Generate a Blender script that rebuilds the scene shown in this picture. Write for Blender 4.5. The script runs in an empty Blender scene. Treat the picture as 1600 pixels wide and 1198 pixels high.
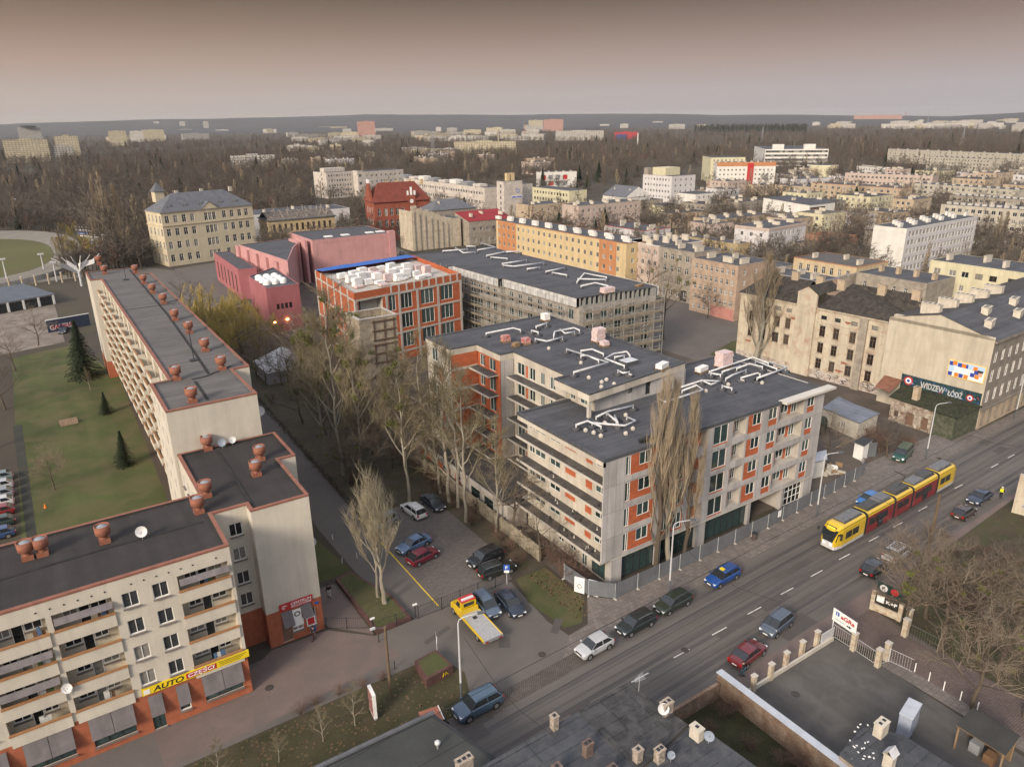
import bpy, bmesh, math, random, time
from mathutils import Vector, Matrix, noise
T0=time.time(); HAZE=5.2e-5
R=math.radians
scene=bpy.context.scene
COL=scene.collection
# ------------------------------------------------------------------ camera
W0,H0=1600.,1198.
CF,CHY,CROLL,CAZ,CH=1140.,191.,R(-0.79),R(56.69),50.
CPITCH=math.atan((H0/2-CHY)/CF)
F_=Vector((math.cos(CAZ)*math.cos(CPITCH),math.sin(CAZ)*math.cos(CPITCH),-math.sin(CPITCH)))
R0=Vector((math.sin(CAZ),-math.cos(CAZ),0)); U0=R0.cross(F_)
R_=R0*math.cos(CROLL)+U0*math.sin(CROLL); U_=U0*math.cos(CROLL)-R0*math.sin(CROLL)
CAM=Vector((0,0,CH))
cd=bpy.data.cameras.new('camera'); cam=bpy.data.objects.new('camera',cd); COL.objects.link(cam)
cd.sensor_fit='HORIZONTAL'; cd.sensor_width=36; cd.lens=CF/W0*36; cd.clip_start=.5; cd.clip_end=40000
cam.matrix_world=Matrix(((R_.x,U_.x,-F_.x,CAM.x),(R_.y,U_.y,-F_.y,CAM.y),(R_.z,U_.z,-F_.z,CAM.z),(0,0,0,1)))
scene.camera=cam
# ------------------------------------------------------------------ sky, sun, exposure
SUN_EL,SUN_AZ=R(26),R(206)          # azimuth of the sun from +x, counter-clockwise
w=bpy.data.worlds.new('World'); scene.world=w; w.use_nodes=True
nt=w.node_tree; N=nt.nodes; L=nt.links; N.clear()
out=N.new('ShaderNodeOutputWorld'); bg=N.new('ShaderNodeBackground'); bg2=N.new('ShaderNodeBackground'); mx=N.new('ShaderNodeMixShader')
sky=N.new('ShaderNodeTexSky'); sky.sky_type='NISHITA'; sky.sun_disc=False; sky.sun_elevation=SUN_EL; sky.sun_rotation=R(90)-SUN_AZ
sky.air_density=1.2; sky.dust_density=3.0; sky.altitude=100
bg.inputs[1].default_value=.15; hzt=N.new('ShaderNodeMixRGB'); hzt.inputs[0].default_value=.45; L.new(sky.outputs[0],hzt.inputs[1]); hzt.inputs[2].default_value=(3.6,3.25,2.95,1); L.new(hzt.outputs[0],bg.inputs[0])   # thin high haze greys the blue
tc=N.new('ShaderNodeTexCoord'); sx=N.new('ShaderNodeSeparateXYZ'); L.new(tc.outputs['Generated'],sx.inputs[0])
rp=N.new('ShaderNodeValToRGB'); L.new(sx.outputs[2],rp.inputs[0])
e=rp.color_ramp.elements
# low, smoky evening sky: pale grey at the horizon, brown band higher up
def lin(r,g,b): return tuple(((c/255)/12.92 if c<=10 else ((c/255+.055)/1.055)**2.4) for c in (r,g,b))+(1,)
e[0].position=0.0; e[0].color=lin(190,184,186); e[1].position=.035; e[1].color=lin(190,181,182)
for p,c in ((.07,(179,161,155)),(.105,(152,133,124)),(.145,(110,97,88)),(.22,(108,101,98))):
    k=e.new(p); k.color=lin(*c)
vx=N.new('ShaderNodeVectorMath'); vx.operation='DOT_PRODUCT'; L.new(tc.outputs['Generated'],vx.inputs[0]); vx.inputs[1].default_value=(-.75,.65,0)
mr=N.new('ShaderNodeMapRange'); L.new(vx.outputs['Value'],mr.inputs[0]); mr.inputs[1].default_value=-.5; mr.inputs[2].default_value=.9; mr.inputs[3].default_value=0; mr.inputs[4].default_value=1
wm=N.new('ShaderNodeMixRGB'); wm.blend_type='MULTIPLY'; L.new(mr.outputs[0],wm.inputs[0]); L.new(rp.outputs[0],wm.inputs[1]); wm.inputs[2].default_value=(1.12,1.02,.86,1)
L.new(wm.outputs[0],bg2.inputs[0]); bg2.inputs[1].default_value=.41
m2=N.new('ShaderNodeMapRange'); L.new(sx.outputs[2],m2.inputs[0]); m2.inputs[1].default_value=.2; m2.inputs[2].default_value=.45; m2.interpolation_type='SMOOTHSTEP'
L.new(m2.outputs[0],mx.inputs[0]); L.new(bg2.outputs[0],mx.inputs[1]); L.new(bg.outputs[0],mx.inputs[2]); L.new(mx.outputs[0],out.inputs[0])
sd=bpy.data.lights.new('sun','SUN'); sd.energy=1.6; sd.angle=R(14); sd.color=(1,.86,.70)
so=bpy.data.objects.new('sun',sd); COL.objects.link(so)
sv=Vector((math.cos(SUN_AZ)*math.cos(SUN_EL),math.sin(SUN_AZ)*math.cos(SUN_EL),math.sin(SUN_EL)))
so.rotation_euler=sv.to_track_quat('Z','Y').to_euler(); so.location=(0,0,300)
vs=scene.view_settings; vs.view_transform='Standard'; vs.look='None'; vs.exposure=1.17; vs.gamma=1; vs.use_curve_mapping=False
scene.render.engine='CYCLES'
# ------------------------------------------------------------------ measuring helpers (photo point on a plane -> world point)
def ray(x,y): return F_+R_*((x-W0/2)/CF)-U_*((y-H0/2)/CF)
def G(x,y,z=0.):
    r=ray(x,y); p=CAM+r*((z-CH)/r.z); return Vector((p.x,p.y,z))
def PR(p):
    d=Vector(p)-CAM; z=d.dot(F_)
    return (W0/2+CF*d.dot(R_)/z, H0/2-CF*d.dot(U_)/z) if z>1 else (-1e4,-1e4)
def HT(b,yt):          # height of something standing at b whose top shows at photo row yt
    lo,hi=0.,120.
    for _ in range(30):
        m=(lo+hi)/2
        if PR((b.x,b.y,m))[1]>yt: lo=m
        else: hi=m
    return lo
def Zm(ox,oy,s,*p): return [(ox+a/s,oy+b/s) for a,b in p]
# ------------------------------------------------------------------ materials
MATS={}
def newmat(name):
    m=bpy.data.materials.new(name); m.use_nodes=True; MATS[name]=m
    return m,m.node_tree.nodes,m.node_tree.links,m.node_tree.nodes['Principled BSDF']
def nd(N,t,**k):
    n=N.new(t)
    for a,b in k.items(): setattr(n,a,b)
    return n
def mat(name,col,rough=.85,amt=.18,sc=.6,streak=0.,stain=None,stain_amt=0.,metal=0.,fine=0.,bump=0.,pattern=None,rnd=0.,spec=.3,emis=None,lines=None):
    """procedural surface: base colour x two noises, optional downward streaks, stains, bricks / panel joints"""
    if name in MATS: return MATS[name]
    m,N,L,P=newmat(name)
    P.inputs['Roughness'].default_value=rough; P.inputs['Metallic'].default_value=metal; P.inputs['Specular IOR Level'].default_value=spec
    tc=nd(N,'ShaderNodeTexCoord'); co=tc.outputs['Object']
    n1=nd(N,'ShaderNodeTexNoise'); n1.inputs['Scale'].default_value=sc; n1.inputs['Detail'].default_value=5; n1.inputs['Roughness'].default_value=.65; L.new(co,n1.inputs[0])
    r1=nd(N,'ShaderNodeMapRange'); L.new(n1.outputs[0],r1.inputs[0]); r1.inputs[1].default_value=.3; r1.inputs[2].default_value=.7; r1.inputs[3].default_value=1-amt; r1.inputs[4].default_value=1+amt
    base=nd(N,'ShaderNodeRGB'); base.outputs[0].default_value=(*col[:3],1); cur=base.outputs[0]
    if pattern:
        kind,pw,ph,mortar,mc=pattern
        s=nd(N,'ShaderNodeSeparateXYZ'); L.new(co,s.inputs[0]); c=nd(N,'ShaderNodeCombineXYZ')
        if kind=='wall':
            a=nd(N,'ShaderNodeMath',operation='ADD'); L.new(s.outputs[0],a.inputs[0]); L.new(s.outputs[1],a.inputs[1]); L.new(a.outputs[0],c.inputs[0]); L.new(s.outputs[2],c.inputs[1])
        else: L.new(s.outputs[0],c.inputs[0]); L.new(s.outputs[1],c.inputs[1])
        b=nd(N,'ShaderNodeTexBrick'); L.new(c.outputs[0],b.inputs[0]); b.inputs['Scale'].default_value=1; b.inputs['Brick Width'].default_value=pw; b.inputs['Row Height'].default_value=ph; b.inputs['Mortar Size'].default_value=mortar
        b.offset=.5 if ph<.6 else 0.
        b.inputs['Color1'].default_value=(*[k*1.12 for k in col[:3]],1); b.inputs['Color2'].default_value=(*[k*.85 for k in col[:3]],1); b.inputs['Mortar'].default_value=(*mc,1); cur=b.outputs[0]
    def mul(cur,val,fac=1.):
        x=nd(N,'ShaderNodeMixRGB',blend_type='MULTIPLY'); x.inputs[0].default_value=fac; L.new(cur,x.inputs[1]); L.new(val,x.inputs[2]); return x.outputs[0]
    cur=mul(cur,r1.outputs[0])
    if streak:
        mp=nd(N,'ShaderNodeMapping'); L.new(co,mp.inputs[0]); mp.inputs['Scale'].default_value=(1.0,1.0,.10)
        n=nd(N,'ShaderNodeTexNoise'); n.inputs['Scale'].default_value=1; n.inputs['Detail'].default_value=7; n.inputs['Roughness'].default_value=.62; n.inputs['Distortion'].default_value=.7; L.new(mp.outputs[0],n.inputs[0])
        r=nd(N,'ShaderNodeMapRange'); L.new(n.outputs[0],r.inputs[0]); r.inputs[1].default_value=.4; r.inputs[2].default_value=.75; r.inputs[3].default_value=1.; r.inputs[4].default_value=1-streak
        cur=mul(cur,r.outputs[0])
    if lines:   # long marks along x (tyre tracks, felt strips): (period scale, amount)
        mp=nd(N,'ShaderNodeMapping'); L.new(co,mp.inputs[0]); mp.inputs['Scale'].default_value=lines[0]
        n=nd(N,'ShaderNodeTexNoise'); n.inputs['Scale'].default_value=1; n.inputs['Detail'].default_value=3; L.new(mp.outputs[0],n.inputs[0])
        r=nd(N,'ShaderNodeMapRange'); L.new(n.outputs[0],r.inputs[0]); r.inputs[1].default_value=.35; r.inputs[2].default_value=.65; r.inputs[3].default_value=1+lines[1]*.6; r.inputs[4].default_value=1-lines[1]
        cur=mul(cur,r.outputs[0])
    if stain:
        n=nd(N,'ShaderNodeTexNoise'); n.inputs['Scale'].default_value=sc*2.3+.05; n.inputs['Detail'].default_value=7; n.inputs['Distortion'].default_value=.6; L.new(co,n.inputs[0])
        r=nd(N,'ShaderNodeMapRange'); L.new(n.outputs[0],r.inputs[0]); r.inputs[1].default_value=.54-stain_amt*.25; r.inputs[2].default_value=.84-stain_amt*.2
        x=nd(N,'ShaderNodeMixRGB'); L.new(r.outputs[0],x.inputs[0]); L.new(cur,x.inputs[1]); x.inputs[2].default_value=(*stain,1); cur=x.outputs[0]
    if fine:
        n=nd(N,'ShaderNodeTexNoise'); n.inputs['Scale'].default_value=9; n.inputs['Detail'].default_value=4; L.new(co,n.inputs[0])
        r=nd(N,'ShaderNodeMapRange'); L.new(n.outputs[0],r.inputs[0]); r.inputs[1].default_value=.3; r.inputs[2].default_value=.7; r.inputs[3].default_value=1-fine; r.inputs[4].default_value=1+fine
        cur=mul(cur,r.outputs[0])
    if rnd:
        oi=nd(N,'ShaderNodeObjectInfo'); r=nd(N,'ShaderNodeMapRange'); L.new(oi.outputs['Random'],r.inputs[0]); r.inputs[3].default_value=1-rnd; r.inputs[4].default_value=1+rnd
        cur=mul(cur,r.outputs[0])
    L.new(cur,P.inputs['Base Color'])
    if bump:
        bn=nd(N,'ShaderNodeBump'); bn.inputs['Strength'].default_value=bump; bn.inputs['Distance'].default_value=.05; L.new(n1.outputs[0],bn.inputs['Height']); L.new(bn.outputs[0],P.inputs['Normal'])
    if emis: P.inputs['Emission Color'].default_value=(*emis[0],1); P.inputs['Emission Strength'].default_value=emis[1]
    return m
def glassmat(name,dark,light,frac):
    """window pane: dark reflective glass, some panes with blinds or curtains behind"""
    if name in MATS: return MATS[name]
    m,N,L,P=newmat(name); P.inputs['Roughness'].default_value=.12; P.inputs['Specular IOR Level'].default_value=.6
    oi=nd(N,'ShaderNodeObjectInfo'); tc=nd(N,'ShaderNodeTexCoord')
    r=nd(N,'ShaderNodeValToRGB'); r.color_ramp.interpolation='CONSTANT'; L.new(oi.outputs['Random'],r.inputs[0])
    e=r.color_ramp.elements; e[0].color=(*dark,1); e[1].position=1-frac; e[1].color=(*light,1)
    k=e.new((1-frac)*.5); k.color=(*[d*1.7+.01 for d in dark],1)
    n=nd(N,'ShaderNodeTexNoise'); n.inputs['Scale'].default_value=2.5; L.new(tc.outputs['Object'],n.inputs[0])
    mr=nd(N,'ShaderNodeMapRange'); L.new(n.outputs[0],mr.inputs[0]); mr.inputs[3].default_value=.5; mr.inputs[4].default_value=1.5
    x=nd(N,'ShaderNodeMixRGB',blend_type='MULTIPLY'); x.inputs[0].default_value=1; L.new(r.outputs[0],x.inputs[1]); L.new(mr.outputs[0],x.inputs[2]); L.new(x.outputs[0],P.inputs['Base Color'])
    return m
GL=glassmat('window_glass',(.018,.02,.022),(.22,.21,.19),.3)
GLN=glassmat('new_glass',(.015,.03,.03),(.06,.09,.09),.25)
GLD=glassmat('dusty_dark_glass',(.02,.018,.016),(.07,.06,.05),.2)
WHITE=mat('white_frame',(.72,.72,.7),.5,.05)
BROWNF=mat('old_brown_frame',(.16,.10,.07),.7,.1)
TERRA=mat('terracotta_paint',(.36,.115,.06),.8,.15,1.5,streak=.2)
DARK=mat('dark_metal',(.03,.032,.035),.5,.1)
GREYM=mat('grey_metal',(.3,.31,.33),.45,.1,metal=.3)
RUBBER=mat('rubber',(.02,.02,.02),.9,.1)
CONC=mat('raw_concrete',(.42,.39,.35),.9,.13,.5,streak=.16,fine=.05)
BRICK=mat('hollow_brick',(.42,.10,.035),.9,.10,.7,pattern=('wall',.5,.24,.02,(.25,.12,.08)))
BIT=mat('bitumen_roof',(.075,.077,.086),.8,.22,.35,stain=(.085,.085,.09),stain_amt=.2,fine=.08,lines=((.02,1.1,.1),.10),pattern=('flat',9.,1.0,.03,(.045,.046,.05)))
BIT2=mat('old_bitumen_roof',(.058,.055,.055),.88,.22,.5,stain=(.1,.095,.09),stain_amt=.25,fine=.1,lines=((1.2,.03,.1),.16))
BIT3=mat('brownish_felt_roof',(.105,.098,.092),.9,.16,.25,fine=.12,lines=((.03,1.4,.1),.2))
# ------------------------------------------------------------------ mesh builder
class M:
    def __init__(s): s.v=[]; s.f=[]; s.m=[]; s.mats=[]
    def mi(s,m):
        if m not in s.mats: s.mats.append(m)
        return s.mats.index(m)
    def poly(s,pts,m):
        b=len(s.v); s.v.extend([tuple(p) for p in pts]); s.f.append(tuple(range(b,b+len(pts)))); s.m.append(s.mi(m)); return s
    def box(s,x0,x1,y0,y1,z0,z1,m,top=None):
        b=len(s.v); s.v+=[(x0,y0,z0),(x1,y0,z0),(x1,y1,z0),(x0,y1,z0),(x0,y0,z1),(x1,y0,z1),(x1,y1,z1),(x0,y1,z1)]
        i=s.mi(m)
        for k,q in enumerate(((0,3,2,1),(4,5,6,7),(0,1,5,4),(1,2,6,5),(2,3,7,6),(3,0,4,7))):
            s.f.append(tuple(b+a for a in q)); s.m.append(s.mi(top) if (k==1 and top) else i)
        return s
    def obox(s,c,hx,hy,z0,z1,rz,m,top=None):
        ca,sa=math.cos(rz),math.sin(rz); pts=[(c[0]+ca*a-sa*b,c[1]+sa*a+ca*b) for a,b in ((-hx,-hy),(hx,-hy),(hx,hy),(-hx,hy))]
        return s.prism(pts,z0,z1,m,top)
    def prism(s,pts,z0,z1,m,top=None):
        n=len(pts); b=len(s.v); s.v+=[(p[0],p[1],z0) for p in pts]+[(p[0],p[1],z1) for p in pts]; i=s.mi(m)
        for k in range(n):
            j=(k+1)%n; s.f.append((b+k,b+j,b+n+j,b+n+k)); s.m.append(i)
        s.f.append(tuple(b+n+k for k in range(n))); s.m.append(s.mi(top) if top else i)
        s.f.append(tuple(b+k for k in reversed(range(n)))); s.m.append(i); return s
    def tube(s,pts,rs,n,m,cap=True):
        i=s.mi(m); pts=[Vector(p) for p in pts]
        if not hasattr(rs,'__len__'): rs=[rs]*len(pts)
        prev=None
        for k,p in enumerate(pts):
            d=(pts[min(k+1,len(pts)-1)]-pts[max(k-1,0)]).normalized()
            a=d.orthogonal().normalized() if prev is None else (prev-d*prev.dot(d)).normalized(); prev=a; c=d.cross(a); b=len(s.v)
            for q in range(n):
                t=2*math.pi*q/n; s.v.append(tuple(p+(a*math.cos(t)+c*math.sin(t))*rs[k]))
            if k:
                for q in range(n):
                    r=(q+1)%n; s.f.append((b-n+q,b-n+r,b+r,b+q)); s.m.append(i)
        if cap:
            s.f.append(tuple(b+q for q in range(n))); s.m.append(i); b0=b-n*(len(pts)-1); s.f.append(tuple(b0+q for q in reversed(range(n)))); s.m.append(i)
        return s
    def lathe(s,x,y,prof,n,m,mtop=None):     # prof: (r,z) list
        i=s.mi(m); b=len(s.v)
        for r,z in prof:
            for q in range(n):
                t=2*math.pi*q/n; s.v.append((x+r*math.cos(t),y+r*math.sin(t),z))
        for k in range(len(prof)-1):
            for q in range(n):
                r=(q+1)%n; s.f.append((b+k*n+q,b+k*n+r,b+(k+1)*n+r,b+(k+1)*n+q)); s.m.append(i)
        s.f.append(tuple(b+(len(prof)-1)*n+q for q in range(n))); s.m.append(s.mi(mtop) if mtop else i); return s
    def spike(s,p,d,ln,r,m):
        i=s.mi(m); a=d.orthogonal().normalized(); c=d.cross(a); b=len(s.v)
        for t in (0,2.094,4.189): s.v.append(tuple(p+(a*math.cos(t)+c*math.sin(t))*r))
        s.v.append(tuple(p+d*ln)); s.f+=[(b,b+1,b+3),(b+1,b+2,b+3),(b+2,b,b+3)]; s.m+=[i]*3
    def mesh(s,name,smooth=False):
        me=bpy.data.meshes.new(name); me.from_pydata(s.v,[],s.f)
        for m in s.mats: me.materials.append(m)
        me.polygons.foreach_set('material_index',s.m)
        if smooth: me.polygons.foreach_set('use_smooth',[True]*len(s.f))
        me.update(); return me
    def build(s,name,parent=None,smooth=False,loc=None):
        return put(name,s.mesh(name,smooth),parent,loc)
def put(name,me,parent=None,loc=None,rz=0.):
    o=bpy.data.objects.new(name,me); COL.objects.link(o)
    if parent: o.parent=parent
    if loc is not None: o.location=loc
    if rz: o.rotation_euler=(0,0,rz)
    return o
def tag(o,label=None,cat=None,group=None,kind=None):
    if label: o['label']=label
    if cat: o['category']=cat
    if group: o['group']=group
    if kind: o['kind']=kind
    return o
def thing(name,label,cat,loc=(0,0,0),rz=0.,group=None):
    o=put(name,None,None,loc,rz); o.empty_display_size=.5; return tag(o,label,cat,group)
def struct(name,b,kind='structure'): return tag(b.build(name),kind=kind)
def copy_tree(o,parent=None):
    c=o.copy(); COL.objects.link(c); c.parent=parent
    for ch in list(o.children): copy_tree(ch,c)
    return c
# ------------------------------------------------------------------ windows
WC={}
def winmesh(w,h,st):
    k=(round(w,2),round(h,2),st)
    if k in WC: return WC[k]
    b=M(); fm=BROWNF if st in('old','brown') else (DARK if st in('shop','dark') else WHITE); gm=GLN if st in('new','shop','newt') else GL
    t=.06 if w>.8 else .05; d0,d1=-.015,.07
    if st=='grid': t=.08
    x0,x1=-w/2,w/2
    b.box(x0,x1,d0,d1,0,t,fm); b.box(x0,x1,d0,d1,h-t,h,fm); b.box(x0,x0+t,d0,d1,t,h-t,fm); b.box(x1-t,x1,d0,d1,t,h-t,fm)
    vs=[];hs=[]
    if st in('w2','old','new','brown'): vs=[0.]
    if st in('w3','newt'): vs=[-w/6,w/6] if w>1.8 else [w*.1]
    if st=='old': gm=GLD
    if st=='old' or st=='tall': hs=[h*.66]; vs=[0.]
    if st=='shop':
        n=max(1,int(w/1.25)); vs=[x0+w*(i+1)/(n+1) for i in range(n)]; hs=[h*.72]
    if st=='grid':
        n=max(1,int(w/1.)); vs=[x0+w*(i+1)/(n+1) for i in range(n)]; hs=[h*.33,h*.66]
    for x in vs: b.box(x-t/2,x+t/2,d0+.004,d1,t,h-t,fm)
    for z in hs: b.box(x0+t,x1-t,d0+.008,d1-.004,z-t/2,z+t/2,fm)
    b.poly([(x0+t,.045,t),(x1-t,.045,t),(x1-t,.045,h-t),(x0+t,.045,h-t)],gm)
    WC[k]=b.mesh('window'); return WC[k]
def sillmesh(w,m):
    k=(round(w,2),'sill',m.name)
    if k not in WC: WC[k]=M().box(-w/2-.06,w/2+.06,-.22,-.02,-.07,-.01,m).mesh('sill')
    return WC[k]
class B:
    """a building: walls with real openings, windows as parts"""
    def __init__(s,name,label,cat,loc,rz,wall,group=None):
        s.t=thing(name,label,cat,loc,rz,group); s.w=M(); s.wall=wall; s.sill=None; s.nw=0
    def face(s,p0,p1,z0,z1,ops=(),mat_=None,bands=()):
        """wall from p0 to p1 (outward normal on the right); ops: (u0,u1,z0,z1,kind,arg); bands: (ztop,material) from below"""
        p0=Vector((p0[0],p0[1],0)); p1=Vector((p1[0],p1[1],0)); Lg=(p1-p0).length; d=(p1-p0)/Lg; n=Vector((d.y,-d.x,0)); up=Vector((0,0,1)); ang=math.atan2(d.y,d.x)
        ops=[o for o in ops if o[0]>.02 and o[1]<Lg-.02]
        us=sorted({0.,Lg,*[round(o[0],3) for o in ops],*[round(o[1],3) for o in ops]}); zs=sorted({z0,z1,*[round(o[2],3) for o in ops],*[round(o[3],3) for o in ops],*[b[0] for b in bands]})
        base=mat_ or s.wall
        def pt(u,z,dep=0.): return p0+d*u+up*z-n*dep
        for zi in range(len(zs)-1):
            za,zb=zs[zi],zs[zi+1]; zc=(za+zb)/2; m=base
            for bt,bm in bands:
                if zc<bt: m=bm; break
            run=None
            for ui in range(len(us)-1):
                ua,ub=us[ui],us[ui+1]; uc=(ua+ub)/2
                hole=any(o[0]<uc<o[1] and o[2]<zc<o[3] for o in ops)
                if not hole: run=(run[0],ub) if run else (ua,ub)
                if (hole or ui==len(us)-2) and run:
                    s.w.poly([pt(run[0],za),pt(run[1],za),pt(run[1],zb),pt(run[0],zb)],m); run=None
        for o in ops:
            u0,u1,a,b,kind,arg=o[:6]; dep={'W':.14,'P':.06,'L':1.3,'D':.2,'X':.5}.get(kind,.14); rm=base
            if kind=='N': continue
            if kind=='L': dep=arg.get('d',1.3); rm=arg.get('m',base)
            if kind=='P': dep=.07
            for q in ([pt(u0,a),pt(u1,a),pt(u1,a,dep),pt(u0,a,dep)],[pt(u0,b,dep),pt(u1,b,dep),pt(u1,b),pt(u0,b)],[pt(u0,a),pt(u0,a,dep),pt(u0,b,dep),pt(u0,b)],[pt(u1,a,dep),pt(u1,a),pt(u1,b),pt(u1,b,dep)]): s.w.poly(q,rm)
            def win(ua,ub,za,zb,st,dd):
                me=winmesh(ub-ua,zb-za,st); c=pt((ua+ub)/2,za,dd); ob=put('window',me,s.t,c,ang); s.nw+=1
                if s.sill: put('sill',sillmesh(ub-ua,s.sill),ob,(0,-min(dd,.1),0))
            if kind=='W': win(u0,u1,a,b,arg,.10)
            elif kind=='X': s.w.poly([pt(u0,a,dep),pt(u1,a,dep),pt(u1,b,dep),pt(u0,b,dep)],arg)
            elif kind=='D':
                me=M().box(-(u1-u0)/2,(u1-u0)/2,-.03,.05,0,b-a,arg).box((u1-u0)*.3,(u1-u0)*.3+.05,-.08,-.03,(b-a)*.45,(b-a)*.5,GREYM).mesh('door'); put('door',me,s.t,pt((u0+u1)/2,a,.12),ang)
            elif kind=='P':     # recessed brick panel with windows (list in absolute u,z)
                pm,wins=arg; hh=[(x[0]-u0,x[1]-u0,x[2],x[3]) for x in wins]
                U=sorted({u0,u1,*[x[0] for x in wins],*[x[1] for x in wins]}); Z=sorted({a,b,*[x[2] for x in wins],*[x[3] for x in wins]})
                for i in range(len(U)-1):
                    for j in range(len(Z)-1):
                        uc,zc=(U[i]+U[i+1])/2,(Z[j]+Z[j+1])/2
                        if not any(x[0]<uc<x[1] and x[2]<zc<x[3] for x in wins): s.w.poly([pt(U[i],Z[j],dep),pt(U[i+1],Z[j],dep),pt(U[i+1],Z[j+1],dep),pt(U[i],Z[j+1],dep)],pm)
                for x in wins: win(x[0],x[1],x[2],x[3],x[4],dep+.02)
            elif kind=='L':     # loggia: back wall with windows
                wins=arg.get('w',()); bm=arg.get('back',base)
                U=sorted({u0,u1,*[x[0] for x in wins],*[x[1] for x in wins]}); Z=sorted({a,b,*[x[2] for x in wins],*[x[3] for x in wins]})
                for i in range(len(U)-1):
                    for j in range(len(Z)-1):
                        uc,zc=(U[i]+U[i+1])/2,(Z[j]+Z[j+1])/2
                        if not any(x[0]<uc<x[1] and x[2]<zc<x[3] for x in wins):
                            mm=bm
                            for bx in arg.get('bk',()):
                                if bx[0]<uc<bx[1]: mm=bx[2]
                            s.w.poly([pt(U[i],Z[j],dep),pt(U[i+1],Z[j],dep),pt(U[i+1],Z[j+1],dep),pt(U[i],Z[j+1],dep)],mm)
                for x in wins: win(x[0],x[1],x[2],x[3],x[4],dep-.02)
                if arg.get('rail'):
                    rz0,rm2,cm=arg['rail']; q=M(); o0=.0
                    # parapet as its own part, standing 60 mm proud of the wall
                    def loc(u,dp): return p0+d*u-n*dp
                    A=[loc(u0-.03,-.14),loc(u1+.03,-.14),loc(u1+.03,-.03),loc(u0-.03,-.03)]
                    q.prism([(v.x,v.y) for v in A],a-.25,a+rz0,rm2)
                    A=[loc(u0-.06,-.19),loc(u1+.06,-.19),loc(u1+.06,.04),loc(u0-.06,.04)]
                    q.prism([(v.x,v.y) for v in A],a+rz0,a+rz0+.14,cm); q.build('balcony_front',s.t)
    def done(s): s.w.build('wall',s.t); return s.t
def grid(Lg,n,w,rows,h,st,m0=1.2,m1=None,kind='W'):
    """n evenly spaced windows per row; rows: sill heights"""
    m1=m0 if m1 is None else m1; o=[]
    for z in rows:
        for i in range(n):
            c=m0+(Lg-m0-m1)*(i+.5)/n; o.append((c-w/2,c+w/2,z,z+h,kind,st))
    return o
def flatroof(t,poly,z,m,par=.35,th=.28,pm=None,name='roof'):
    """felt deck inside a parapet ring"""
    b=M(); n=len(poly); cen=[]
    P=[Vector(p) for p in poly]
    ins=[]
    for i in range(n):
        a,c,d=P[i-1],P[i],P[(i+1)%n]; e1=(c-a).normalized(); e2=(d-c).normalized(); n1=Vector((-e1.y,e1.x)); n2=Vector((-e2.y,e2.x)); q=n1+n2; ins.append(c+q*(th/max(.3,q.dot(n1))))
    b.poly([(p.x,p.y,z-par*.75) for p in ins],m); r=b.build(name,t)
    k=M(); pm=pm or m
    for i in range(n):
        j=(i+1)%n; a,c,ia,ic=P[i],P[j],ins[i],ins[j]
        e1=(c-a).normalized(); nn=Vector((e1.y,-e1.x))*.04
        k.poly([(a.x,a.y,z),(c.x,c.y,z),(ic.x,ic.y,z),(ia.x,ia.y,z)],pm); k.poly([(ia.x,ia.y,z),(ic.x,ic.y,z),(ic.x,ic.y,z-par*.8),(ia.x,ia.y,z-par*.8)],m)
        k.poly([(a.x+nn.x,a.y+nn.y,z-.18),(c.x+nn.x,c.y+nn.y,z-.18),(c.x+nn.x,c.y+nn.y,z),(a.x+nn.x,a.y+nn.y,z)],pm)
        k.poly([(a.x+nn.x,a.y+nn.y,z),(c.x+nn.x,c.y+nn.y,z),(c.x,c.y,z),(a.x,a.y,z)],pm)
    k.build('parapet',t); return r
CAPM=mat('pale_chimney_plaster',(.55,.5,.42),.9,.15,1.5,streak=.25)
def chimney(t,x,y,z,l,w,h,rz=0.,m=None,cap=True,nholes=3):
    b=M(); b.obox((x,y),l/2,w/2,z-.3,z+h,rz,m or CAPM)
    if cap: b.obox((x,y),l/2+.08,w/2+.08,z+h,z+h+.1,rz,m or CAPM)
    ca,sa=math.cos(rz),math.sin(rz)
    for i in range(nholes):
        o=(i-(nholes-1)/2)*l/nholes; b.obox((x+ca*o,y+sa*o),l/nholes*.3,w*.28,z+h+.1,z+h+.113,rz,DARK)
    return b.build('chimney',t)
# ================================================================== GROUND
def sheet(name,pts,z,m,kind='structure'):
    b=M(); b.poly([(p[0],p[1],z) for p in pts],m); o=b.build(name); return tag(o,kind=kind)
ASPH=mat('asphalt',(.115,.104,.096),.85,.08,.1,fine=.06,lines=((.012,.75,1),.22),stain=(.12,.108,.1),stain_amt=.3)
ASPH2=mat('yard_asphalt',(.125,.112,.103),.9,.10,.12,fine=.07,stain=(.11,.1,.093),stain_amt=.4)
ASPH3=mat('dark_yard',(.088,.083,.078),.9,.15,.2,fine=.08,stain=(.115,.107,.1),stain_amt=.3,lines=((.9,.05,1),.12))
PAVE=mat('concrete_paving',(.165,.145,.132),.9,.12,.3,fine=.08,pattern=('flat',.5,.5,.015,(.08,.07,.065)))
PINK=mat('pinkish_paving',(.155,.118,.107),.9,.12,.2,fine=.1,stain=(.125,.105,.097),stain_amt=.5)
SOIL=mat('dark_soil',(.075,.06,.045),.95,.35,.25,fine=.3,stain=(.06,.062,.028),stain_amt=.5,bump=.3)
GRASS=mat('winter_grass',(.062,.07,.026),.95,.25,.12,fine=.3,stain=(.10,.085,.045),stain_amt=.42,bump=.3)
LAWN=mat('mown_lawn',(.064,.078,.026),.95,.22,.07,fine=.3,stain=(.105,.09,.045),stain_amt=.5,bump=.5,lines=((.25,.02,1),.2))
PITCH=mat('sports_turf',(.095,.098,.036),.95,.15,.02,fine=.1,stain=(.1,.085,.04),stain_amt=.3)
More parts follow.
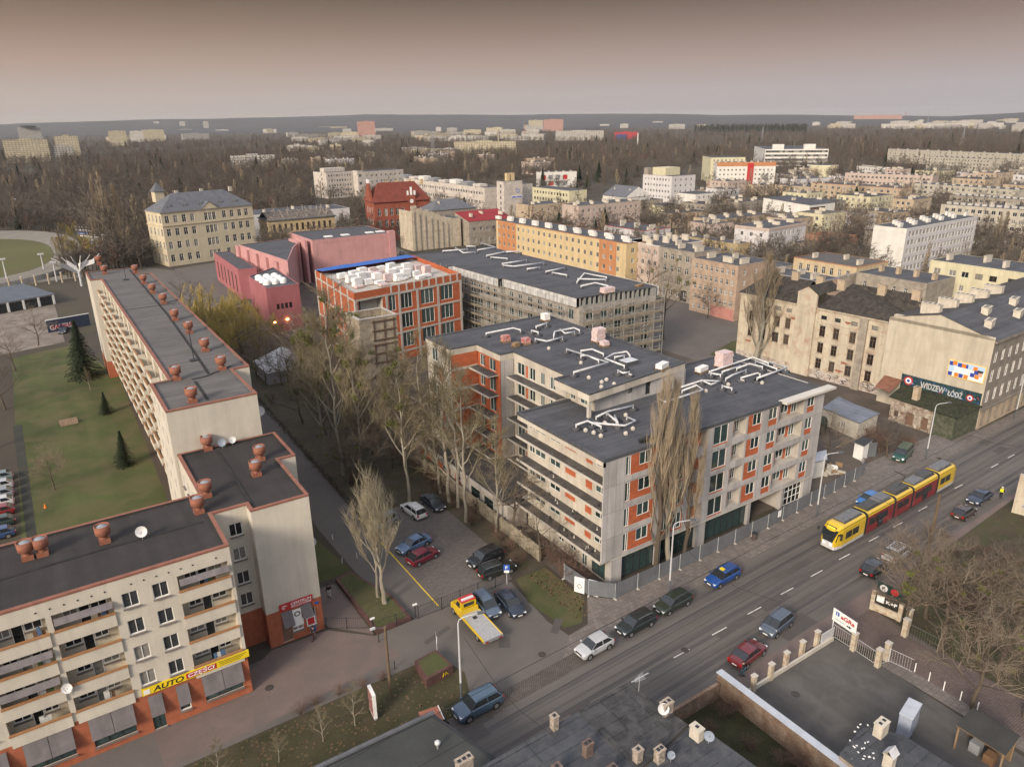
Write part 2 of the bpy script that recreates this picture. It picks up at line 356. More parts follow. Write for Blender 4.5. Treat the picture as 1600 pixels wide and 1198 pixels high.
TRACK=mat('cycle_track_concrete',(.19,.175,.15),.9,.1,.05,lines=((.01,.3,1),.12))
PAINT=mat('road_paint',(.5,.49,.46),.8,.25,1.5)
YPAINT=mat('yellow_paint',(.6,.43,.03),.8,.2,1.5)
LAND=mat('far_land',(.062,.052,.042),1.,.3,.006,stain=(.075,.07,.04),stain_amt=.3,fine=.2)
HILLM=mat('wooded_hills',(.05,.05,.055),1.,.35,.002,stain=(.04,.042,.05),stain_amt=.4)
KERB=mat('kerb_stone',(.2,.185,.165),.9,.15,.8)
RAILM=mat('rail_steel',(.09,.085,.08),.5,.2,1,metal=.4)
# land out to the horizon
g=M(); n=48
for r0,r1 in ((0,400),(400,2500),(2500,12000)):
    for k in range(n):
        a,c=2*math.pi*k/n,2*math.pi*(k+1)/n
        q=[(r0*math.cos(a),r0*math.sin(a),0),(r1*math.cos(a),r1*math.sin(a),0),(r1*math.cos(c),r1*math.sin(c),0),(r0*math.cos(c),r0*math.sin(c),0)]
        g.poly(q if r0 else q[1:]+[] if False else (q if r0 else [q[0],q[1],q[2]]),LAND)
struct('ground',g)
# wooded hills on the skyline; heights measured every few degrees
hx=[(-200,194),(0,194.5),(60,192),(120,190.5),(200,188),(245,186.5),(320,186),(400,184),(470,182.5),(540,180.5),(570,178.8),(640,179.5),(700,179.2),(800,179.8),(860,178.6),(960,178),(1050,178.2),(1130,180),(1200,179.3),(1260,179.5),(1340,181),(1420,181),(1480,182),(1530,179.5),(1600,176),(1800,174)]
g=M(); prev=None
for i in range(0,260):
    x=-200+2000*i/259
    for j in range(len(hx)-1):
        if hx[j][0]<=x<=hx[j+1][0]: t=(x-hx[j][0])/(hx[j+1][0]-hx[j][0]); y=hx[j][1]*(1-t)+hx[j+1][1]*t
    y+=.35*noise.noise((x*.05,0,0))+.3*noise.noise((x*.4,3,0))
    r=ray(x,y); h=Vector((r.x,r.y,0)).length; D=8200.; top=CAM+r*(D/h); d=Vector((r.x/h,r.y/h,0)); zt=top.z
    row=[d*5200+Vector((0,0,.5)),d*6500+Vector((0,0,zt*.28)),d*7400+Vector((0,0,zt*.62)),d*7900+Vector((0,0,zt*.9)),d*8200+Vector((0,0,zt)),d*9500+Vector((0,0,-5))]
    if prev:
        for a in range(5): g.poly([prev[a],row[a],row[a+1],prev[a+1]][::-1],HILLM)
    prev=row
struct('hills',g)
# carriageway: centre dashes run slightly askew to the blocks
def RY(x,o): return 41.05+.036*(x-55)+o
xs=[-40,0,20,40,60,85,110,112,140,200,260]
def nk(x): return RY(x,6.15)+(.9 if 109<x<112 else 0)
sheet('road',[(x,RY(x,-5.6)) for x in (-40,260)]+[(260,RY(260,6.2)),(-40,RY(-40,6.2))],.008,ASPH)
sheet('pavement_verge',[(-40,RY(-40,-5.6)),(-40,33),(46,33.2),(61,33.9),(69,33.8),(75,34.6),(118,37.2),(260,44.5),(260,RY(260,-5.6))][::-1],.004,PINK)
b=M()
for k,(px_,py_) in enumerate(((1000,1058),(1065,1020.5),(1124,985.5),(1178.8,953.5),(1230,923),(1276,895.5),(1319.5,869.5),(1365.5,841.5),(1403,819.5),(1442,794.5),(1497.5,760),(1554,727.5),(1580,712.5))):
    p=G(px_,py_); b.box(p.x-1.1,p.x+1.1,p.y-.07,p.y+.07,.012,.013,PAINT)
for x in (36,32,28,24,19,13): b.box(x-1.1,x+1.1,RY(x,-.75)-.07,RY(x,-.75)+.07,.012,.013,PAINT)
struct('lane_markings',b)
b=M()
for off in (1.45,2.45,-2.2,-1.2):
    b.poly([(-40,RY(-40,off)-.04,.0125),(260,RY(260,off)-.04,.0125),(260,RY(260,off)+.04,.0125),(-40,RY(-40,off)+.04,.0125)],RAILM)
struct('tram_rails',b)
# repairs in the asphalt and dark polished wheel tracks
PT=mat('asphalt_repair',(.082,.075,.071),.85,.1,.4,fine=.08); WT=mat('polished_wheel_track',(.088,.081,.079),.75,.12,.15,fine=.05,lines=((.02,2,1),.2)); rq=random.Random(12); b=M()
for k in range(13):
    x=rq.uniform(18,125); o=rq.uniform(-4.8,5.2); l_=rq.uniform(.8,3.2); w_=rq.uniform(.35,1.0); b.obox((x,RY(x,o)),l_,w_,.009,.0102+.0001*k,.036,PT)
for k in range(8): x=rq.uniform(24,43); y=rq.uniform(50,59); b.obox((x,y),rq.uniform(.5,1.8),rq.uniform(.3,.9),.008,.0122+.0001*k,rq.random(),PT)
struct('road_repairs',b)
b=M()
for off in (4.6,3.0,-3.9,-2.9,.6,-.3):
    for k in range(30):
        x0=-40+k*10; x1=x0+10; j0,j1=.12*noise.noise((x0*.1,off,0)),.12*noise.noise((x1*.1,off,0)); b.poly([(x0,RY(x0,off-.26+j0),.0088),(x1,RY(x1,off-.26+j1),.0088),(x1,RY(x1,off+.26+j1),.0088),(x0,RY(x0,off+.26+j0),.0088)],WT)
struct('wheel_tracks',b)
# north pavement with a real kerb
def strip(name,pts,z0,z1,side,top): return struct(name,M().prism(pts,z0,z1,side,top))
npts=[(44.2,RY(44,6.2)),(109,RY(109,6.2)),(113.5,RY(113,5.6)),(150,RY(150,5.2)),(260,RY(260,4.6)),(260,54),(128,51.2),(126,54.5),(96,54.5),(85.5,51.8),(46.5,50.9),(44.5,53)]
strip('pavement',npts,-.02,.12,KERB,PAVE)
strip('corner_pavement',[(36.2,RY(36,6.2)),(44.2,RY(44,6.2)),(44.5,53),(41.5,49.2),(38.8,48.9)],-.02,.08,KERB,PAVE)
sheet('junction_asphalt',[(-40,54.1),(20,54.1),(26.1,54.1),(27.2,50.4),(25.6,46.15),(44.1,46.85),(38.8,49.0),(38.3,52),(39,60.4),(26.6,60.4),(22.2,60.3),(18.4,64),(-40,59)],.006,ASPH2)
sheet('setts_strip',[(26,RY(26,4.2)),(42,RY(42,4.4)),(39,RY(39,6.15)),(25,RY(25,6.15))],.016,mat('granite_setts',(.13,.11,.098),.9,.2,.5,pattern=('flat',.22,.18,.03,(.05,.045,.04))))
sheet('pink_forecourt',[(1,54.6),(11,54.9),(23.4,56.2),(22.1,60.3),(18.4,64.0),(12.6,64.2),(9.6,62),(9.6,59.3),(1.,59.3)],.011,PINK)
sheet('driveway',[(26.8,60.4),(30.0,60.4),(30.2,84),(31.5,135),(32,215),(27.5,215),(26.5,135),(24.6,84),(24.9,72)],.007,ASPH2)
sheet('car_park',[(30.0,60.4),(39.4,60.4),(41.0,66.5),(41.0,83.6),(30.2,84)],.010,mat('car_park_paving',(.125,.11,.102),.9,.12,.2,fine=.08,pattern=('flat',.4,.2,.012,(.08,.07,.065))))
sheet('bank_soil',[(30.3,84.1),(41.1,83.7),(41.1,60.6),(44.3,60.6),(44.3,215),(32.2,215),(31.6,135)],.005,SOIL)
sheet('parking_line',[(29.9,61),(30.05,61),(30.2,84),(30.05,84)],.014,YPAINT)
sheet('corner_grass',[(39.2,50.2),(41.2,49.8),(44.,53.),(44,60.3),(39.8,60.3),(38.5,56)],.012,GRASS)
sheet('front_grass',[(-40,43),(20,44),(26.2,47.2),(27.1,50.4),(26.0,54.0),(-40,54.0)],.004,mat('rough_dark_grass',(.048,.045,.022),.95,.3,.2,fine=.35,stain=(.07,.055,.035),stain_amt=.4,bump=.4))
sheet('back_lawn',[(-8,95),(9.2,84),(11,170),(4.5,203),(-8,199)],.005,LAWN)
sheet('lawn_path',[(-7.3,95),(-6.2,95),(-7.0,150),(-8.4,150)],.010,mat('worn_path',(.04,.042,.035),.95,.2,.5))
sheet('garage_yard',[(-12,203),(3.2,207),(3.5,256),(-12,251)],.006,mat('pale_yard',(.21,.18,.155),.95,.25,.12,fine=.1,stain=(.12,.1,.08),stain_amt=.4))
sheet('grass_patch',[(19.5,72.6),(24.6,72.8),(23.6,82),(20.4,82)],.009,GRASS)
sheet('side_pavement',[(18.5,64.6),(22.2,60.6),(22.2,71.4),(18.6,71.8)],.009,PINK)
sheet('building_site_ground',[(44.4,54),(130,54),(136,200),(88,262),(44.4,262)],.003,mat('site_soil',(.10,.082,.07),.95,.3,.1,fine=.25,stain=(.07,.06,.05),stain_amt=.4))
sheet('courtyard_asphalt',[(118,100),(150,104),(158,150),(118,150)],.007,ASPH2)
sheet('courtyard_grass',[(121,88),(152,90),(150,108),(136,111),(124,107)],.011,GRASS)
sheet('walled_yard',[(45.7,12),(60.3,12),(61.,28),(60.7,33.2),(45.7,33.4)],.010,ASPH3)
sheet('yard_walk',[(61.,12),(62.6,14),(62.7,28.4),(61.0,28.4)],.012,PAVE)
sheet('sett_lane',[(62.6,10),(67.4,10),(67.6,26),(68.4,34),(61.2,33.9),(62.7,28.5)],.011,mat('sett_lane',(.14,.105,.095),.9,.2,.3,fine=.12,pattern=('flat',.2,.2,.02,(.07,.06,.055))))
sheet('park_ground',[(67.5,8),(130,8),(122,37.6),(84,35.4),(69,33.6),(67.7,26)],.006,mat('park_floor',(.062,.05,.032),.95,.35,.18,fine=.35,stain=(.05,.058,.022),stain_amt=.5,bump=.4))
sheet('school_square',[(46,263),(128,262),(136,312),(112,318),(44,296)],.006,ASPH2)
sheet('side_street',[(28,215),(46,215),(60,262),(40,300),(22,330),(16,320),(26,290)],.004,ASPH2)
# velodrome
def oval(cx,cy,a,b_,p=2.6,n=56): return [(cx+a*math.copysign(abs(math.cos(t))**(2/p),math.cos(t)),cy+b_*math.copysign(abs(math.sin(t))**(2/p),math.sin(t))) for t in [2*math.pi*k/n for k in range(n)]]
OC=(-40,375)
sheet('velodrome_apron',oval(*OC,65,90),.004,mat('apron',(.08,.07,.045),.95,.2,.05))
g=M(); A=oval(*OC,60,86); Bv=oval(*OC,49,66)
for k in range(56):
    j=(k+1)%56; g.poly([(A[k][0],A[k][1],1.6),(A[j][0],A[j][1],1.6),(Bv[j][0],Bv[j][1],.05),(Bv[k][0],Bv[k][1],.05)][::-1],TRACK)
    g.poly([(A[k][0],A[k][1],0),(A[j][0],A[j][1],0),(A[j][0],A[j][1],1.6),(A[k][0],A[k][1],1.6)],CONC)
struct('cycling_track',g)
sheet('sports_field',oval(*OC,48.8,65.8),.012,PITCH)
sheet('running_strip',oval(OC[0],OC[1]-72,55,4,8),.03,TRACK)

# ================================================================== LEFT BLOCK (front)
CREAM=mat('cream_render',(.545,.505,.43),.9,.08,.35,streak=.14,fine=.03)
CREAM2=mat('loggia_cream',(.55,.49,.39),.9,.08,.5,streak=.1)
SILLM=mat('dark_sill',(.16,.14,.13),.7,.1)
WOODR=mat('ochre_rail',(.33,.17,.08),.75,.15,1.5)
COPING=mat('terracotta_coping',(.24,.105,.075),.8,.18,1.2)
poly=[(-25,59.5),(9.5,59.5),(9.5,66.05),(12.65,66.05),(12.65,64.45),(18.25,64.45),(18.25,74.25),(20.1,74.25),(20.1,81.9),(9.35,81.9),(9.35,70.85),(-25,70.85)]
ZR=15.9
bl=B('apartment_block','cream five-storey apartment block with loggias, terracotta shop floor and yellow shop sign, near left corner','apartment block',(0,0,0),0,CREAM); bl.sill=SILLM
ops=[]
rows=[12.9,10.28,7.62,5.0]
for z in rows:
    for c in (1.4,3.68): ops.append((c-.6+25,c+.6+25,z,z+1.4,'W','w2'))
def logg(a,b_,z,seed):
    rr=random.Random(seed); u0,u1=a+25,b_+25; fl=z-.95; Lw=u1-u0
    w=[(u0+.35,u0+1.55,fl+1.0,fl+2.2,'w2'),(u0+1.62,u0+2.4,fl+.08,fl+2.2,'w1'),(u0+2.47,u0+3.5,fl+1.0,fl+2.2,'w2')]
    if rr.random()<.5: w=[(u0+Lw-x[1]+u0,u0+Lw-x[0]+u0,*x[2:]) for x in w]
    return (u0,u1,fl,fl+2.42,'L',dict(d=1.25,back=CREAM2,m=CREAM2,w=w,rail=(.85,CREAM,WOODR)))
for z in rows:
    ops.append(logg(5.05,9.2,z,int(z*7)));
    ops.append(logg(-4.1,.1,z,int(z*5)+1)); ops.append(logg(-8.7,-4.5,z,int(z*3)+2))
    for c in (-10.2,-12.4): ops.append((c-.6+25,c+.6+25,z,z+1.4,'W','w2'))
for a,c,z0,z1,st in ((-3.45,-.25,.75,3.3,'shop'),(-8.05,-4.8,.9,3.3,'shop'),(3.3,4.22,.95,3.4,'w1'),(5.5,8.8,.95,3.3,'shop'),(-12.6,-9.3,.9,3.3,'shop')): ops.append((a+25,c+25,z0,z1,'W',st))
ops.append((1.05+25,2.05+25,.12,3.2,'W','shop'))
TB=[(4.05,TERRA)]
bl.face(poly[0],poly[1],0,ZR,ops,bands=TB)
bl.face(poly[1],poly[2],0,ZR,(),bands=TB)
bl.face(poly[2],poly[3],0,ZR,[(1.3,2.5,z,z+1.35,'W','w2') for z in (12.8,10.1,7.4,4.9)],bands=TB)
bl.face(poly[3],poly[4],0,ZR,(),bands=TB)
bl.face(poly[4],poly[5],0,ZR,[(1.35,2.35,.15,2.4,'D',BROWNF),(2.4,3.5,1.0,3.2,'W','w2'),(4.0,4.9,.9,3.0,'W','w2')],bands=TB)
bl.face(poly[5],poly[6],0,ZR,grid(9.8,3,1.1,(3,5.7,8.4,11.1),1.3,'w2',1.5),bands=TB)
for i in range(6,12): 
    a,c=poly[i],poly[(i+1)%12]; bl.face(a,c,0,ZR,(grid(11,4,1.1,(1.5,4.3,7.1,9.9,12.7),1.3,'w2',1) if i==9 else ()),bands=TB if i!=9 else ())
LB=bl.done()
BRF=BIT3
flatroof(LB,poly,ZR,mat('dark_brown_felt',(.04,.036,.035),.9,.2,.25,fine=.12,lines=((.9,.03,.1),.16)),.3,.32,COPING)
# awnings over the shop windows: grey roller blinds leaning out
AWN=mat('grey_canvas',(.17,.155,.16),.9,.12,1.2,streak=.3)
for a,c in ((-3.55,-.15),(-8.15,-4.7),(1.0,2.15),(3.25,4.3),(5.4,8.9),(-12.7,-9.2)):
    b=M(); y=59.5
    for q in range(max(1,round((c-a)/1.7))):
        n_=max(1,round((c-a)/1.7)); x0=a+(c-a)*q/n_+.02; x1=a+(c-a)*(q+1)/n_-.02
        b.poly([(x0,y-.06,3.75),(x1,y-.06,3.75),(x1,y-.55,1.9),(x0,y-.55,1.9)][::-1],AWN); b.poly([(x0,y-.05,3.7),(x1,y-.05,3.7),(x1,y-.53,1.88),(x0,y-.53,1.88)],AWN)
    b.build('awning',LB)
for x,z in ((-1.1,9.95),(6.4,9.95),(-6.9,7.35),(6.2,12.6)): pass
for a,c,z in ((-4.0,.05,11.9),(-8.6,-4.6,9.3),(-8.6,-4.6,6.7),(5.15,9.15,11.9)):   # drop awnings inside loggia heads
    M().poly([(a,59.40,z+2.55-.4),(c,59.40,z+2.55-.4),(c,58.95,z+1.75),(a,58.95,z+1.75)][::-1],AWN).poly([(a,59.41,z+2.14),(c,59.41,z+2.14),(c,58.96,z+1.74),(a,58.96,z+1.74)],AWN).build('awning',LB)
rr=random.Random(3)
CLUT=[mat('clutter_'+n,c,.8,.2,3) for n,c in (('blue',(.08,.14,.25)),('green',(.08,.12,.05)),('white',(.5,.5,.48)),('brown',(.16,.09,.05)))]
for z in rows:      # things kept on the loggias
    for a,c in ((5.05,9.2),(-4.1,.1),(-8.7,-4.5)):
        if rr.random()<.65:
            b=M(); x=a+.6+rr.random()*(c-a-1.4)
            for q in range(3): xx=x+q*.28; hh=.95+rr.random()*.5; b.box(xx,xx+.22+rr.random()*.2,59.75+rr.random()*.2,60.1,z-.94,z-.94+hh,rr.choice(CLUT))
            b.build('balcony_clutter',LB)
b=M()       # little round vents under the roof edge
for x in [-24+.95*i for i in range(35)]:
    if x%7>1.2: b.tube([(x,59.46,15.0),(x,59.52,15.0)],.07,8,DARK)
b.build('vent_holes',LB)
# roof ventilators: terracotta pots
POT=mat('terracotta_pot',(.26,.10,.062),.75,.18,1.5,stain=(.16,.09,.07),stain_amt=.3)
def vent(px,py,z,label,s=1.,rz=0.,base=1.2):
    p=G(px,py,z); t=thing('roof_ventilator',label,'roof ventilator',p,rz,'terracotta ventilators on the left block')
    M().box(-.45*s,.45*s,-.45*s,.45*s,-.28,.35*s,POT).build('base',t)
    b=M(); b.lathe(0,0,[(.30*s,.35*s),(.30*s,.7*s)],14,POT); b.lathe(0,0,[(.36*s,.62*s),(.62*s,.85*s),(.64*s,1.65*s),(.56*s,1.66*s),(.54*s,1.5*s)],16,POT,DARK); b.build('drum',t,True)
    M().lathe(0,0,[(.5*s,1.5*s),(.25*s,1.66*s),(.03,1.72*s)],12,GREYM).build('cap',t,True); return t
# expansion joints and cable trays on the roofs
JNT=mat('roof_joint',(.028,.027,.027),.9,.3,1)
def joint(t,z,pts,w_=.16):
    for a_,c_ in zip(pts,pts[1:]):
        p,q=G(*a_,z),G(*c_,z); d=(q-p).normalized(); n_=Vector((-d.y,d.x,0))*w_; M().prism([tuple((p+n_)[:2]),tuple((p-n_)[:2]),tuple((q-n_)[:2]),tuple((q+n_)[:2])][::-1],z-.02,z+.05,JNT).build('roof_joint',t)
joint(LB,ZR-.22,[(-20,912),(160,858),(318,815)]); joint(LB,ZR-.22,[(340,705),(366,745),(393,788)])
VL=[((44,872),'first from the left on the near roof, one of a touching pair'),((67,866),'second of the touching pair at the left of the near roof'),((164,846),'alone in the middle of the near roof'),((311,800),'on the roof edge step above the recessed wall'),((323,775),'just behind the one by the roof step'),((325,702),'against the tall pale end wall beside the satellite dishes'),((407,718),'at the right edge of the middle roof'),((401,742),'in the middle roof just in front of the right edge one')]
for (x,y),d in VL: vent(x,y,ZR-.2,'terracotta pot ventilator '+d)
# second block behind: taller, long, running away
Z2=21.
poly2=[(9.0,82.1),(18.8,82.3),(18.7,93.1),(20.8,93.2),(20.8,170.3),(18.8,170.5),(18.8,179.5),(9.3,179.8),(9.3,169.4),(11.3,169.3),(11.2,93.3),(9.05,93.1)]
b2=B('apartment_block','long cream block with balconies and brown felt roof running away at the left','apartment block',(0,0,0),0,CREAM)
for i in range(12):
    a,c=poly2[i],poly2[(i+1)%12]; Lg=math.dist(a,c); o=()
    if i==3: o=grid(Lg,26,1.3,(1.5,4.3,7.1,9.9,12.7,15.5,18.2),1.3,'w2',1)[:96]
    if i==11: o=grid(Lg,3,1.2,(2,4.8,7.6,10.4,13.2,16,18.7),1.3,'w2',1)
    if i==9: o=()
    if i==6: o=grid(Lg,3,1.2,(2,4.8,7.6,10.4,13.2,16,18.7),1.3,'w2',1)
    if i==8: o=()
    if i==9: o=[(1.5+q*6.25,5.6+q*6.25,z,z+2.4,'L',dict(d=1.0,back=CREAM2,m=CREAM2,w=[(1.9+q*6.25,3.1+q*6.25,z+.9,z+2.1,'w2'),(3.2+q*6.25,4.0+q*6.25,z+.1,z+2.1,'w1')] if (q%2==0 and z>6) else ())) for q in range(12) for z in (4.2,7.,9.8,12.6,15.4,18.1)]
    b2.face(a,c,0,Z2,o,bands=[(3.6,TERRA)])
LB2=b2.done()
flatroof(LB2,poly2,Z2,mat('grey_brown_felt',(.12,.112,.108),.9,.16,.3,fine=.12,lines=((.03,1.5,.1),.16)),.3,.34,COPING)
for q in range(12):
    b=M()
    for z in (4.2,7.,9.8,12.6,15.4,18.1):
        y1=169.3-1.45-q*6.25; y0=y1-4.2; b.box(10.15,11.14,y0,y1,z-.18,z-.02,CREAM); b.box(10.1,10.2,y0,y1,z-.18,z+.95,CREAM); b.box(10.05,10.26,y0,y1,z+.95,z+1.05,WOODR); b.box(10.2,11.1,y0,y0+.08,z-.1,z+1,CREAM); b.box(10.2,11.1,y1-.08,y1,z-.1,z+1,CREAM)
    b.build('balcony_stack',LB2)
joint(LB2,Z2-.22,[(203,422),(262,492),(300,545),(326,584)]); joint(LB2,Z2-.22,[(300,593),(322,588),(360,572)]); joint(LB2,Z2-.22,[(305,596),(325,625)]); joint(LB2,Z2-.22,[(198,484),(275,474)],.08)
for px_,py_,h_ in ((303,563,5.),(197,437,5.)):
    p=G(px_,py_,Z2-.2); t=thing('aerial_pole','thin aerial pole on the long block roof, %s one'%('nearer' if px_>250 else 'farther'),'aerial',p); M().tube([(0,0,0),(0,0,h_)],.05,5,DARK).build('pole',t); M().box(-.5,.5,-.5,.5,0,.12,DARK).build('foot',t)
VB=[(301,628),(276,593),(347,577),(321,548),(296,520),(274,500),(256,474),(239,458),(225,443),(212,427),(164,428),(155,412)]
OR=['nearest','second','third','fourth','fifth','sixth','seventh','eighth','ninth','tenth','eleventh','twelfth']
for i,(x,y) in enumerate(VB): vent(x,y,Z2-.2,'terracotta pot ventilator, %s one along the roof of the long block running away'%OR[i],1.05)
def dish(px,py,z,label,r=.45,face=(-.3,-1,.35),col=None,pt=None):
    p=pt or G(px,py,z); t=thing('satellite_dish',label,'satellite dish',p,0,'satellite dishes'); d=Vector(face).normalized(); c=Vector((0,0,r+.25)); a=d.orthogonal().normalized(); e_=d.cross(a); m=col or mat('dish_white',(.6,.6,.6),.5,.08,2)
    b=M(); R1=[]
    for k,(q,dd) in enumerate(((.02,-.12),(.5,-.08),(1.,.03))):
        R1.append([c+(a*math.cos(2*math.pi*j/18)+e_*math.sin(2*math.pi*j/18))*r*q+d*dd*r*2 for j in range(18)])
    for k in range(2):
        for j in range(18): b.poly([R1[k][j],R1[k][(j+1)%18],R1[k+1][(j+1)%18],R1[k+1][j]],m)
    b.build('reflector',t,True); M().tube([(0,0,-.1),(0,0,r*.9)],.035,6,GREYM).tube([c-d*.1,Vector((0,0,r*.8))],.03,5,GREYM).build('mast',t); M().tube([c-Vector((0,0,r)),c+d*r*1.1],.015,4,GREYM).tube([c+d*r*1.1,c+d*r*1.1-d*.1],.05,6,GREYM).build('feed_arm',t); return t
dish(348,700,ZR-.2,'grey-blue satellite dish left of the pair against the tall end wall',.45,col=mat('dish_blue',(.22,.26,.32),.5,.1))
dish(364,695,ZR-.2,'small pale satellite dish right of the pair against the tall end wall',.4)
dish(223,842,ZR-.2,'white satellite dish on the near roof beside a dark hatch',.5)
dish(498,848,0,'white satellite dish on the corner of the pale blank wall',.5,pt=Vector((18.55,66.5,8.6)))
dish(411,644,0,'white satellite dish on the far end wall of the long block',.6,pt=Vector((19.2,84,17.2)))
dish(103,1068,0,'round white dish on the pier between two loggia stacks',.42,pt=Vector((-4.3,59.2,7.0)))
# lettering
LET={}
def text(s,m,size,parent,loc,rot,ext=.012,name='lettering',bold=0.,shear=0.,width=None):
    cu=bpy.data.curves.new(name,'FONT'); cu.body=s; cu.size=size; cu.extrude=ext; cu.offset=bold; cu.shear=shear; cu.align_x='LEFT'
    o=bpy.data.objects.new('tmp',cu); COL.objects.link(o); bpy.context.view_layer.update()
    me=bpy.data.meshes.new_from_object(o); bpy.data.objects.remove(o); me.name=name
    xs=[v.co.x for v in me.vertices]
    if xs and width:
        k=width/(max(xs)-min(xs)); mn=min(xs)
        for v in me.vertices: v.co.x=(v.co.x-mn)*k
    me.materials.clear(); me.materials.append(m); ob=put(name,me,parent,loc); ob.rotation_euler=rot; return ob
SY=mat('sign_yellow',(.75,.56,.02),.5,.05); SRED=mat('sign_red',(.42,.03,.035),.5,.08); SBLK=mat('sign_black',(.02,.02,.02),.6,.05); SWH=mat('sign_white',(.75,.75,.73),.5,.05); SBLUE=mat('sign_blue',(.03,.10,.42),.5,.05)
VX=(R(90),0,0)
t=thing('shop_sign','long yellow shop sign reading AUTO CZĘŚCI above the ground floor','sign',(.7,59.42,4.12))
M().box(0,8.95,-.12,0,0,.72,SY).build('sign_board',t)
M().box(3.55,6.1,-.14,-.121,.1,.62,SRED).build('red_panel',t)
M().box(.12,.62,-.14,-.121,.1,.55,SWH).build('white_panel',t)
text('AUTO',SBLK,.72,t,(.85,-.125,.1),VX,bold=.012,shear=.2,width=2.5); text('CZĘŚCI',SWH,.5,t,(3.7,-.145,.2),VX,bold=.01,shear=.2,width=2.25)
b=M()
for k in range(3): b.box(6.3+(.1 if k else 0),8.7-(k*.25),-.13,-.121,.52-k*.17,.57-k*.17,SBLK)
b.build('small_print',t)
t=thing('shop_sign','dark red sign reading CENTRUM OKULISTYCZNE on the blank pale wall end','sign',(13.95,64.36,3.95))
M().box(0,3.4,-.1,0,0,.78,SRED).build('sign_board',t)
text('CENTRUM',SWH,.42,t,(1.15,-.105,.38),VX,bold=.006,width=2.1); text('OKULISTYCZNE',SWH,.27,t,(1.15,-.105,.1),VX,bold=.004,width=2.1)
b=M()
for k in range(3): b.tube([(.5+.28*math.cos(q/9*math.pi*2)*(1-.28*k),-.108,.42+.2*math.sin(q/9*math.pi*2)*(1-.28*k)) for q in range(8)],.016,4,SWH)
b.build('eye_emblem',t)
# folded white shades and posters of that shop
b=M(); b.poly([(14.05,64.38,3.75),(15.15,64.38,3.75),(15.25,63.9,2.1),(14.15,63.9,2.1)][::-1],AWN); b.poly([(16.0,64.38,3.9),(17.1,64.38,3.9),(17.25,63.9,2.4),(16.15,63.9,2.4)][::-1],AWN); b.build('awning',LB)
b=M(); b.box(15.2,16.05,64.3,64.43,2.3,3.6,SWH); b.box(15.15,16.2,64.33,64.43,1.6,2.3,SWH); b.tube([(15.62,64.28,3.1),(15.62,64.3,3.1)],.3,14,DARK); b.tube([(15.62,64.27,3.1),(15.62,64.285,3.1)],.18,14,SWH); b.build('poster',LB); M().box(16.5,17.4,64.34,64.43,1.1,2.2,SWH).box(16.6,17.3,64.325,64.34,1.2,2.,SRED).build('framed_poster',LB)
M().box(17.55,17.95,64.38,64.43,3.35,3.6,SBLUE).build('number_plate',LB)
# ================================================================== MAIN BUILDING UNDER CONSTRUCTION
PANEL=mat('concrete_panels',(.40,.385,.375),.9,.12,.45,streak=.2,fine=.05,pattern=('wall',1.15,3.2,.018,(.2,.19,.18)))
WARMC=mat('warm_lit_concrete',(.50,.455,.385),.9,.12,.5,streak=.18,fine=.04,pattern=('wall',2.4,3.2,.012,(.3,.27,.23)))  # warm sunlight put into the concrete colour, chiefly for sun-facing walls
SLAB=mat('concrete_slab_edge',(.46,.43,.38),.9,.12,.8)
FL=[3.5,6.7,9.9,13.1]; ZL,ZU=16.3,19.4
X0,X1,YF=46.4,84.6,53.0
mb=B('unfinished_building','large unfinished grey concrete apartment building with orange brick infill and white roof ducts, centre','building site',(0,0,0),0,PANEL)
def u(x): return x-X0
ops=[]
for z in FL:
    # narrow window + brick with window, left of the poplar
    ops.append((u(49.5),u(54.1),z+.35,z+2.75,'P',(BRICK,[(u(49.53),u(50.25),z+.4,z+2.7,'newt'),(u(51.5),u(53.3),z+1.15,z+2.7,'new')])))
    ops.append((u(54.9),u(58.9),z+.35,z+2.75,'P',(BRICK,[(u(55.3),u(56.6),z+1.0,z+2.7,'new'),(u(57.3),u(58.7),z+.6,z+2.7,'new')])))
    ops.append((u(59.6),u(62.3),z+.45,z+2.75,'L',dict(d=1.1,m=CONC,back=BRICK,w=[])))
    ops.append((u(63.3),u(65.9),z+.15,z+2.75,'P',(BRICK,[(u(63.35),u(65.85),z+.35,z+2.72,'new')])))
    ops.append((u(66.7),u(69.1),z+.45,z+2.75,'L',dict(d=1.1,m=CONC,back=CONC,w=[(u(66.9),u(67.7),z+.5,z+2.7,'new'),(u(68.2),u(69.0),z+.5,z+2.7,'new')],bk=[(u(67.7),u(68.2),BRICK)])))
    ops.append((u(69.4),u(71.95),z+.3,z+2.75,'P',(BRICK,[(u(70.3),u(71.9),z+1.2,z+2.72,'new')])))
    ops.append((u(73.3),u(75.0),z+.35,z+2.8,'P',(BRICK,[(u(73.35),u(74.95),z+1.2,z+2.77,'new')])))
    ops.append((u(75.3),u(80.4),z+.45,z+2.8,'L',dict(d=1.1,m=CONC,back=CONC,w=[(u(75.4),u(76.2),z+.5,z+2.7,'new'),(u(77.0),u(78.5),z+.9,z+2.7,'new'),(u(79.2),u(80.3),z+.5,z+2.7,'new')],bk=[(u(76.2),u(77.),BRICK),(u(78.5),u(79.2),BRICK)])))
    ops.append((u(81.1),u(82.6),z+.4,z+2.8,'P',(BRICK,[(u(81.15),u(82.55),z+1.2,z+2.77,'new')])))
mb.face((X0,YF),(X1,YF),3.5,ZL,ops)
mb.face((X1,YF),(X1,71),3.5,ZL,grid(18,4,1.5,[z+.9 for z in FL],1.6,'new',1))
mb.face((X1,71),(71.0,71),3.5,ZL,grid(13,3,1.5,[z+.9 for z in FL],1.6,'new',1))
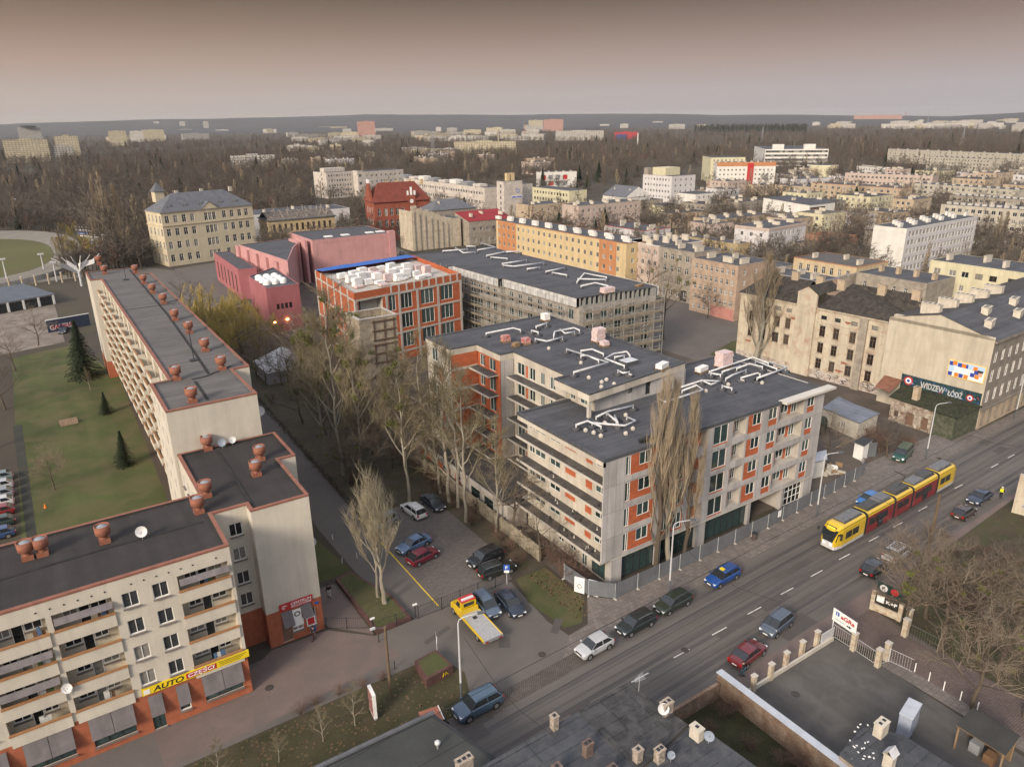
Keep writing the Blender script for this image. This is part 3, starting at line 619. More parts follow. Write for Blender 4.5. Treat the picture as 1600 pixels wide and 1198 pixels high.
# west side: recessed wall with windows, deep slabs flush with the roof edge
ow=[]
for z in FL:
    for (ya,yb,za,zb,k) in ((68.0,69.2,.9,2.5,0),(65.7,67.9,.9,2.5,0),(62.7,64.8,.9,2.5,0),(54.3,56.2,.9,2.6,0)): ow.append((69.5-yb,69.5-ya,z+za,z+zb,'W','new'))
    ow.append((69.5-61.7,69.5-59.7,z+1.0,z+2.6,'P',(BRICK,[]))); ow.append((69.5-57.9,69.5-56.7,z+.7,z+2.6,'P',(BRICK,[])))
mb.face((47.9,69.5),(47.9,YF+.1),3.5,ZL-.9,ow,WARMC)
mb.w.box(X0,X0+.22,YF+.0,69.5,ZL-.92,ZL-.01,WARMC)
mb.w.box(X0+.22,47.95,YF+.01,69.49,ZL-1.0,ZL-.92,SLAB)
mb.w.poly([(X0,YF,3.5),(X0,YF,ZL),(X0,YF+.2,ZL),(X0,YF+.2,3.5)],PANEL).poly([(X0,YF+.2,3.5),(X0,YF+.2,ZL-.9),(47.9,YF+.2,ZL-.9),(47.9,YF+.2,3.5)],PANEL)
mb.face((54.5,69.5),(47.9,69.5),3.5,ZL,(),PANEL)
DECK=mat('wet_deck_felt',(.07,.065,.062),.85,.3,.5,stain=(.13,.12,.11),stain_amt=.3,fine=.1)
for i,z in enumerate(FL):
    ye=69.9 if i else 70.4; b=M(); b.box(X0+.02,47.9,YF+.21,ye,z-.22,z,SLAB,DECK); b.box(X0,X0+.1,YF+.21,ye,z-.25,z+.04,WHITE if False else SLAB); b.build('balcony_slab',mb.t)
M().box(X0+.02,49.6,YF+.2,69.5,3.2,3.27,SLAB,DECK).build('canopy_slab',mb.t)
# ground floor: pillars, dark shop glazing, passage
gy=53.25
mb.w.box(48.0,X1-.01,YF+.01,71,3.28,3.487,SLAB)
for xa,xb in ((47.9,49.5),(54.9,55.6),(61.6,63.2),(71.2,71.7),(78.0,78.3),(82.7,84.5)): mb.w.box(xa,xb,YF+.05,YF+.75,0,3.28,PANEL)
gl=[(49.5,54.9,'shop'),(55.6,61.6,'shop'),(63.2,71.2,'shop'),(78.3,82.7,'grid')]
for xa,xb,st in gl: put('shopfront',winmesh(xb-xa,3.1,st),mb.t,((xa+xb)/2,gy+.25,.12))
mb.face((78.15,70.8),(78.15,gy+.3),0,3.28,(),CONC); mb.face((71.75,gy+.5),(71.75,70.8),0,3.28,(),CONC)
mb.face((47.95,69.5),(47.95,gy+.35),0,3.2,[(6.5,7.6,1.1,2.6,'W','new'),(8.9,10,1.1,2.6,'W','new'),(11.1,12.1,.1,2.8,'W','new'),(13.0,15.4,.1,2.9,'W','shop')],WARMC)
mb.face((X1-.1,gy+.5),(X1-.1,70.8),0,3.28,(),PANEL)
# upper volume
UP=[(52.4,63.0),(70.6,65.0),(70.9,97),(47.8,96.5),(47.8,89),(52.3,88.9),(52.3,82.6),(54.6,82.6),(54.4,70.2),(52.4,70)]
fz=1.05
for i in range(10):   # fascia hanging from the roof edge
    a,c=UP[i],UP[(i+1)%10]; mb.face(a,c,ZU-fz,ZU,(),WARMC)
mb.w.poly([(*p,ZU-fz) for p in reversed(UP)],SLAB)
# penthouse wall set back under the roof, door, small window, corner post
mb.face((54.6,64.4),(70.5,64.9),ZL-.3,ZU-fz,[(5.5,6.2,ZL+1.0,ZL+1.8,'W','dark'),(8.6,9.5,ZL+.1,ZL+2.0,'D',DARK)],PANEL)
mb.face((54.6,70.1),(54.6,64.4),ZL-.3,ZU-fz,[(.6,1.6,ZL+.1,ZL+2.0,'W','new'),(2.6,4.4,ZL+.1,ZL+2.,'W','new')],WARMC)
mb.w.box(52.55,52.95,63.2,63.6,ZL-.3,ZU-fz,SLAB)
mb.face((70.8,65),(70.8,97),0,ZU-fz,grid(32,7,1.5,[z+.9 for z in FL]+[17.0-.2],1.3,'new',1),PANEL)
mb.face((70.8,97),(47.9,96.4),0,ZU-fz,grid(22,5,1.5,[z+.9 for z in FL],1.4,'new',1),PANEL)
# court side walls (facing -x) with balconies
FU=[3.5,6.7,9.9,13.1,16.2]
def cw(x,ya,yb,pat,bal,m=WARMC):
    o=[]
    for z in FL+([16.15] if False else []):
        for (a,c,za,zb,k) in pat:
            if k=='b': o.append((a,c,z+za,z+zb,'P',(BRICK,[])))
            else: o.append((a,c,z+za,z+zb,'W','new'))
    for (a,c,za,zb,k) in pat:
        if k=='b': o.append((a,c,16.3,18.1,'P',(BRICK,[])))
        else: o.append((a,c,16.35,18.1,'W','new'))
    mb.face((x,ya),(x,yb),3.3,ZU-fz,o,m)
    for z in FL+[16.2]:
        y1,y0=ya-bal[0],ya-bal[1]; b=M(); b.box(x-1.7,x+.02,y0,y1,z-.2,z-.02,SLAB,DECK); b.box(x-1.74,x-1.66,y0,y1,z-.23,z+.03,SLAB); b.build('balcony_slab',mb.t)
cw(54.6,82.5,70.2,[(.8,2.6,.2,2.6,'w'),(2.9,3.5,.1,2.6,'b'),(3.8,5.2,.2,2.6,'w'),(6.4,7.4,.2,2.6,'w'),(8.6,9.8,.2,2.6,'w')],(.6,12.2))
cw(52.4,88.8,82.7,[(.5,1.9,.2,2.6,'w'),(2.0,3.0,.1,2.6,'b'),(3.1,4.8,.2,2.6,'w'),(4.85,5.6,.1,2.6,'b')],(.0,5.6),BRICK)
mb.face((52.4,82.6),(54.6,82.6),3.3,ZU-fz,(),PANEL)
mb.face((47.9,88.95),(52.4,88.9),3.3,ZU-fz,(),BRICK)
for z in FL+[16.2]: mb.w.box(47.86,52.38,88.82,88.9,z-.25,z+.12,SLAB)
mb.face((47.9,96.4),(47.9,88.95),3.3,ZU-fz,[(1.5,3.3,z+.4,z+2.6,'W','new') for z in FL+[15.9]]+[(3.6,5.0,z+.3,z+2.6,'P',(BRICK,[])) for z in FL],WARMC)
# low wing on the left, ground floor, green-grey flat deck (garage level)
lw=[(44.9,69.9),(54.3,69.9),(54.3,96),(44.9,96)]
mb.face((44.95,96),(44.95,69.9),0,3.3,[(1.,5,.2,2.6,'P',(BRICK,[])),(7,11,.2,2.6,'P',(BRICK,[(8.5,9.8,1.6,2.5,'new')])),(12.2,14.,.2,2.6,'P',(BRICK,[(12.4,13.8,1.8,2.55,'new')])),(16.8,19.2,.15,2.6,'W','shop'),(20.3,22.6,.15,2.6,'W','shop')],CONC)
mb.face((44.95,69.9),(47.95,69.9),0,3.3,(),CONC)
MB_=mb.done()
flatroof(MB_,[(44.95,69.9),(54.5,69.9),(54.5,82.5),(52.35,82.7),(52.35,88.8),(47.85,88.9),(47.85,96.4),(44.95,96.4)],3.35,DECK,.15,.3,SLAB,'low_roof')
low=[(X0,YF),(X1,YF),(87.3,71.0),(71.0,71.0),(70.8,65.1),(54.7,64.5),(54.7,70.15),(X0,69.6)]
b=M(); b.poly([(p[0],p[1],ZL-.16) for p in low],BIT); b.build('roof',MB_)
b=M()
def rim(a,c,w,z0,z1,m):
    a,c=Vector(a),Vector(c); d=(c-a).normalized(); nn=Vector((-d.y,d.x))*w; b.prism([tuple(a),tuple(c),tuple(c+nn),tuple(a+nn)],z0,z1,m)
rim((X0-.05,YF-.05),(X1,YF-.05),.4,ZL-.35,ZL+.03,BIT); rim((X0-.05,69.6),(X0-.05,YF+.35),.4,ZL-.35,ZL+.034,BIT); rim((X1+.0,YF+.35),(87.3,71),.35,ZL-.35,ZL+.034,BIT); rim((87,71),(71.,71.),.35,ZL-.35,ZL+.03,BIT); rim((54.5,69.6),(X0+.4,69.6),.4,ZL-.35,ZL+.03,BIT)
b.build('parapet',MB_)
M().box(75.6,85.9,52.25,53.5,ZL-.2,ZL+.08,mat('pale_fascia',(.52,.49,.44),.7,.1)).build('roof_canopy',MB_)
flatroof(MB_,UP,ZU,BIT,.2,.4,BIT)
# roof ducts: insulated white pipes on little feet
DUCT=mat('white_duct_wrap',(.52,.53,.545),.4,.25,2.5)
def ducts(t,z,lists,r=.135,name='ventilation_duct'):
    for pl in lists:
        P=[G(x,y,z) for x,y in pl]; b=M(); pts=[p+Vector((0,0,.45)) for p in P]; b.tube(pts,r,7,DUCT)
        for p in (P[0],P[-1]): b.tube([p+Vector((0,0,-.2)),p+Vector((0,0,.45+r))],.09,6,DUCT); b.obox((p.x,p.y),.45,.45,z-.25,z+.12,0,BIT)
        b.build(name,t,True)
q7=lambda *p:Zm(800,400,3.993,*p)
ducts(MB_,ZU,[q7((385,745),(600,685),(340,600)),q7((145,535),(215,550),(315,525)),q7((260,520),(265,490),(385,465),(420,480)),q7((430,610),(500,600),(570,630)),q7((735,640),(715,615),(630,630),(580,660),(700,705)),q7((150,455),(215,440)),Zm(620,480,6.654,(930,300),(1210,245),(1285,265)),q7((300,475),(330,500),(390,490)),q7((430,640),(470,640),(540,670)),Zm(620,480,6.654,(1450,230),(1560,190)),Zm(620,480,6.654,(1400,270),(1470,290)),q7((640,650),(700,640)),q7((660,735),(690,750),(730,745))])
ducts(MB_,ZL,[q7((525,1025),(600,990),(755,955)),q7((400,1075),(470,1050),(555,1085)),q7((500,1062),(700,1080),(770,1050),(715,1025)),q7((590,1000),(650,1050)),q7((910,905),(950,930),(1190,855),(1150,825),(1060,860)),q7((1030,845),(1185,795),(1300,800),(1240,820),(1180,795)),q7((1230,740),(1380,690),(1500,650),(1597,685)),Zm(1060,580,6.654,(820,100),(1110,0)),Zm(1060,580,6.654,(490,110),(560,70),(700,20)),Zm(1060,580,6.654,(650,100),(820,50),(845,65)),Zm(1180,430,5.704,(120,800),(275,850),(15,945)),Zm(1180,430,5.704,(0,790),(130,840),(190,860)),q7((1310,830),(1370,845)),q7((1240,750),(1300,760)),q7((1400,720),(1480,690),(1560,710)),q7((640,1020),(660,1065)),q7((1310,740),(1420,705))])
b0=0
for (x,y) in q7((80,520),(230,575),(430,665),(480,757),(560,785),(590,770),(637,797),(558,815),(740,745)): 
    p=G(x,y,ZU); M().lathe(p.x,p.y,[(.25,ZU-.2),(.28,ZU+.08),(.1,ZU+.25)],8,SLAB).build('roof_outlet',MB_)
for (x,y) in q7((460,1085),(510,1100),(555,1120),(710,1105),(755,1075),(710,990),(580,1040),(1140,805),(1210,840),(1350,800),(1440,780),(1560,790)):
    p=G(x,y,ZL); M().lathe(p.x,p.y,[(.25,ZL-.2),(.28,ZL+.08),(.1,ZL+.25)],8,SLAB).build('roof_outlet',MB_)
p=G(982,566,ZU); M().obox((p.x,p.y),1.1,.8,ZU-.2,ZU+.35,0,BIT,DUCT).build('roof_hatch',MB_)
for k in range(14):
    p=G(998+k*2.1+random.Random(k).random()*4,688-k*.55+random.Random(k+9).random()*3,ZL)
    M().obox((p.x,p.y),.22,.18,ZL-.15,ZL+.18+.1*(k%3),k,DARK).build('paving_support',MB_)
rr=random.Random(11)
for i,z in enumerate(FL[:3]):     # small plastic feet stacked on the slabs
    for k in range((3,10,13)[::-1][i]):
        y=54.5+rr.random()*10; x=46.8+rr.random()*.9; M().lathe(x,y,[(.12,z),(.12,z+.08),(.05,z+.12),(.05,z+.3),(.1,z+.31)],6,DARK if k%3 else SLAB).build('paving_foot',MB_)
# pallets of material on the roofs
PAL=mat('pallet_wood',(.25,.17,.1),.9,.2,4); REDW=mat('red_wrapped_blocks',(.4,.12,.1),.6,.2,2,stain=(.6,.5,.48),stain_amt=.5); WRAP=mat('white_film_wrapped_blocks',(.62,.55,.54),.5,.12,2,stain=(.5,.2,.17),stain_amt=.45); FOAM=mat('white_insulation_boards',(.72,.71,.69),.7,.08,2)
def pallet(px,py,z,lx,ly,h,m,label,rz=0.,stack=1,grp=None):
    p=G(px,py,z); t=thing('pallet_stack',label,'pallet',(p.x,p.y,z),rz,grp or 'pallets and board stacks on the unfinished roofs')
    b=M()
    for k in (-1,0,1): b.box(-lx/2,lx/2,k*(ly/2-.06)-.05,k*(ly/2-.06)+.05,-.2,.1,PAL)
    b.box(-lx/2,lx/2,-ly/2,ly/2,.1,.13,PAL); b.build('pallet',t)
    b=M(); r_=random.Random(int(px*7+py)); n_=max(2,int(h/.35))
    for k in range(n_):
        j=(r_.random()-.5)*.08; b.box(-lx/2+.04+j,lx/2-.04+j,-ly/2+.04-j,ly/2-.04-j,.13+h*k/n_,.13+h*(k+1)/n_-.012,m)
    b.build('load',t); return t
pallet(935,533,ZU,1.7,1.3,1.9,WRAP,'tall film-wrapped pallet stack at the middle of the upper roof')
pallet(944,540,ZU,1.2,1.0,.6,WRAP,'low wrapped pallet at the foot of the tall stack on the upper roof')
pallet(852,500,ZU,1.2,1.2,1.0,FOAM,'single white block stack at the far edge of the upper roof')
pallet(790,533,ZU,1.3,.9,.8,REDW,'red and white wrapped pallet on the left of the upper roof')
pallet(806,540,ZU,1.1,.8,.35,PAL,'low pale pallet right of the red and white one',0.2)
pallet(822,536,ZU,1.2,1.,.7,REDW,'mixed pallet beside the low pale one on the upper roof',-.1)
pallet(1035,575,ZU,2.0,1.0,.6,FOAM,'white boards lying at the right corner of the upper roof',.3)
pallet(1130,572,ZL,2.2,1.6,2.1,WRAP,'biggest wrapped stack on the lower right roof')
pallet(1096,580,ZL,2.2,1.0,.6,FOAM,'low jumbled pale heap beside the biggest wrapped stack',.2)
# ================================================================== BRICK BUILDING WITH WHITE BOARDS ON ITS ROOF
br=G(553,458,17.); dr=G(720,427,17.)-br; rz5=math.atan2(dr.y,dr.x); L5,D5,Z5=dr.length,29.,17.; SK=D5*math.tan(R(14))
bb=B('unfinished_building','orange brick unfinished building with white insulation stacks on top and big dark windows','building site',(br.x,br.y,0),rz5,BRICK)
wn=[]
for z in (2.2,6.6,11.0):
    for a,c in ((8.5,10.2),(11.6,14.6),(17.0,20.6),(22.6,26.2)): wn.append((a,c,z+.6,z+4.0,'W','newt' if a>9 else 'new'))
wn=[w for w in wn if not(w[0]<9 and w[2]<4)]
bb.face((0,0),(L5,0),0,Z5-.01,wn+[(.9,6.8,11.4,15.2,'L',dict(d=2.,m=CONC,back=CONC,w=[(1.0,2.6,11.5,15.0,'new')]))],BRICK)
bb.face((SK,D5),(0,0),0,Z5-.01,(),BRICK); bb.face((L5,0),(L5+SK,D5),0,Z5-.01,grid(D5,5,2.4,(2.8,7.2,11.6),3,'new',2),BRICK); bb.face((L5+SK,D5),(SK,D5),0,Z5-.01,(),BRICK)
def q5(e): return [(-e,-e),(L5+e,-e),(L5+SK+e,D5+e),(SK-e,D5+e)]
for z in (1.9,6.3,10.7,15.3): bb.w.prism(q5(.08),z-.22,z+.18,CONC)
for x in (-.05,7.6,10.9,15.8,21.6,L5-.5): bb.w.box(x,x+.55,-.10,.4,0,15.1,CONC)
for y in (4,9,14,19,24,28.4): bb.w.box(-.10+SK*y/D5,.3+SK*y/D5,y,y+.45,0,Z5,CONC)
for a,c in ((11.4,14.8),(16.8,20.8),(22.4,26.4)):
    for z in (7.2,11.6): bb.w.box(a,c,-.1,-.01,z+3.4,z+3.62,SLAB)
k=9.
while k<L5: bb.w.box(k,k+.4,-.07,.2,15.5,17.0,SLAB); k+=2.05
BBt=bb.done()
b=M(); b.prism(q5(-.3),15.5,15.95,CONC); b.build('roof',BBt)
b=M(); b.box(7.,L5,0.35,.5,15.9,17.1,SLAB); b.build('parapet',BBt)
b=M()
for x in (SK,SK+9,SK+18): b.poly([(x,D5-3.5,17.05+.1*(x%2)),(x+9.3,D5-3.8,17.15),(x+9.1,D5+.3,17.25),(x,D5+.2,17.1)],mat('blue_tarpaulin',(.03,.12,.42),.5,.15,1))
b.build('tarpaulin',BBt)
rr=random.Random(5); cz=math.cos(rz5); sz=math.sin(rz5)
for k in range(30):
    if k<22: ly=8+(k//8)*5.5+rr.random()*1.5; lx=3.5+SK*ly/D5+(k%8)*2.75+rr.random()*.8
    else: lx,ly=5+rr.random()*19,5.+rr.random()*3
    wx,wy=br.x+cz*lx-sz*ly,br.y+sz*lx+cz*ly; q=PR((wx,wy,16.))
    h=1.2+rr.random()*1.0 if k<22 else .4+rr.random()*.5
    t=pallet(q[0],q[1],16.,2.2,1.3,h,(FOAM,FOAM,FOAM,WRAP)[k%4],('white board stack on the orange brick building, %s row, %s from the left'%(('front','middle','back')[min(2,k//8)],OR[k%8].replace('nearest','first'))) if k<22 else 'low loose board stack at the front of the brick roof, %s of eight'%OR[k-22].replace('nearest','first'),rz5+rr.random()*.15,grp='white board stacks on the brick building')
# little window balconies on its right flank
for z in (6.3,10.7): M().box(L5+.0,L5+2.2,2,5.5,z-.2,z-.02,SLAB).box(L5+2.1,L5+2.2,2,5.5,z-.02,z+1.,SLAB).box(L5,L5+2.2,1.95,2.05,z-.02,z+1.,SLAB).build('balcony',BBt)
# ================================================================== OLD CONCRETE TOWER with rusty lattice
ST=mat('stained_old_plaster',(.36,.31,.235),.95,.2,.4,streak=.3,stain=(.2,.16,.13),stain_amt=.5,fine=.1,bump=.2)
tw=G(561,500,18.); t=B('ruined_tower','roofless stained concrete tower with rusty lattice on its front, beside the brick building','tower',(tw.x,tw.y,0),0,ST)
t.face((0,0),(7.1,0),0,18,()); t.face((0,6.3),(0,0),0,18,[(2,3,5,6.5,'X',DARK)]); t.face((7.1,0),(7.1,6.3),0,18); t.face((7.1,6.3),(0,6.3),0,18)
t.w.box(-.08,7.18,-.08,.38,17.85,18.05,CONC).box(-.08,.38,.38,6.38,17.85,18.05,CONC).box(6.72,7.18,.38,6.38,17.85,18.05,CONC).box(.38,6.72,5.95,6.38,17.85,18.05,CONC)
for q in ([(.38,.38),(6.72,.38)],[(6.72,.38),(6.72,5.95)],[(6.72,5.95),(.38,5.95)],[(.38,5.95),(.38,.38)]): t.w.poly([(*q[0],13),(*q[1],13),(*q[1],17.9),(*q[0],17.9)],ST)
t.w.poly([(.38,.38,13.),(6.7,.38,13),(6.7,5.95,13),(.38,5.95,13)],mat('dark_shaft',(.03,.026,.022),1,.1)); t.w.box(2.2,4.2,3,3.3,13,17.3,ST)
TW=t.done(); RUST=mat('rusty_steel',(.12,.075,.05),.9,.2,2); b=M()
for z in (17.3,15.6,13.9,13.0,11.4,9.7): b.box(2.2,6.9,-.28,-.14,z-.1,z+.1,RUST)
for x in (2.6,4.6,6.4): b.box(x-.09,x+.09,-.16,-.05,13.7,17.6,RUST); b.box(x-.09,x+.09,-.16,-.05,9.3,13.2,RUST)
b.build('steel_lattice',TW)
an=B('ruined_annex','low roofless pink-plastered annex with pale rim below the ruined tower','ruin',(45.2,110.2,0),0,mat('faded_pink_plaster',(.30,.20,.17),.95,.2,.6,streak=.3,stain=(.2,.15,.12),stain_amt=.4))
an.face((0,0),(7.5,0),0,3.4,[(4.3,6.0,.3,2.4,'X',DARK)]); an.face((0,6.8),(0,0),0,3.4); an.face((7.5,0),(7.5,6.8),0,3.4); an.w.box(0,7.5,0,.3,3.4,3.55,SLAB).box(0,.3,.3,6.8,3.4,3.55,SLAB).box(7.2,7.5,.3,6.8,3.4,3.55,SLAB).poly([(.3,.3,2.6),(7.2,.3,2.6),(7.2,6.8,2.6),(.3,6.8,2.6)],SOIL)
an.done()
# ================================================================== SCAFFOLDED BUILDING
CLAD=mat('pale_cladding',(.48,.48,.47),.6,.1,1,pattern=('wall',1.2,3,.03,(.25,.25,.25)))
P4=[(92.2,114.8),(112.3,113.2),(111.2,181.5),(88.2,182.5),(87.9,168),(89.6,167.8),(90.7,140.5),(91.4,140.4)]
P4=[(92.2,114.8),(112.3,113.2),(111.2,181.5),(86.8,182.5),(87.4,162.5),(89.6,162.6),(90.2,141.5),(91.2,141.4)]
sb=B('unfinished_building','unfinished building wrapped in scaffolding with pale roof band and dark roof full of ducts','building site',(0,0,0),0,mat('shaded_block_wall',(.36,.33,.29),.9,.2,.5,streak=.25,stain=(.2,.18,.16),stain_amt=.4)); Z4=16.
for i in range(8):
    a,c=P4[i],P4[(i+1)%8]; Lg=math.dist(a,c); o=[]
    if Lg>5 and i not in(2,): o=grid(Lg,max(2,int(Lg/3.4)),1.7,(1.,4.3,7.6,10.9),2.2,'new',.8)
    sb.face(a,c,0,Z4-2.0,o); sb.w
    aa,cc=Vector(a),Vector(c); d=(cc-aa).normalized(); nn=Vector((d.y,-d.x))*.7
    if i!=0: sb.face(tuple(aa+nn),tuple(cc+nn),Z4-2.,Z4,(),CLAD); sb.w.poly([(*a,Z4-2),(*c,Z4-2),(*(cc+nn),Z4-2),(*(aa+nn),Z4-2)][::-1],SLAB)
    else: sb.face(a,c,Z4-2.,Z4,[(x,x+.9,Z4-1.8,Z4-.2,'X',DARK) for x in [.4+1.25*k for k in range(15)]],mat('fascia_studs',(.25,.25,.24),.7,.1))
SBt=sb.done(); off=[]
for i in range(8):
    a,c=P4[i],P4[(i+1)%8]
flatroof(SBt,[(91.5,114.8),(112.3,113.2),(111.9,182.1),(86.1,183.1),(86.7,161.8),(88.9,161.9),(89.5,140.8),(90.5,140.7)],Z4+.05,BIT,.2,.4,BIT)
q4=lambda *p:Zm(640,380,6.154,*p)
ducts(SBt,Z4,[q4((320,90),(560,75)),q4((440,60),(520,110),(630,100)),q4((550,45),(630,45)),q4((690,15),(825,55),(655,80)),q4((740,135),(970,90)),q4((780,150),(940,165)),q4((890,215),(1125,180)),q4((900,230),(1000,240),(1290,205)),q4((1060,95),(900,100)),q4((1130,265),(1250,250)),q4((1310,290),(1490,255)),q4((1370,300),(1510,325)),q7((405,175),(450,120),(590,145)),q7((430,200),(520,180),(600,200)),q7((410,155),(585,160))],.19)
pallet(949,457,Z4,3,1.6,1.0,WRAP,'wrapped block stack on the near right end of the scaffolded roof')
pallet(999,447,Z4,2.2,1.0,.25,PAL,'flat pale timber stack near the right corner of the scaffolded roof',.3)
SC=mat('scaffold_tube',(.30,.30,.28),.5,.15,1); SBD=mat('scaffold_board',(.24,.2,.15),.85,.25,1)
def scaffold(a,c,label,H=16.6,off=1.0,lv=(2.2,4.4,6.6,8.8,11.0,13.2)):
    a,c=Vector(a),Vector(c); Lg=(c-a).length; d=(c-a)/Lg; nn=Vector((d.y,-d.x)); t=thing('scaffolding',label,'scaffolding',(a.x,a.y,0),math.atan2(d.y,d.x),'scaffolding round the unfinished building'); n_=int(Lg/2.6)
    for k in range(n_+1):
        x=Lg*k/n_; M().tube([(x,-off,0),(x,-off,H)],.06,5,SC).build('standard',t); M().tube([(x,-off-.9,0),(x,-off-.9,H-.2)],.06,5,SC).build('standard',t)
        b=M()
        for z in lv: b.tube([(x,-off-.9,z),(x,-off,z)],.035,4,SC)
        b.build('transom',t)
    for z in lv:
        M().box(0,Lg,-off-.95,-off+.05,z,z+.09,SBD).box(0,Lg,-off-.97,-off-.93,z+.09,z+.26,SBD).build('deck',t)
        for dz in (.5,1.05): M().tube([(0,-off-.9,z+dz),(Lg,-off-.9,z+dz)],.05,4,SC).build('guard_rail',t)
    return t
scaffold((86.0,182),(90.6,116),'long scaffolding along the left side of the unfinished building with dark roof')
scaffold((91.2,114.2),(112.6,112.6),'scaffolding across the near end of the unfinished building with dark roof',16.2)
# ================================================================== PINK HALLS
PK=mat('pink_render',(.50,.27,.265),.85,.10,.25,streak=.14); PK2=mat('deep_pink_render',(.34,.125,.135),.85,.1,.3,streak=.12)
def solid(name,label,cat,poly,z,m,roofm=BIT,ops={},z0=0,par=.3,pm=None,rb=None):
    q=B(name,label,cat,(0,0,0),0,m)
    for i in range(len(poly)): q.face(poly[i],poly[(i+1)%len(poly)],z0,z,ops.get(i,()))
    t=q.done(); flatroof(t,poly,z,roofm,par,.3,pm or m); return t
tt=solid('theatre_hall','pink windowless hall block with flat dark roof behind the brick building','hall',[(78.6,238.5),(107.4,238.5),(107.4,262),(78.6,262)],14.2,PK,ops={0:[(1.5,26,1.2,13.0,'P',(PK,[]))]})
b=M(); 
for k,(x,y) in enumerate(((76.5,239.6),(75.,243),(71.3,241))): b.box(x,x+.8,y,y+9,0,14.2-.8*k,PK)
b.build('fin_wall',tt); M().box(106,108.4,238.2,240,0,14.8,PK).build('corner_fin',tt)
for x in (85,91,100,104): M().box(x,x+2.6,243,245.3,14,14.3,SWH).build('skylight',tt)
fan=[(60.0,207.5),(71,222),(76.5,238),(76.5,256),(58,250),(55.5,228)]
fan=[(62.2,212.5),(71.5,236),(75,243),(76.5,256),(58.5,252.5)]
ta=solid('theatre_auditorium','fan-shaped pink auditorium with tall fins and low sloping dark roof','hall',fan,13.0,PK)
for k in range(5):
    t_=k/5.; a=Vector(fan[4])*(1-t_)+Vector(fan[0])*t_; M().obox((a.x-.5,a.y),.35,1.1,0,12.6-k*.2,R(8),PK).build('fin_wall',ta)
solid('foyer','deep pink low foyer with tall dark windows left of the pink halls','hall',[(51.6,228),(57,227.5),(58.4,265),(52.8,265)],9.3,PK2,ops={3:grid(37,6,1.6,(1.5,),5.5,'shop',2)})
th=solid('theatre_annex','deep pink block with round cowls on its roof and a lit wall lamp','hall',[(47.8,184.5),(56.4,185),(58.,212.5),(48.4,203)],11.6,PK2,ops={0:[(2.2+k*1.1,3.0+k*1.1,5.8,7.2,'W','dark') for k in range(4)]})
for k in range(9):
    x=49.6+(k%3)*2.1; y=190+(k//3)*3.6; M().lathe(x,y,[(1.0,11.3),(1.0,12.3),(.9,12.5),(.5,12.8)],12,SWH).build('roof_cowl',th,True)
LAMPG=mat('lit_wall_lamp',(1,.6,.2),.5,0,emis=((1,.55,.15),14.))
M().box(-.3,.3,-.3,-.05,-.15,.2,LAMPG).build('wall_lamp',th,loc=(52.3,184.7,2.9))
M().box(-.2,.2,-.3,-.05,-.15,.2,LAMPG).build('wall_lamp',th,loc=(49.0,184.6,2.6))
gz=thing('party_tent','white peaked tent roof among the bare trees beside the driveway','tent',G(445,585),0)
TENT=mat('white_tent_fabric',(.6,.61,.62),.6,.08,1)
b=M(); b.poly([(-5,-5,2.6),(5,-5,2.6),(0,0,6.2)],TENT).poly([(5,-5,2.6),(5,5,2.6),(0,0,6.2)],TENT).poly([(5,5,2.6),(-5,5,2.6),(0,0,6.2)],TENT).poly([(-5,5,2.6),(-5,-5,2.6),(0,0,6.2)],TENT); b.build('roof',gz)
b=M(); b.box(-4.8,4.8,-4.8,4.8,0,2.6,mat('grey_tent_wall',(.3,.3,.31),.8,.1)); b.build('side_wall',gz)
# ================================================================== THE TOWN BEHIND
FOOT=[]      # footprints, to keep trees out
MARK=[]      # named buildings that labels can refer to
NTH='first second third fourth fifth sixth seventh eighth ninth tenth eleventh twelfth thirteenth fourteenth fifteenth sixteenth seventeenth eighteenth nineteenth twentieth'.split()+['twenty-'+k for k in 'first second third fourth fifth sixth seventh eighth ninth'.split()]+['thirtieth']+['thirty-'+k for k in 'first second third fourth fifth sixth seventh eighth ninth'.split()]+['fortieth']
def short(l):
    for s in (' with ',', ',' behind ',' left of',' right of',' among',' in front',' between',' at the',' on the',' beyond',' below',' before',' standing',' peeping',' beside',' half ',' veiled',' running'): l=l.split(s)[0]
    return ' '.join(l.split()[:7])
def relabel(items,marks):
    """items: (object, phrase, x, y); each label names the nearest landmark, the side it stands on as seen here, and its rank"""
    groups={}
    for o,ph,x,y in items:
        q=PR((x,y,0)); m=min(marks,key=lambda k:math.hypot(k[2]-x,k[3]-y)); k=PR((m[2],m[3],0)); dx_,dy_=q[0]-k[0],q[1]-k[1]
        side=('right of' if dx_>0 else 'left of') if abs(dx_)>abs(dy_)*1.1 else ('in front of' if dy_>0 else 'behind')
        groups.setdefault(' '.join([ph,side,'the',short(m[1])]),[]).append((q[0],o))
    for l,v in groups.items():
        v.sort(key=lambda t:t[0])
        for i,(_,o) in enumerate(v):
            o['label']=l if len(v)==1 else ' '.join((l+', '+NTH[i%40]+' from the left').split()[:16])
def fitx(b,d,px,z,lo=1.,hi=220.):
    f=lambda t: PR((b.x+d.x*t,b.y+d.y*t,z))[0]-px
    if f(lo)*f(hi)>0: return None
    for _ in range(40):
        m=(lo+hi)/2
        if f(lo)*f(m)<=0: hi=m
        else: lo=m
    return lo
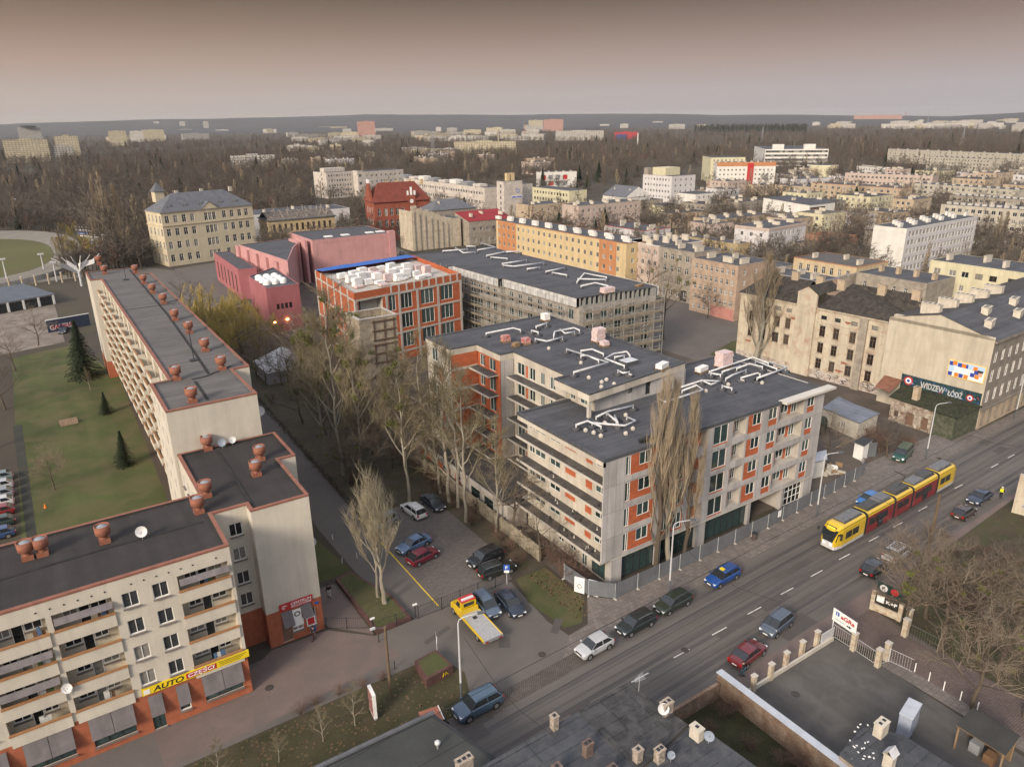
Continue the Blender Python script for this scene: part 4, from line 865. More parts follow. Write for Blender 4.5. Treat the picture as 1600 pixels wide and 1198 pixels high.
def hip(t,L_,D_,z,rise,m,inset=None,ov=.4,name='roof',gm=None):
    """pitched roof; inset: how far the ridge ends sit in from each end (0 = gables)"""
    b=M(); i0=inset if inset is not None else D_/2
    if L_>=D_: r0,r1=(i0,D_/2),(L_-i0,D_/2); 
    else: r0,r1=(L_/2,i0),(L_/2,D_-i0)
    c=[(-ov,-ov,z),(L_+ov,-ov,z),(L_+ov,D_+ov,z),(-ov,D_+ov,z)]; a=(*r0,z+rise); e=(*r1,z+rise)
    if L_>=D_: fs=[(c[0],c[1],e,a),(c[1],c[2],e),(c[2],c[3],a,e),(c[3],c[0],a)]
    else: fs=[(c[0],c[1],a),(c[1],c[2],e,a),(c[2],c[3],e),(c[3],c[0],a,e)]
    for k,f in enumerate(fs): b.poly(f,gm if (gm and inset==0 and len(f)==3) else m)
    b.poly(c[::-1],m); return b.build(name,t)
LBL=set()
def blk(name,label,bp,z,rz,A=None,C=None,L=None,D=None,wall=None,S=None,Wd=None,rows=4,win=(1.2,1.45,'w2'),roof='flat',rm=None,chim=0,cat='house',par=.3,bands=(),group=None,pm=None,chh=.9,rise=3.,inset=None,chrz=None,m0=1.2,z0=0.,rl=None,xops=None,yops=None,pos=None):
    b=Vector((*pos,z)) if pos else G(*bp,z); rz=R(rz); dx=Vector((math.cos(rz),math.sin(rz))); dy=Vector((-dx.y,dx.x))
    if L is None: L=fitx(b,dx,C,z) or 12.
    if D is None: D=fitx(b,dy,A,z) or 12.
    q=B(name,label,cat,(b.x,b.y,z0),rz,wall,group); zz=z-z0
    fh=(zz-.9)/rows; rr_=rl or [.35*fh+i*fh for i in range(rows)]
    so=list(xops or ()) ; wo=list(yops or ())
    if S: so+=grid(L,S,win[0],rr_,min(win[1],fh*.62),win[2],m0)
    if Wd: wo+=grid(D,Wd,win[0],rr_,min(win[1],fh*.62),win[2],m0)
    q.face((0,0),(L,0),0,zz,so,bands=bands); q.face((0,D),(0,0),0,zz,wo,bands=bands); q.face((L,0),(L,D),0,zz,(),bands=bands); q.face((L,D),(0,D),0,zz,(),bands=bands)
    t=q.done(); rm=rm or BIT
    if roof=='flat': flatroof(t,[(0,0),(L,0),(L,D),(0,D)],zz,rm,par,.25,pm or wall)
    elif roof=='hip': hip(t,L,D,zz,rise,rm,inset)
    elif roof=='gable': hip(t,L,D,zz,rise,rm,0.,gm=wall)
    elif roof=='shed':
        M().poly([(-.2,-.2,zz),(L+.2,-.2,zz),(L+.2,D+.2,zz+rise),(-.2,D+.2,zz+rise)],rm).poly([(0,0,zz-.02),(0,D,zz+rise-.05),(0,D,zz-.02)][::-1],wall).poly([(L,0,zz-.02),(L,D,zz-.02),(L,D,zz+rise-.05)],wall).build('roof',t)
    r_=random.Random(int(b.x*3+b.y))
    for k in range(chim):
        if L>D: cx_=L*(k+.5)/chim+r_.uniform(-1,1); cy_=D*(.35+.35*(k%2))
        else: cx_=L*(.35+.3*(k%2)); cy_=D*(k+.5)/chim+r_.uniform(-1,1)
        zt=zz if roof=='flat' else zz+rise*.55
        chimney(t,cx_,cy_,zt,1.6+r_.random()*1.6,.7,chh+r_.random()*.3,chrz if chrz is not None else (R(90) if L>D else 0))
    FOOT.append((b.x,b.y,rz,L,D)); MARK.append((t,label,b.x+dx.x*L/2+dy.x*D/2,b.y+dx.y*L/2+dy.y*D/2)); return t,L,D,zz,q
def tenmat(n,c,**k): return mat(n,c,.92,.1,.3,streak=k.pop('streak',.2),**k)
YEL=tenmat('warm_yellow_render',(.55,.43,.25)); ORG=tenmat('orange_render',(.45,.21,.10)); PEACH=tenmat('peach_plaster',(.40,.30,.225),stain=(.27,.2,.16),stain_amt=.4)
OLDG=tenmat('old_grey_plaster',(.33,.295,.245),stain=(.2,.17,.145),stain_amt=.5,fine=.1); OLDC=tenmat('old_cream_plaster',(.49,.435,.34),stain=(.33,.21,.15),stain_amt=.16,fine=.1,streak=.3)
PALEY=tenmat('pale_yellow_render',(.56,.52,.36)); LILAC=tenmat('white_lilac_shade_render',(.56,.54,.54),streak=.1); WHT=tenmat('white_render',(.64,.62,.58),streak=.1); PINKG=tenmat('pinkish_grey_render',(.47,.38,.33))
SCH=tenmat('school_sandstone',(.54,.47,.34),streak=.12); HOS=tenmat('hospital_panels',(.52,.47,.42),pattern=('wall',1.2,1.4,.02,(.36,.32,.29)),streak=.12); RBR=mat('old_red_brick',(.27,.065,.038),.9,.2,.4,fine=.15,pattern=('wall',.3,.1,.012,(.2,.1,.07)))
RTILE=mat('red_tile_roof',(.155,.04,.028),.8,.22,.5,fine=.2,lines=((2.,2.,2),.15)); SLATE=mat('slate_roof',(.115,.12,.135),.6,.16,.5,fine=.1,lines=((2,.1,2),.1)); ROT=mat('rotten_felt_roof',(.035,.031,.028),.95,.4,.6,fine=.3,stain=(.075,.065,.055),stain_amt=.5,bump=.5)
TANP=tenmat('tan_plaster',(.45,.36,.26),stain=(.3,.23,.17),stain_amt=.3)
# -- school with hipped slate roof
t,L_,D_,z_,q=blk('school','big cream school with hipped slate roof, dormers and pedimented centre, left of middle','school building' if False else None,20,13,pos=(43.6,301.9),C=390,A=227,wall=SCH,S=0,rows=4,roof=None,cat='school') if False else (None,)*5
b0=G(250.5,333,20.); rz=13; 
sops=[]
for z in (1.6,6.4,11.2,16.):
    for x in (2.,5.2,8.4,11.6,24.3,27.5,30.7,33.6):
        sops.append((x-.75,x+.75,z,z+2.7,'W','tall'))
    for x in (17.,18.6,20.2): sops.append((x-.65,x+.65,z-.3,z+2.6,'W','tall'))
t,L_,D_,z_,q=blk('school','big cream school with hipped slate roof, dormers and pediment, left of middle',(250.5,333),20,rz,A=226.7,L=36.5,wall=SCH,rows=4,roof=None,cat='school',xops=sops,yops=grid(22,6,1.3,(1.6,6.4,11.2,16.),2.7,'tall',1.))
hip(t,L_,D_,z_,6.2,SLATE,8.)
b=M(); b.poly([(15.2,-.35,20),(22.2,-.35,20),(18.7,-.35,22.6)],SCH).poly([(15.0,-.5,20),(18.7,-.5,22.8),(18.7,5,22.8),(15,.5,20)][::-1],SLATE).poly([(22.4,-.5,20),(18.7,-.5,22.8),(18.7,5,22.8),(22.4,.5,20)],SLATE); b.build('pediment',t)
for z in (15.2,20): M().box(-.25,L_+.25,-.25,D_+.25,z-.25,z+.05,SCH).build('cornice',t)
for x in (4.,10,16.2,24,30): 
    M().box(x-.9,x+.9,1.5,4,21.2,22.6,SLATE).build('dormer',t); put('window',winmesh(1.4,1.0,'w2'),t,(x,1.5,21.4))
b=M(); b.box(5,8.5,15,18.5,22.5,26.5,SCH); b.poly([(4.6,14.6,26.5),(8.9,14.6,26.5),(6.75,16.75,30)],SLATE).poly([(8.9,14.6,26.5),(8.9,18.9,26.5),(6.75,16.75,30)],SLATE).poly([(8.9,18.9,26.5),(4.6,18.9,26.5),(6.75,16.75,30)],SLATE).poly([(4.6,18.9,26.5),(4.6,14.6,26.5),(6.75,16.75,30)],SLATE); b.build('roof_turret',t)
for x in (12,22,34): chimney(t,x,12,25.2,1.2,.8,1.4)
# -- derelict yellow palace
pal=tenmat('ochre_palace_plaster',(.46,.36,.21),stain=(.3,.23,.15),stain_amt=.3)
t,L_,D_,z_,q=blk('derelict_palace','derelict ochre two-storey mansion with collapsed roof rafters right of the school',(418.4,345),13,0,A=404,C=523,wall=pal,S=11,Wd=5,rows=2,win=(1.1,3.,'old'),roof=None,cat='derelict house')
M().box(-.5,L_+.5,-.5,D_+.5,12.7,13.1,SLATE).build('cornice',t); M().box(-.3,L_+.3,-.3,D_+.3,6.3,6.6,pal).build('string_course',t)
rr=random.Random(8)
for k in range(60):
    x=rr.uniform(.5,L_-.5); y=rr.uniform(0,D_-4); M().tube([(x,y,13),(x+rr.uniform(-3,3),y+rr.uniform(1,4),14+rr.random()*3.2)],.13,4,mat('broken_rafter',(.3,.26,.22),.9,.2,1)).build('rafter',t)
M().poly([(0,0,13.1),(L_,0,13.1),(L_,D_/2,15.8),(0,D_/2,15.8)],mat('hole_roof',(.06,.05,.045),1,.5,.8,stain=(.25,.22,.19),stain_amt=.6)).poly([(L_,D_,13.1),(0,D_,13.1),(0,D_/2,15.8),(L_,D_/2,15.8)],SLATE).build('roof',t)
blk('house','low house with white-edged dark roof behind the derelict mansion',None,13,0,pos=(84,335),L=46,D=22,wall=LILAC,S=8,rows=3,cat='house',chim=3,pm=SWH)
# -- red brick school with steep tiled roof
rx=[]
for z in (1.5,6.0,11.0):
    for x in (2.2,5.2,7.9,10.6,13.3,21.0,24.,27.): rx.append((x-.7,x+.7,z,z+3.2,'W','tall'))
t,L_,D_,z_,q=blk('red_brick_school','red brick building with steep red tiled roof, stepped gable and white windows',(584.5,317),17,-6,C=671,D=14,wall=RBR,rows=3,roof=None,cat='school',xops=rx,yops=grid(14,3,1.2,(2,7,12),2.6,'tall',2))
hip(t,L_,D_,z_,8.,RTILE,4.5,.7)
b=M()
for k in range(4): b.box(-.5,.3,2.+k*1.1,12.-k*1.1,17+k*2.,19.+k*2.,RBR)
b.box(-.6,.4,6.,8.,25,26.6,SWH); b.build('gable',t)
b=M().box(15.6,19.4,-.5,3.5,0,19.5,RBR).box(15.5,16.2,-.6,0,19.5,21.4,SWH).box(18.8,19.5,-.6,0,19.5,21.4,SWH).box(17.1,17.9,-.6,0,19.5,23,SWH); b.build('stair_bay',t)
put('clock',M().tube([(0,-.1,0),(0,0,0)],.9,16,SWH).mesh('clock'),t,(17.5,-.55,16.8))
for x in (9,14,20,26): chimney(t,x,8,23.6,1.2,.9,1.9,0,YEL)
# -- hospital
HW=(1.3,1.6,'w2')
t,L_,D_,z_,q=blk('hospital_wing','left pale hospital wing with narrow stair windows on its end',(509,270),18,8,A=489,C=551,wall=HOS,S=9,rows=5,win=HW,cat='hospital',par=.4,yops=[(12,13.2,2+3.4*k,4+3.4*k,'W','dark') for k in range(5)]); M().box(3,L_-2,8,D_-5,17.8,20.5,HOS).build('roof_house',t)
blk('hospital_stair_tower','pale windowless hospital stair block between the two rear wings',(558,267),21,8,A=551,C=567,wall=HOS,cat='hospital',S=1,rows=4,win=(2,2,'w2'))
blk('hospital_wing','rear hospital wing with dark flat roof behind the red brick school',(567,268.5),18,8,D=16,C=630,wall=HOS,S=8,rows=4,win=HW,cat='hospital')
t,L_,D_,z_,q=blk('hospital_wing','long pale hospital wing with ribbon windows and cluttered roof behind the red school',(757,293.5),15.5,0,A=631,C=783,wall=HOS,Wd=34,rows=3,win=(1.9,1.5,'w2'),cat='hospital',par=.4)
for k in range(8): M().box(3,L_-3,10+k*14,18+k*14,15,16.6+.5*(k%3),(HOS,GREYM,WHT)[k%3]).build('roof_house',t)
t,L_,D_,z_,q=blk('hospital_tower','pale hospital block with round blue emblem and blue-white name strip',(787,284),20,0,A=776,C=816,wall=HOS,cat='hospital',rows=6,yops=[(3,4.5,1.5+3*k,3.3+3*k,'W','w2') for k in range(6)])
b=M(); b.tube([(9.,-.12,14.7),(9.,-.02,14.7)],1.05,20,SBLUE); b.build('emblem',t); M().box(8.6,9.4,-.2,-.13,14.1,15.3,SWH).box(8.1,9.9,-.2,-.13,14.45,14.95,SWH).build('emblem_cross',t)
M().box(4.6,12.2,-.15,-.02,11.,12.1,SWH).build('sign_board',t); M().box(4.75,8,-.18,-.15,11.2,11.9,SBLUE).box(8.3,12.05,-.18,-.15,11.3,11.95,SBLUE).build('name_strip',t)
for x in (4,7): M().box(x,x+2,3,5,20,24,YEL).build('roof_mast_box',t)
blk('hospital_annex','plain grey-lilac block right of the hospital emblem',(817,288),17,0,D=14,C=832,wall=HOS,cat='hospital')
# -- stepped raw concrete wall building, neighbours
q=B('ruined_factory','pale ruined factory wall with buttresses and a stepped broken top','ruin',(133.6,276.5,0),R(0),OLDC); 
xs_=[0,2.5,5,8,10.5,13,15.5,18.6]; hs_=[18.3,17.2,16.3,15.2,14.2,13.2,12.3]
for k in range(7):
    q.w.box(xs_[k],xs_[k+1],0,.6,0,hs_[k],OLDC); q.w.box(xs_[k]+.9,xs_[k]+1.3,-.35,-.005,0,hs_[k]-2.2,OLDG)
q.w.box(18.6,23,0.02,12,0,12,OLDC,BIT); q.w.box(0,.6,.6,12,0,16,OLDC); t=q.done(); M().poly([(.6,.6,13),(18.6,.6,9),(18.6,12,9),(.6,12,13)],BIT2).build('roof',t); FOOT.append((133,276,0,24,14))
blk('townhouse','small grey slate-roofed house peeping over the ruined factory wall',None,14,0,pos=(150,290),L=22,D=12,wall=OLDG,S=5,rows=3,roof='hip',rm=SLATE,rise=4,chim=2,cat='house')
blk('townhouse','house with bright red roof strip and skylights beside the factory wall',None,10.5,0,pos=(158,272),L=22,D=12,wall=OLDG,S=6,rows=2,roof='shed',rm=mat('bright_red_roof',(.24,.02,.025),.7,.15),rise=3,chim=3,cat='house')
# -- warm yellow and orange block running away from the scaffolded one
yo=[]
def colr(a,c,n): return [(a+(c-a)*(i+.5)/n-.6,a+(c-a)*(i+.5)/n+.6) for i in range(n)]
for z in (1.4,4.7,8.,11.2)[:4]:
    for s in colr(.6,80,24): yo.append((*s,z,z+1.5,'W','w2'))
t,L_,D_,z_,q=blk('apartment_block','long warm yellow block with orange end sections and rows of pale roof vents',(979,381),14,0,A=775,L=12,wall=YEL,yops=yo,S=3,rows=4,cat='apartment block',chim=0,pm=ORG)
for a,c in ((D_-14,D_-1.5),(4.5,13)): 
    zz=[(x[0],x[1],x[2],x[3],'N',0) for x in yo]; qq=B('x','x','x',(0,0,0),0,ORG); qq.face((-.05,c),(-.05,a),0,13.9,[(x[0]-(D_-c),x[1]-(D_-c),*x[2:4],'N',0) for x in yo if x[0]>D_-c and x[1]<D_-a]); ob=qq.w.build('orange_render',t); bpy.data.objects.remove(qq.t)
for k in range(19):
    M().box(3+(k%2)*3,4+(k%2)*3,2+k*4.2,5.2+k*4.2,13.8,14.9,WHT).build('roof_vent',t)
# -- middle and right side of the town
PALEG=tenmat('pale_grey_beige_render',(.44,.405,.34)); ROWV=mat('grey_roof_vent',(.42,.40,.37),.8,.15,1)
def row(t,L_,D_,z,n,m=None,h=.7):
    m=m or ROWV
    for k in range(n):
        if L_>D_: M().box(L_*(k+.3)/n,L_*(k+.3)/n+1.6,D_*.4,D_*.4+.8,z-.3,z+h,m or WHT).build('roof_vent',t)
        else: M().box(L_*.4,L_*.4+.8,D_*(k+.3)/n,D_*(k+.3)/n+1.8,z-.3,z+h,m or WHT).build('roof_vent',t)
t,L_,D_,z_,q=blk('apartment_block','small block with grey and red coloured panels between white strips',(843,269.5),12,-20,D=10,C=901,wall=WHT,rows=2,cat='apartment block',chim=0,xops=[(1.5+6*k,5.5+6*k,1.5+4.6*j,5.0+4.6*j,'X',(SRED if (k+j)%3==1 else GREYM)) for k in range(4) for j in range(2)],pm=WHT); row(t,L_,D_,z_,5)
t,L_,D_,z_,q=blk('apartment_block','cream three-storey block with brown windows right of the hospital',(889.5,298.5),12,0,A=832,C=917,wall=PALEY,Wd=12,S=0,rows=3,win=(1.5,1.6,'brown'),cat='apartment block')
t,L_,D_,z_,q=blk('apartment_block','long pinkish grey block with a dark roof and pale chimneys, centre right',(904.5,322),12,0,D=13,C=1001,wall=PINKG,S=11,rows=3,win=(1.2,1.6,'w2'),cat='apartment block',chim=9,pm=TANP)
blk('house','low orange-brown wing at the left end of the pinkish grey block',(830,321),9,0,D=14,C=884,wall=TANP,S=5,rows=2,cat='house',chim=3)
t,L_,D_,z_,q=blk('house','white house with red-edged dark roof and many little chimneys',(1005,361),9,0,A=943.5,C=1048,wall=LILAC,Wd=5,S=5,rows=2,cat='house',chim=6,pm=SRED)
t,L_,D_,z_,q=blk('townhouse','house with steep slate gable roof and white gable walls',(978,309),9,0,D=20,C=1016,wall=WHT,S=5,rows=2,roof='gable',rm=SLATE,rise=5.5,cat='house',chim=3)
blk('house','low dark-roofed house left of the white corner block',(1003,314),7,0,D=14,C=1036,wall=OLDG,S=5,rows=2,cat='house',chim=0)
blk('house','low yellowish shed-like house with black roof before the white corner block',(1036,322),6,0,D=12,C=1064,wall=PALEY,S=3,rows=1,cat='house')
t,L_,D_,z_,q=blk('apartment_block','tall white corner block with pale blue face and ruined storey on its roof',(1050,275.5),18,0,A=1005,C=1087,wall=LILAC,Wd=9,S=4,rows=5,cat='apartment block',pm=PINKG)
M().box(2,L_-6,D_*.3,D_*.75,17.9,22.4,PALEY).build('roof_storey',t); M().box(0,4,D_-4,D_-.5,17.9,22,OLDG).build('roof_storey',t)
blk('house','white house with grey side and dark roof among the trees right of the corner block',(1087,304),9,0,A=1054,C=1121,wall=WHT,S=4,rows=3,cat='house')
t,L_,D_,z_,q=blk('apartment_block','white block with orange top storey and red stair strip',(1121,254),18,-38,D=12,C=1213,wall=WHT,rows=5,S=14,cat='apartment block',bands=((14.6,WHT),),pm=ORG,chim=0,xops=[]); row(t,L_,D_,z_,9)
M().box(-.1,L_+.1,-.12,-.01,15.,17.9,ORG).build('orange_band',t); M().box(L_*.52,L_*.62,-1.2,-.13,0,17.2,SRED).build('stair_strip',t)
blk('apartment_block','pale yellow block with green balconies behind the red striped one',(1111,246.5),20,-35,A=1098,C=1165,wall=PALEY,S=8,rows=6,Wd=3,cat='apartment block')
t,L_,D_,z_,q=blk('glass_office','long white building with bands of blue glass and two roof boxes',(1196,233.5),18,-45,A=1179,C=1295,wall=WHT,rows=4,S=22,win=(3.1,2.4,'w3'),cat='office building',m0=.6)
for f in (.12,.62): M().box(L_*f,L_*(f+.18),3,10,17.8,23,WHT).build('roof_house',t)
blk('apartment_block','long cream block with dark roof and warm sides, upper right',(1380,300.5),10,0,A=1211,L=13,wall=TANP,Wd=16,rows=3,win=(1.6,1.5,'w2'),cat='apartment block',chim=6,z0=0)
blk('apartment_block','tan block with grey-white end wall, right of centre',(1407.5,294.5),13,0,A=1268,C=1426,wall=TANP,Wd=14,rows=4,win=(1.6,1.5,'w2'),cat='apartment block',pm=ORG,chim=5)
blk('house','long white low house behind the tan blocks',(1245.6,280.4),10,-8,A=1219,C=1297,wall=LILAC,S=7,rows=2,cat='house',chim=5)
q=thing('round_store','squat cream cylinder building among trees, upper right','tank',G(1285,279)); M().lathe(0,0,[(12,0),(12,11),(11,11.6)],24,PALEY,BIT).build('drum',q)
t,L_,D_,z_,q=blk('modern_house','house with black roof, dark balcony strips and pale stepped gable walls',(1265,320.7),12,0,D=26,C=1305,wall=WHT,cat='house',rows=3,xops=[(.8,12.8,2.2+3.3*k,4.2+3.3*k,'X',BROWNF) for k in range(3)],roof='shed',rise=1.5,chim=1)
blk('house','low pale stepped house left of the black-roofed modern one',(1262,338),8,0,D=24,L=8,wall=WHT,cat='house')
t,L_,D_,z_,q=blk('house','white three-storey house with pink cornice and dish-topped roof, right of centre',(1202,357.4),12.5,6,A=1148.5,C=1260.5,wall=LILAC,S=8,Wd=3,rows=3,cat='house',chim=5,bands=((11.6,LILAC),),pm=PINKG); M().box(-.15,L_+.15,-.15,-.01,11.5,12.45,PINKG).box(-.15,-.01,0,D_,11.5,12.45,PINKG).build('cornice',t)
blk('house','low flat annex right of the white three-storey house',(1262,381),6,6,D=10,C=1290,wall=OLDG,cat='house')
blk('townhouse','orange-brown long house with square attic vents and row of chimneys',(1120.5,344),9,0,A=1084,C=1204,wall=TANP,S=10,Wd=4,rows=2,cat='house',chim=8)
blk('townhouse','ochre house with broad dark roof in two planes, below the orange-brown one',(1153.4,381.6),10,0,A=1062,C=1172,wall=tenmat('ochre_old_plaster',(.42,.33,.19),stain=(.3,.22,.13),stain_amt=.4),Wd=9,rows=3,cat='house',chim=4)
t,L_,D_,z_,q=blk('tenement','pinkish four-storey tenement with small windows and shop at its foot, behind the poplar',(1154,415.7),14.6,0,A=1082,L=14,wall=PEACH,Wd=8,S=3,rows=5,win=(.9,1.4,'tall'),cat='tenement',chim=3,m0=.7); chimney(t,3,6,14.6,3.,.8,1.2,R(90))
M().box(-.12,-.01,.2,8,0,3.0,tenmat('salmon_shopfront',(.42,.2,.17))).build('shopfront',t)
blk('tenement','grey tenement with white windows and archway left of the pinkish one',None,14.8,0,pos=(156,143),L=11,D=14,wall=OLDG,Wd=4,rows=4,win=(1.3,1.7,'tall'),cat='tenement',chim=4,yops=[(9,12,.1,3.4,'X',DARK)])
blk('tenement','tenement roof with white parapets and crowded chimneys beyond the tall bare trees',None,14,0,pos=(160,160),L=18,D=16,wall=PINKG,Wd=5,S=5,rows=4,cat='tenement',chim=7,pm=WHT,chh=1.5)
t,L_,D_,z_,q=blk('tenement','tenement with dark flat roof and bare grey gable behind the ruin',(1282,440),12.2,0,A=1195,C=1312,wall=PEACH,Wd=7,rows=4,cat='tenement',chim=3,win=(1,1.5,'tall'),pm=GREYM); M().box(L_-.0,L_+9,.3,.9,0,12.4,OLDG).build('gable_wall',t)
blk('tenement','cream tenement with orange cornice, white cross windows and broad grey roof',(1339,417.7),12,0,A=1240.7,L=15,wall=tenmat('sandy_plaster',(.5,.4,.26)),Wd=7,S=0,rows=3,win=(1.1,2.,'tall'),cat='tenement',chim=3,pm=ORG,rm=BIT3)
blk('tenement','low dark-roofed yard house between the poplar and the orange corniced tenement',None,9.5,0,pos=(170,132),L=18,D=24,wall=OLDG,Wd=5,rows=3,cat='tenement',chim=5)
t,L_,D_,z_,q=blk('tenement','grey-brown tenement with narrow white windows, small balcony and brick chimneys',(1448.8,443.3),13,0,A=1339,L=13,wall=OLDG,rows=3,cat='tenement',chim=0,yops=[(a,a+.9,z,z+1.9,'W','tall') for a in (2,6.6,9.6,12.6) for z in (2.2,5.9,9.2)]+[(15.8,17.1,9,11.2,'W','dark')])
for k in range(4): chimney(t,7,2+k*4.5,13,1.4,.8,1.3,0,TANP)
M().box(-1,0,15.2,17.8,8.6,8.8,OLDG).box(-1.05,-.95,15.2,17.8,8.8,9.8,DARK).build('balcony',t) if False else M().box(-1,0,D_-17.8,D_-15.2,8.6,8.8,OLDG).box(-1.05,-.95,D_-17.8,D_-15.2,8.8,9.8,DARK).build('balcony',t)
# pale yellow block at the right edge
yy=[]
for z,st in ((2.,'w2'),(5.4,'w2'),(8.8,'w2'),(12.2,'brown')):
    for k,u0 in enumerate((1.2,5.0,8.0,11.3,14.5,18.6,22.,25.5)): yy.append((u0,u0+(1.7 if z>12 or k==0 else 1.1),z,z+1.4,'W',st if k>2 or z<12 else 'w2'))
t,L_,D_,z_,q=blk('apartment_block','tall pale yellow block with dark roof at the right edge of the picture',None,15.4,0,pos=(192.4,66),L=14,D=30.5,wall=PALEY,rows=4,cat='apartment block',yops=yy,pm=PALEY,chim=5,chh=1.2)
blk('house','small yellowish roof house with low walls between the yellow block and the mural house',None,11.5,0,pos=(163,68),L=13,D=12,wall=TANP,cat='house',chim=3)
t,L_,D_,z_,q=blk('apartment_block','white five-storey block with blank end wall coloured as sunlit and many roof vents',(1417.5,357.5),15.3,2,A=1366,C=1528,wall=LILAC,S=20,rows=5,win=(1.5,1.7,'w2'),cat='apartment block',pm=WHT)
M().box(-.12,-.02,0,D_,0,15.2,WHT).box(-.2,0,-.1,D_+.1,13.9,14.3,WHT).build('sunlit_end_face',t)  # whiter end wall paints in the sunlight; the lilac sides carry the shade
for k in range(16): M().box(3+k*3.1,5+k*3.1,D_*.35+(k%3)*2.6,D_*.35+(k%3)*2.6+.9,15,16.4,WHT).build('roof_vent',t)
for lab,bx,by,zz,rz,ax,Lx,wl,nW,rw,rl_ in (('faraway long cream block on the upper right horizon side with pale vents',1600,241,15,-18,1388,13,PALEG,26,5,0),('cream block half hidden by poplars in front of the faraway long one',1549,249,15,-14,1449,13,PALEG,20,5,0),('long low cream block with brown roof left of the poplars, upper right',1458,275,12,10,1321,12,PINKG,20,3,0),('cream block with white roof vents in the middle of the upper right rows',1588,297,12,-5,1425,12,PALEG,18,4,0),('cream block in front of the one with white roof vents, upper right',1606,313,12,0,1484.5,12,OLDG,13,4,0),('tall pale block veiled by poplars behind the white five-storey one',1610,329,15,5,1471,12,PALEG,12,5,0),('little white block with roof vents left of the faraway cream rows',1371,262,10,-25,1339,12,WHT,7,3,0)):
    t,L_,D_,z_,q=blk('apartment_block',lab,(bx,by),zz,rz,A=ax,L=Lx,wall=wl,Wd=min(nW,24),rows=rw,win=(1.5,1.5,'w2'),cat='apartment block'); row(t,L_,D_,z_,12)
for lab,x,y,zz,c_,rm_ in (('dark-roofed small house left of the white five-storey block',1400,333,8,TANP,BIT),('pair-roofed small house near the tan end wall',1432,310,8,TANP,BIT2),('low house with pale roof boxes right of the big bare trees',1360,335,7,LILAC,BIT)):
    blk('house',lab,(x,y),zz,0,D=16,L=14,wall=c_,S=4,Wd=4,rows=2,cat='house',chim=3,rm=rm_)
blk('ruined_house','roofless reddish brick ruin among big bare trees, right of centre',(1310,372),8,0,D=14,L=12,wall=mat('reddish_ruin',(.36,.17,.12),.95,.25,.5,stain=(.2,.14,.11),stain_amt=.5),cat='ruin',rows=2,S=2,win=(1.2,1.4,'old'),roof=None)
blk('yard_building','long low building with flat dark roof in front of the upper right cream rows',None,6,0,pos=(290,160),L=30,D=14,wall=OLDG,cat='house',chim=3,S=6,rows=2)

# -- more houses packed between the trees on the right and behind the hospital
rg=random.Random(404); hc=0; HS=[]
for k in range(900):
    if hc>=48: break
    if hc<38: bx=rg.uniform(1040,1620); by=rg.uniform(262,352) if bx>1100 else rg.uniform(300,350)
    else: bx=rg.uniform(360,900); by=rg.uniform(236,262)
    z=rg.choice([7,9,10,12]) if by>262 else 12; p=G(bx,by,z); L2=rg.uniform(11,30); D2=rg.uniform(10,22)
    if any(math.hypot(p.x+L2/2-f[0]-f[3]/2,p.y+D2/2-f[1]-f[4]/2)<max(L2,D2)*.62+max(f[3],f[4])*.62 for f in FOOT): continue
    hc+=1; wl=rg.choice([TANP,OLDG,LILAC,PALEY,TANP,PINKG,PEACH,OLDG])
    HS.append(blk('house','pale flat-roofed house packed between trees in the middle distance',None,z,rg.choice([0,0,0,-6,4,-35 if by<262 else 0]),pos=(p.x,p.y),L=L2,D=D2,wall=wl,S=int(L2/3.4),Wd=int(D2/3.4),rows=int(z/3),win=(1.3,1.5,'w2'),cat='house',chim=rg.choice([2,3,4]),rm=rg.choice([BIT,BIT2,BIT3]),group='houses packed in the middle distance')+({id(TANP):'tan',id(OLDG):'grey',id(LILAC):'whitish',id(PALEY):'pale yellow',id(WHT):'white',id(PINKG):'pinkish grey',id(PEACH):'peach'}[id(wl)],)); MARK.pop()
relabel([(h[0],'%s flat-roofed house'%h[5],h[0].location.x,h[0].location.y) for h in HS],MARK)
# ================================================================== RUINED TENEMENT and MURAL HOUSE on the street
o28=G(1408.8,502.5,14.9); D28=34.5; q=B('ruined_tenement','derelict pale tenement with rotten dark roofs, broken windows and graffiti at its foot','tenement',(o28.x,o28.y,0),R(4),OLDC)
yo=[]
for (c,w_) in ((2.4+2.2,1.2),(8.6,1.25),(12.0,1.2),(14.9,1.2),(22.6,1.2),(25.2,1.5),(28.3,1.2),(31.4,1.1)):
    for z,h in ((2.1,2.1),(5.4,2.1),(8.8,2.2),(12.3,.8)):
        if c>22 and z<3: continue
        yo.append((D28-0-c-w_/2,D28-c+w_/2,z,z+h,'W','old' if h>1 else 'dark'))
for z,h in ((2.,2.4),(6.6,2.4),(10.6,2.6)): yo.append((D28-19.3,D28-18.2,z,z+h,'W','old'))
q.face((0,D28),(0,0),0,14.7,yo,bands=((1.7,mat('whitewashed_base',(.42,.38,.34),.95,.25,.5,stain=(.2,.13,.1),stain_amt=.5)),))
q.face((0,0),(5,-1.2),0,14.7,()); q.face((5,-1.2),(11,-1.2),0,14.7,()); q.face((11,-1),(11,D28),0,14.7,()); q.face((11,D28),(0,D28),0,14.7,())
q.w.box(-.5,-.005,5.9,7.4,0,14.2,OLDG); q.w.box(-.45,-.003,16.6,20.8,0,17.,OLDC)
q.w.poly([(-.46,16.4,17),(-.46,21,17),(-.46,18.7,18.4)][::-1],OLDC)
for z_ in (4.9,8.2,11.6): q.w.box(-.09,-.004,0.1,5.8,z_,z_+.18,OLDC).box(-.09,-.004,7.5,16.4,z_,z_+.18,OLDC).box(-.09,-.004,21,D28-.2,z_,z_+.18,OLDC)
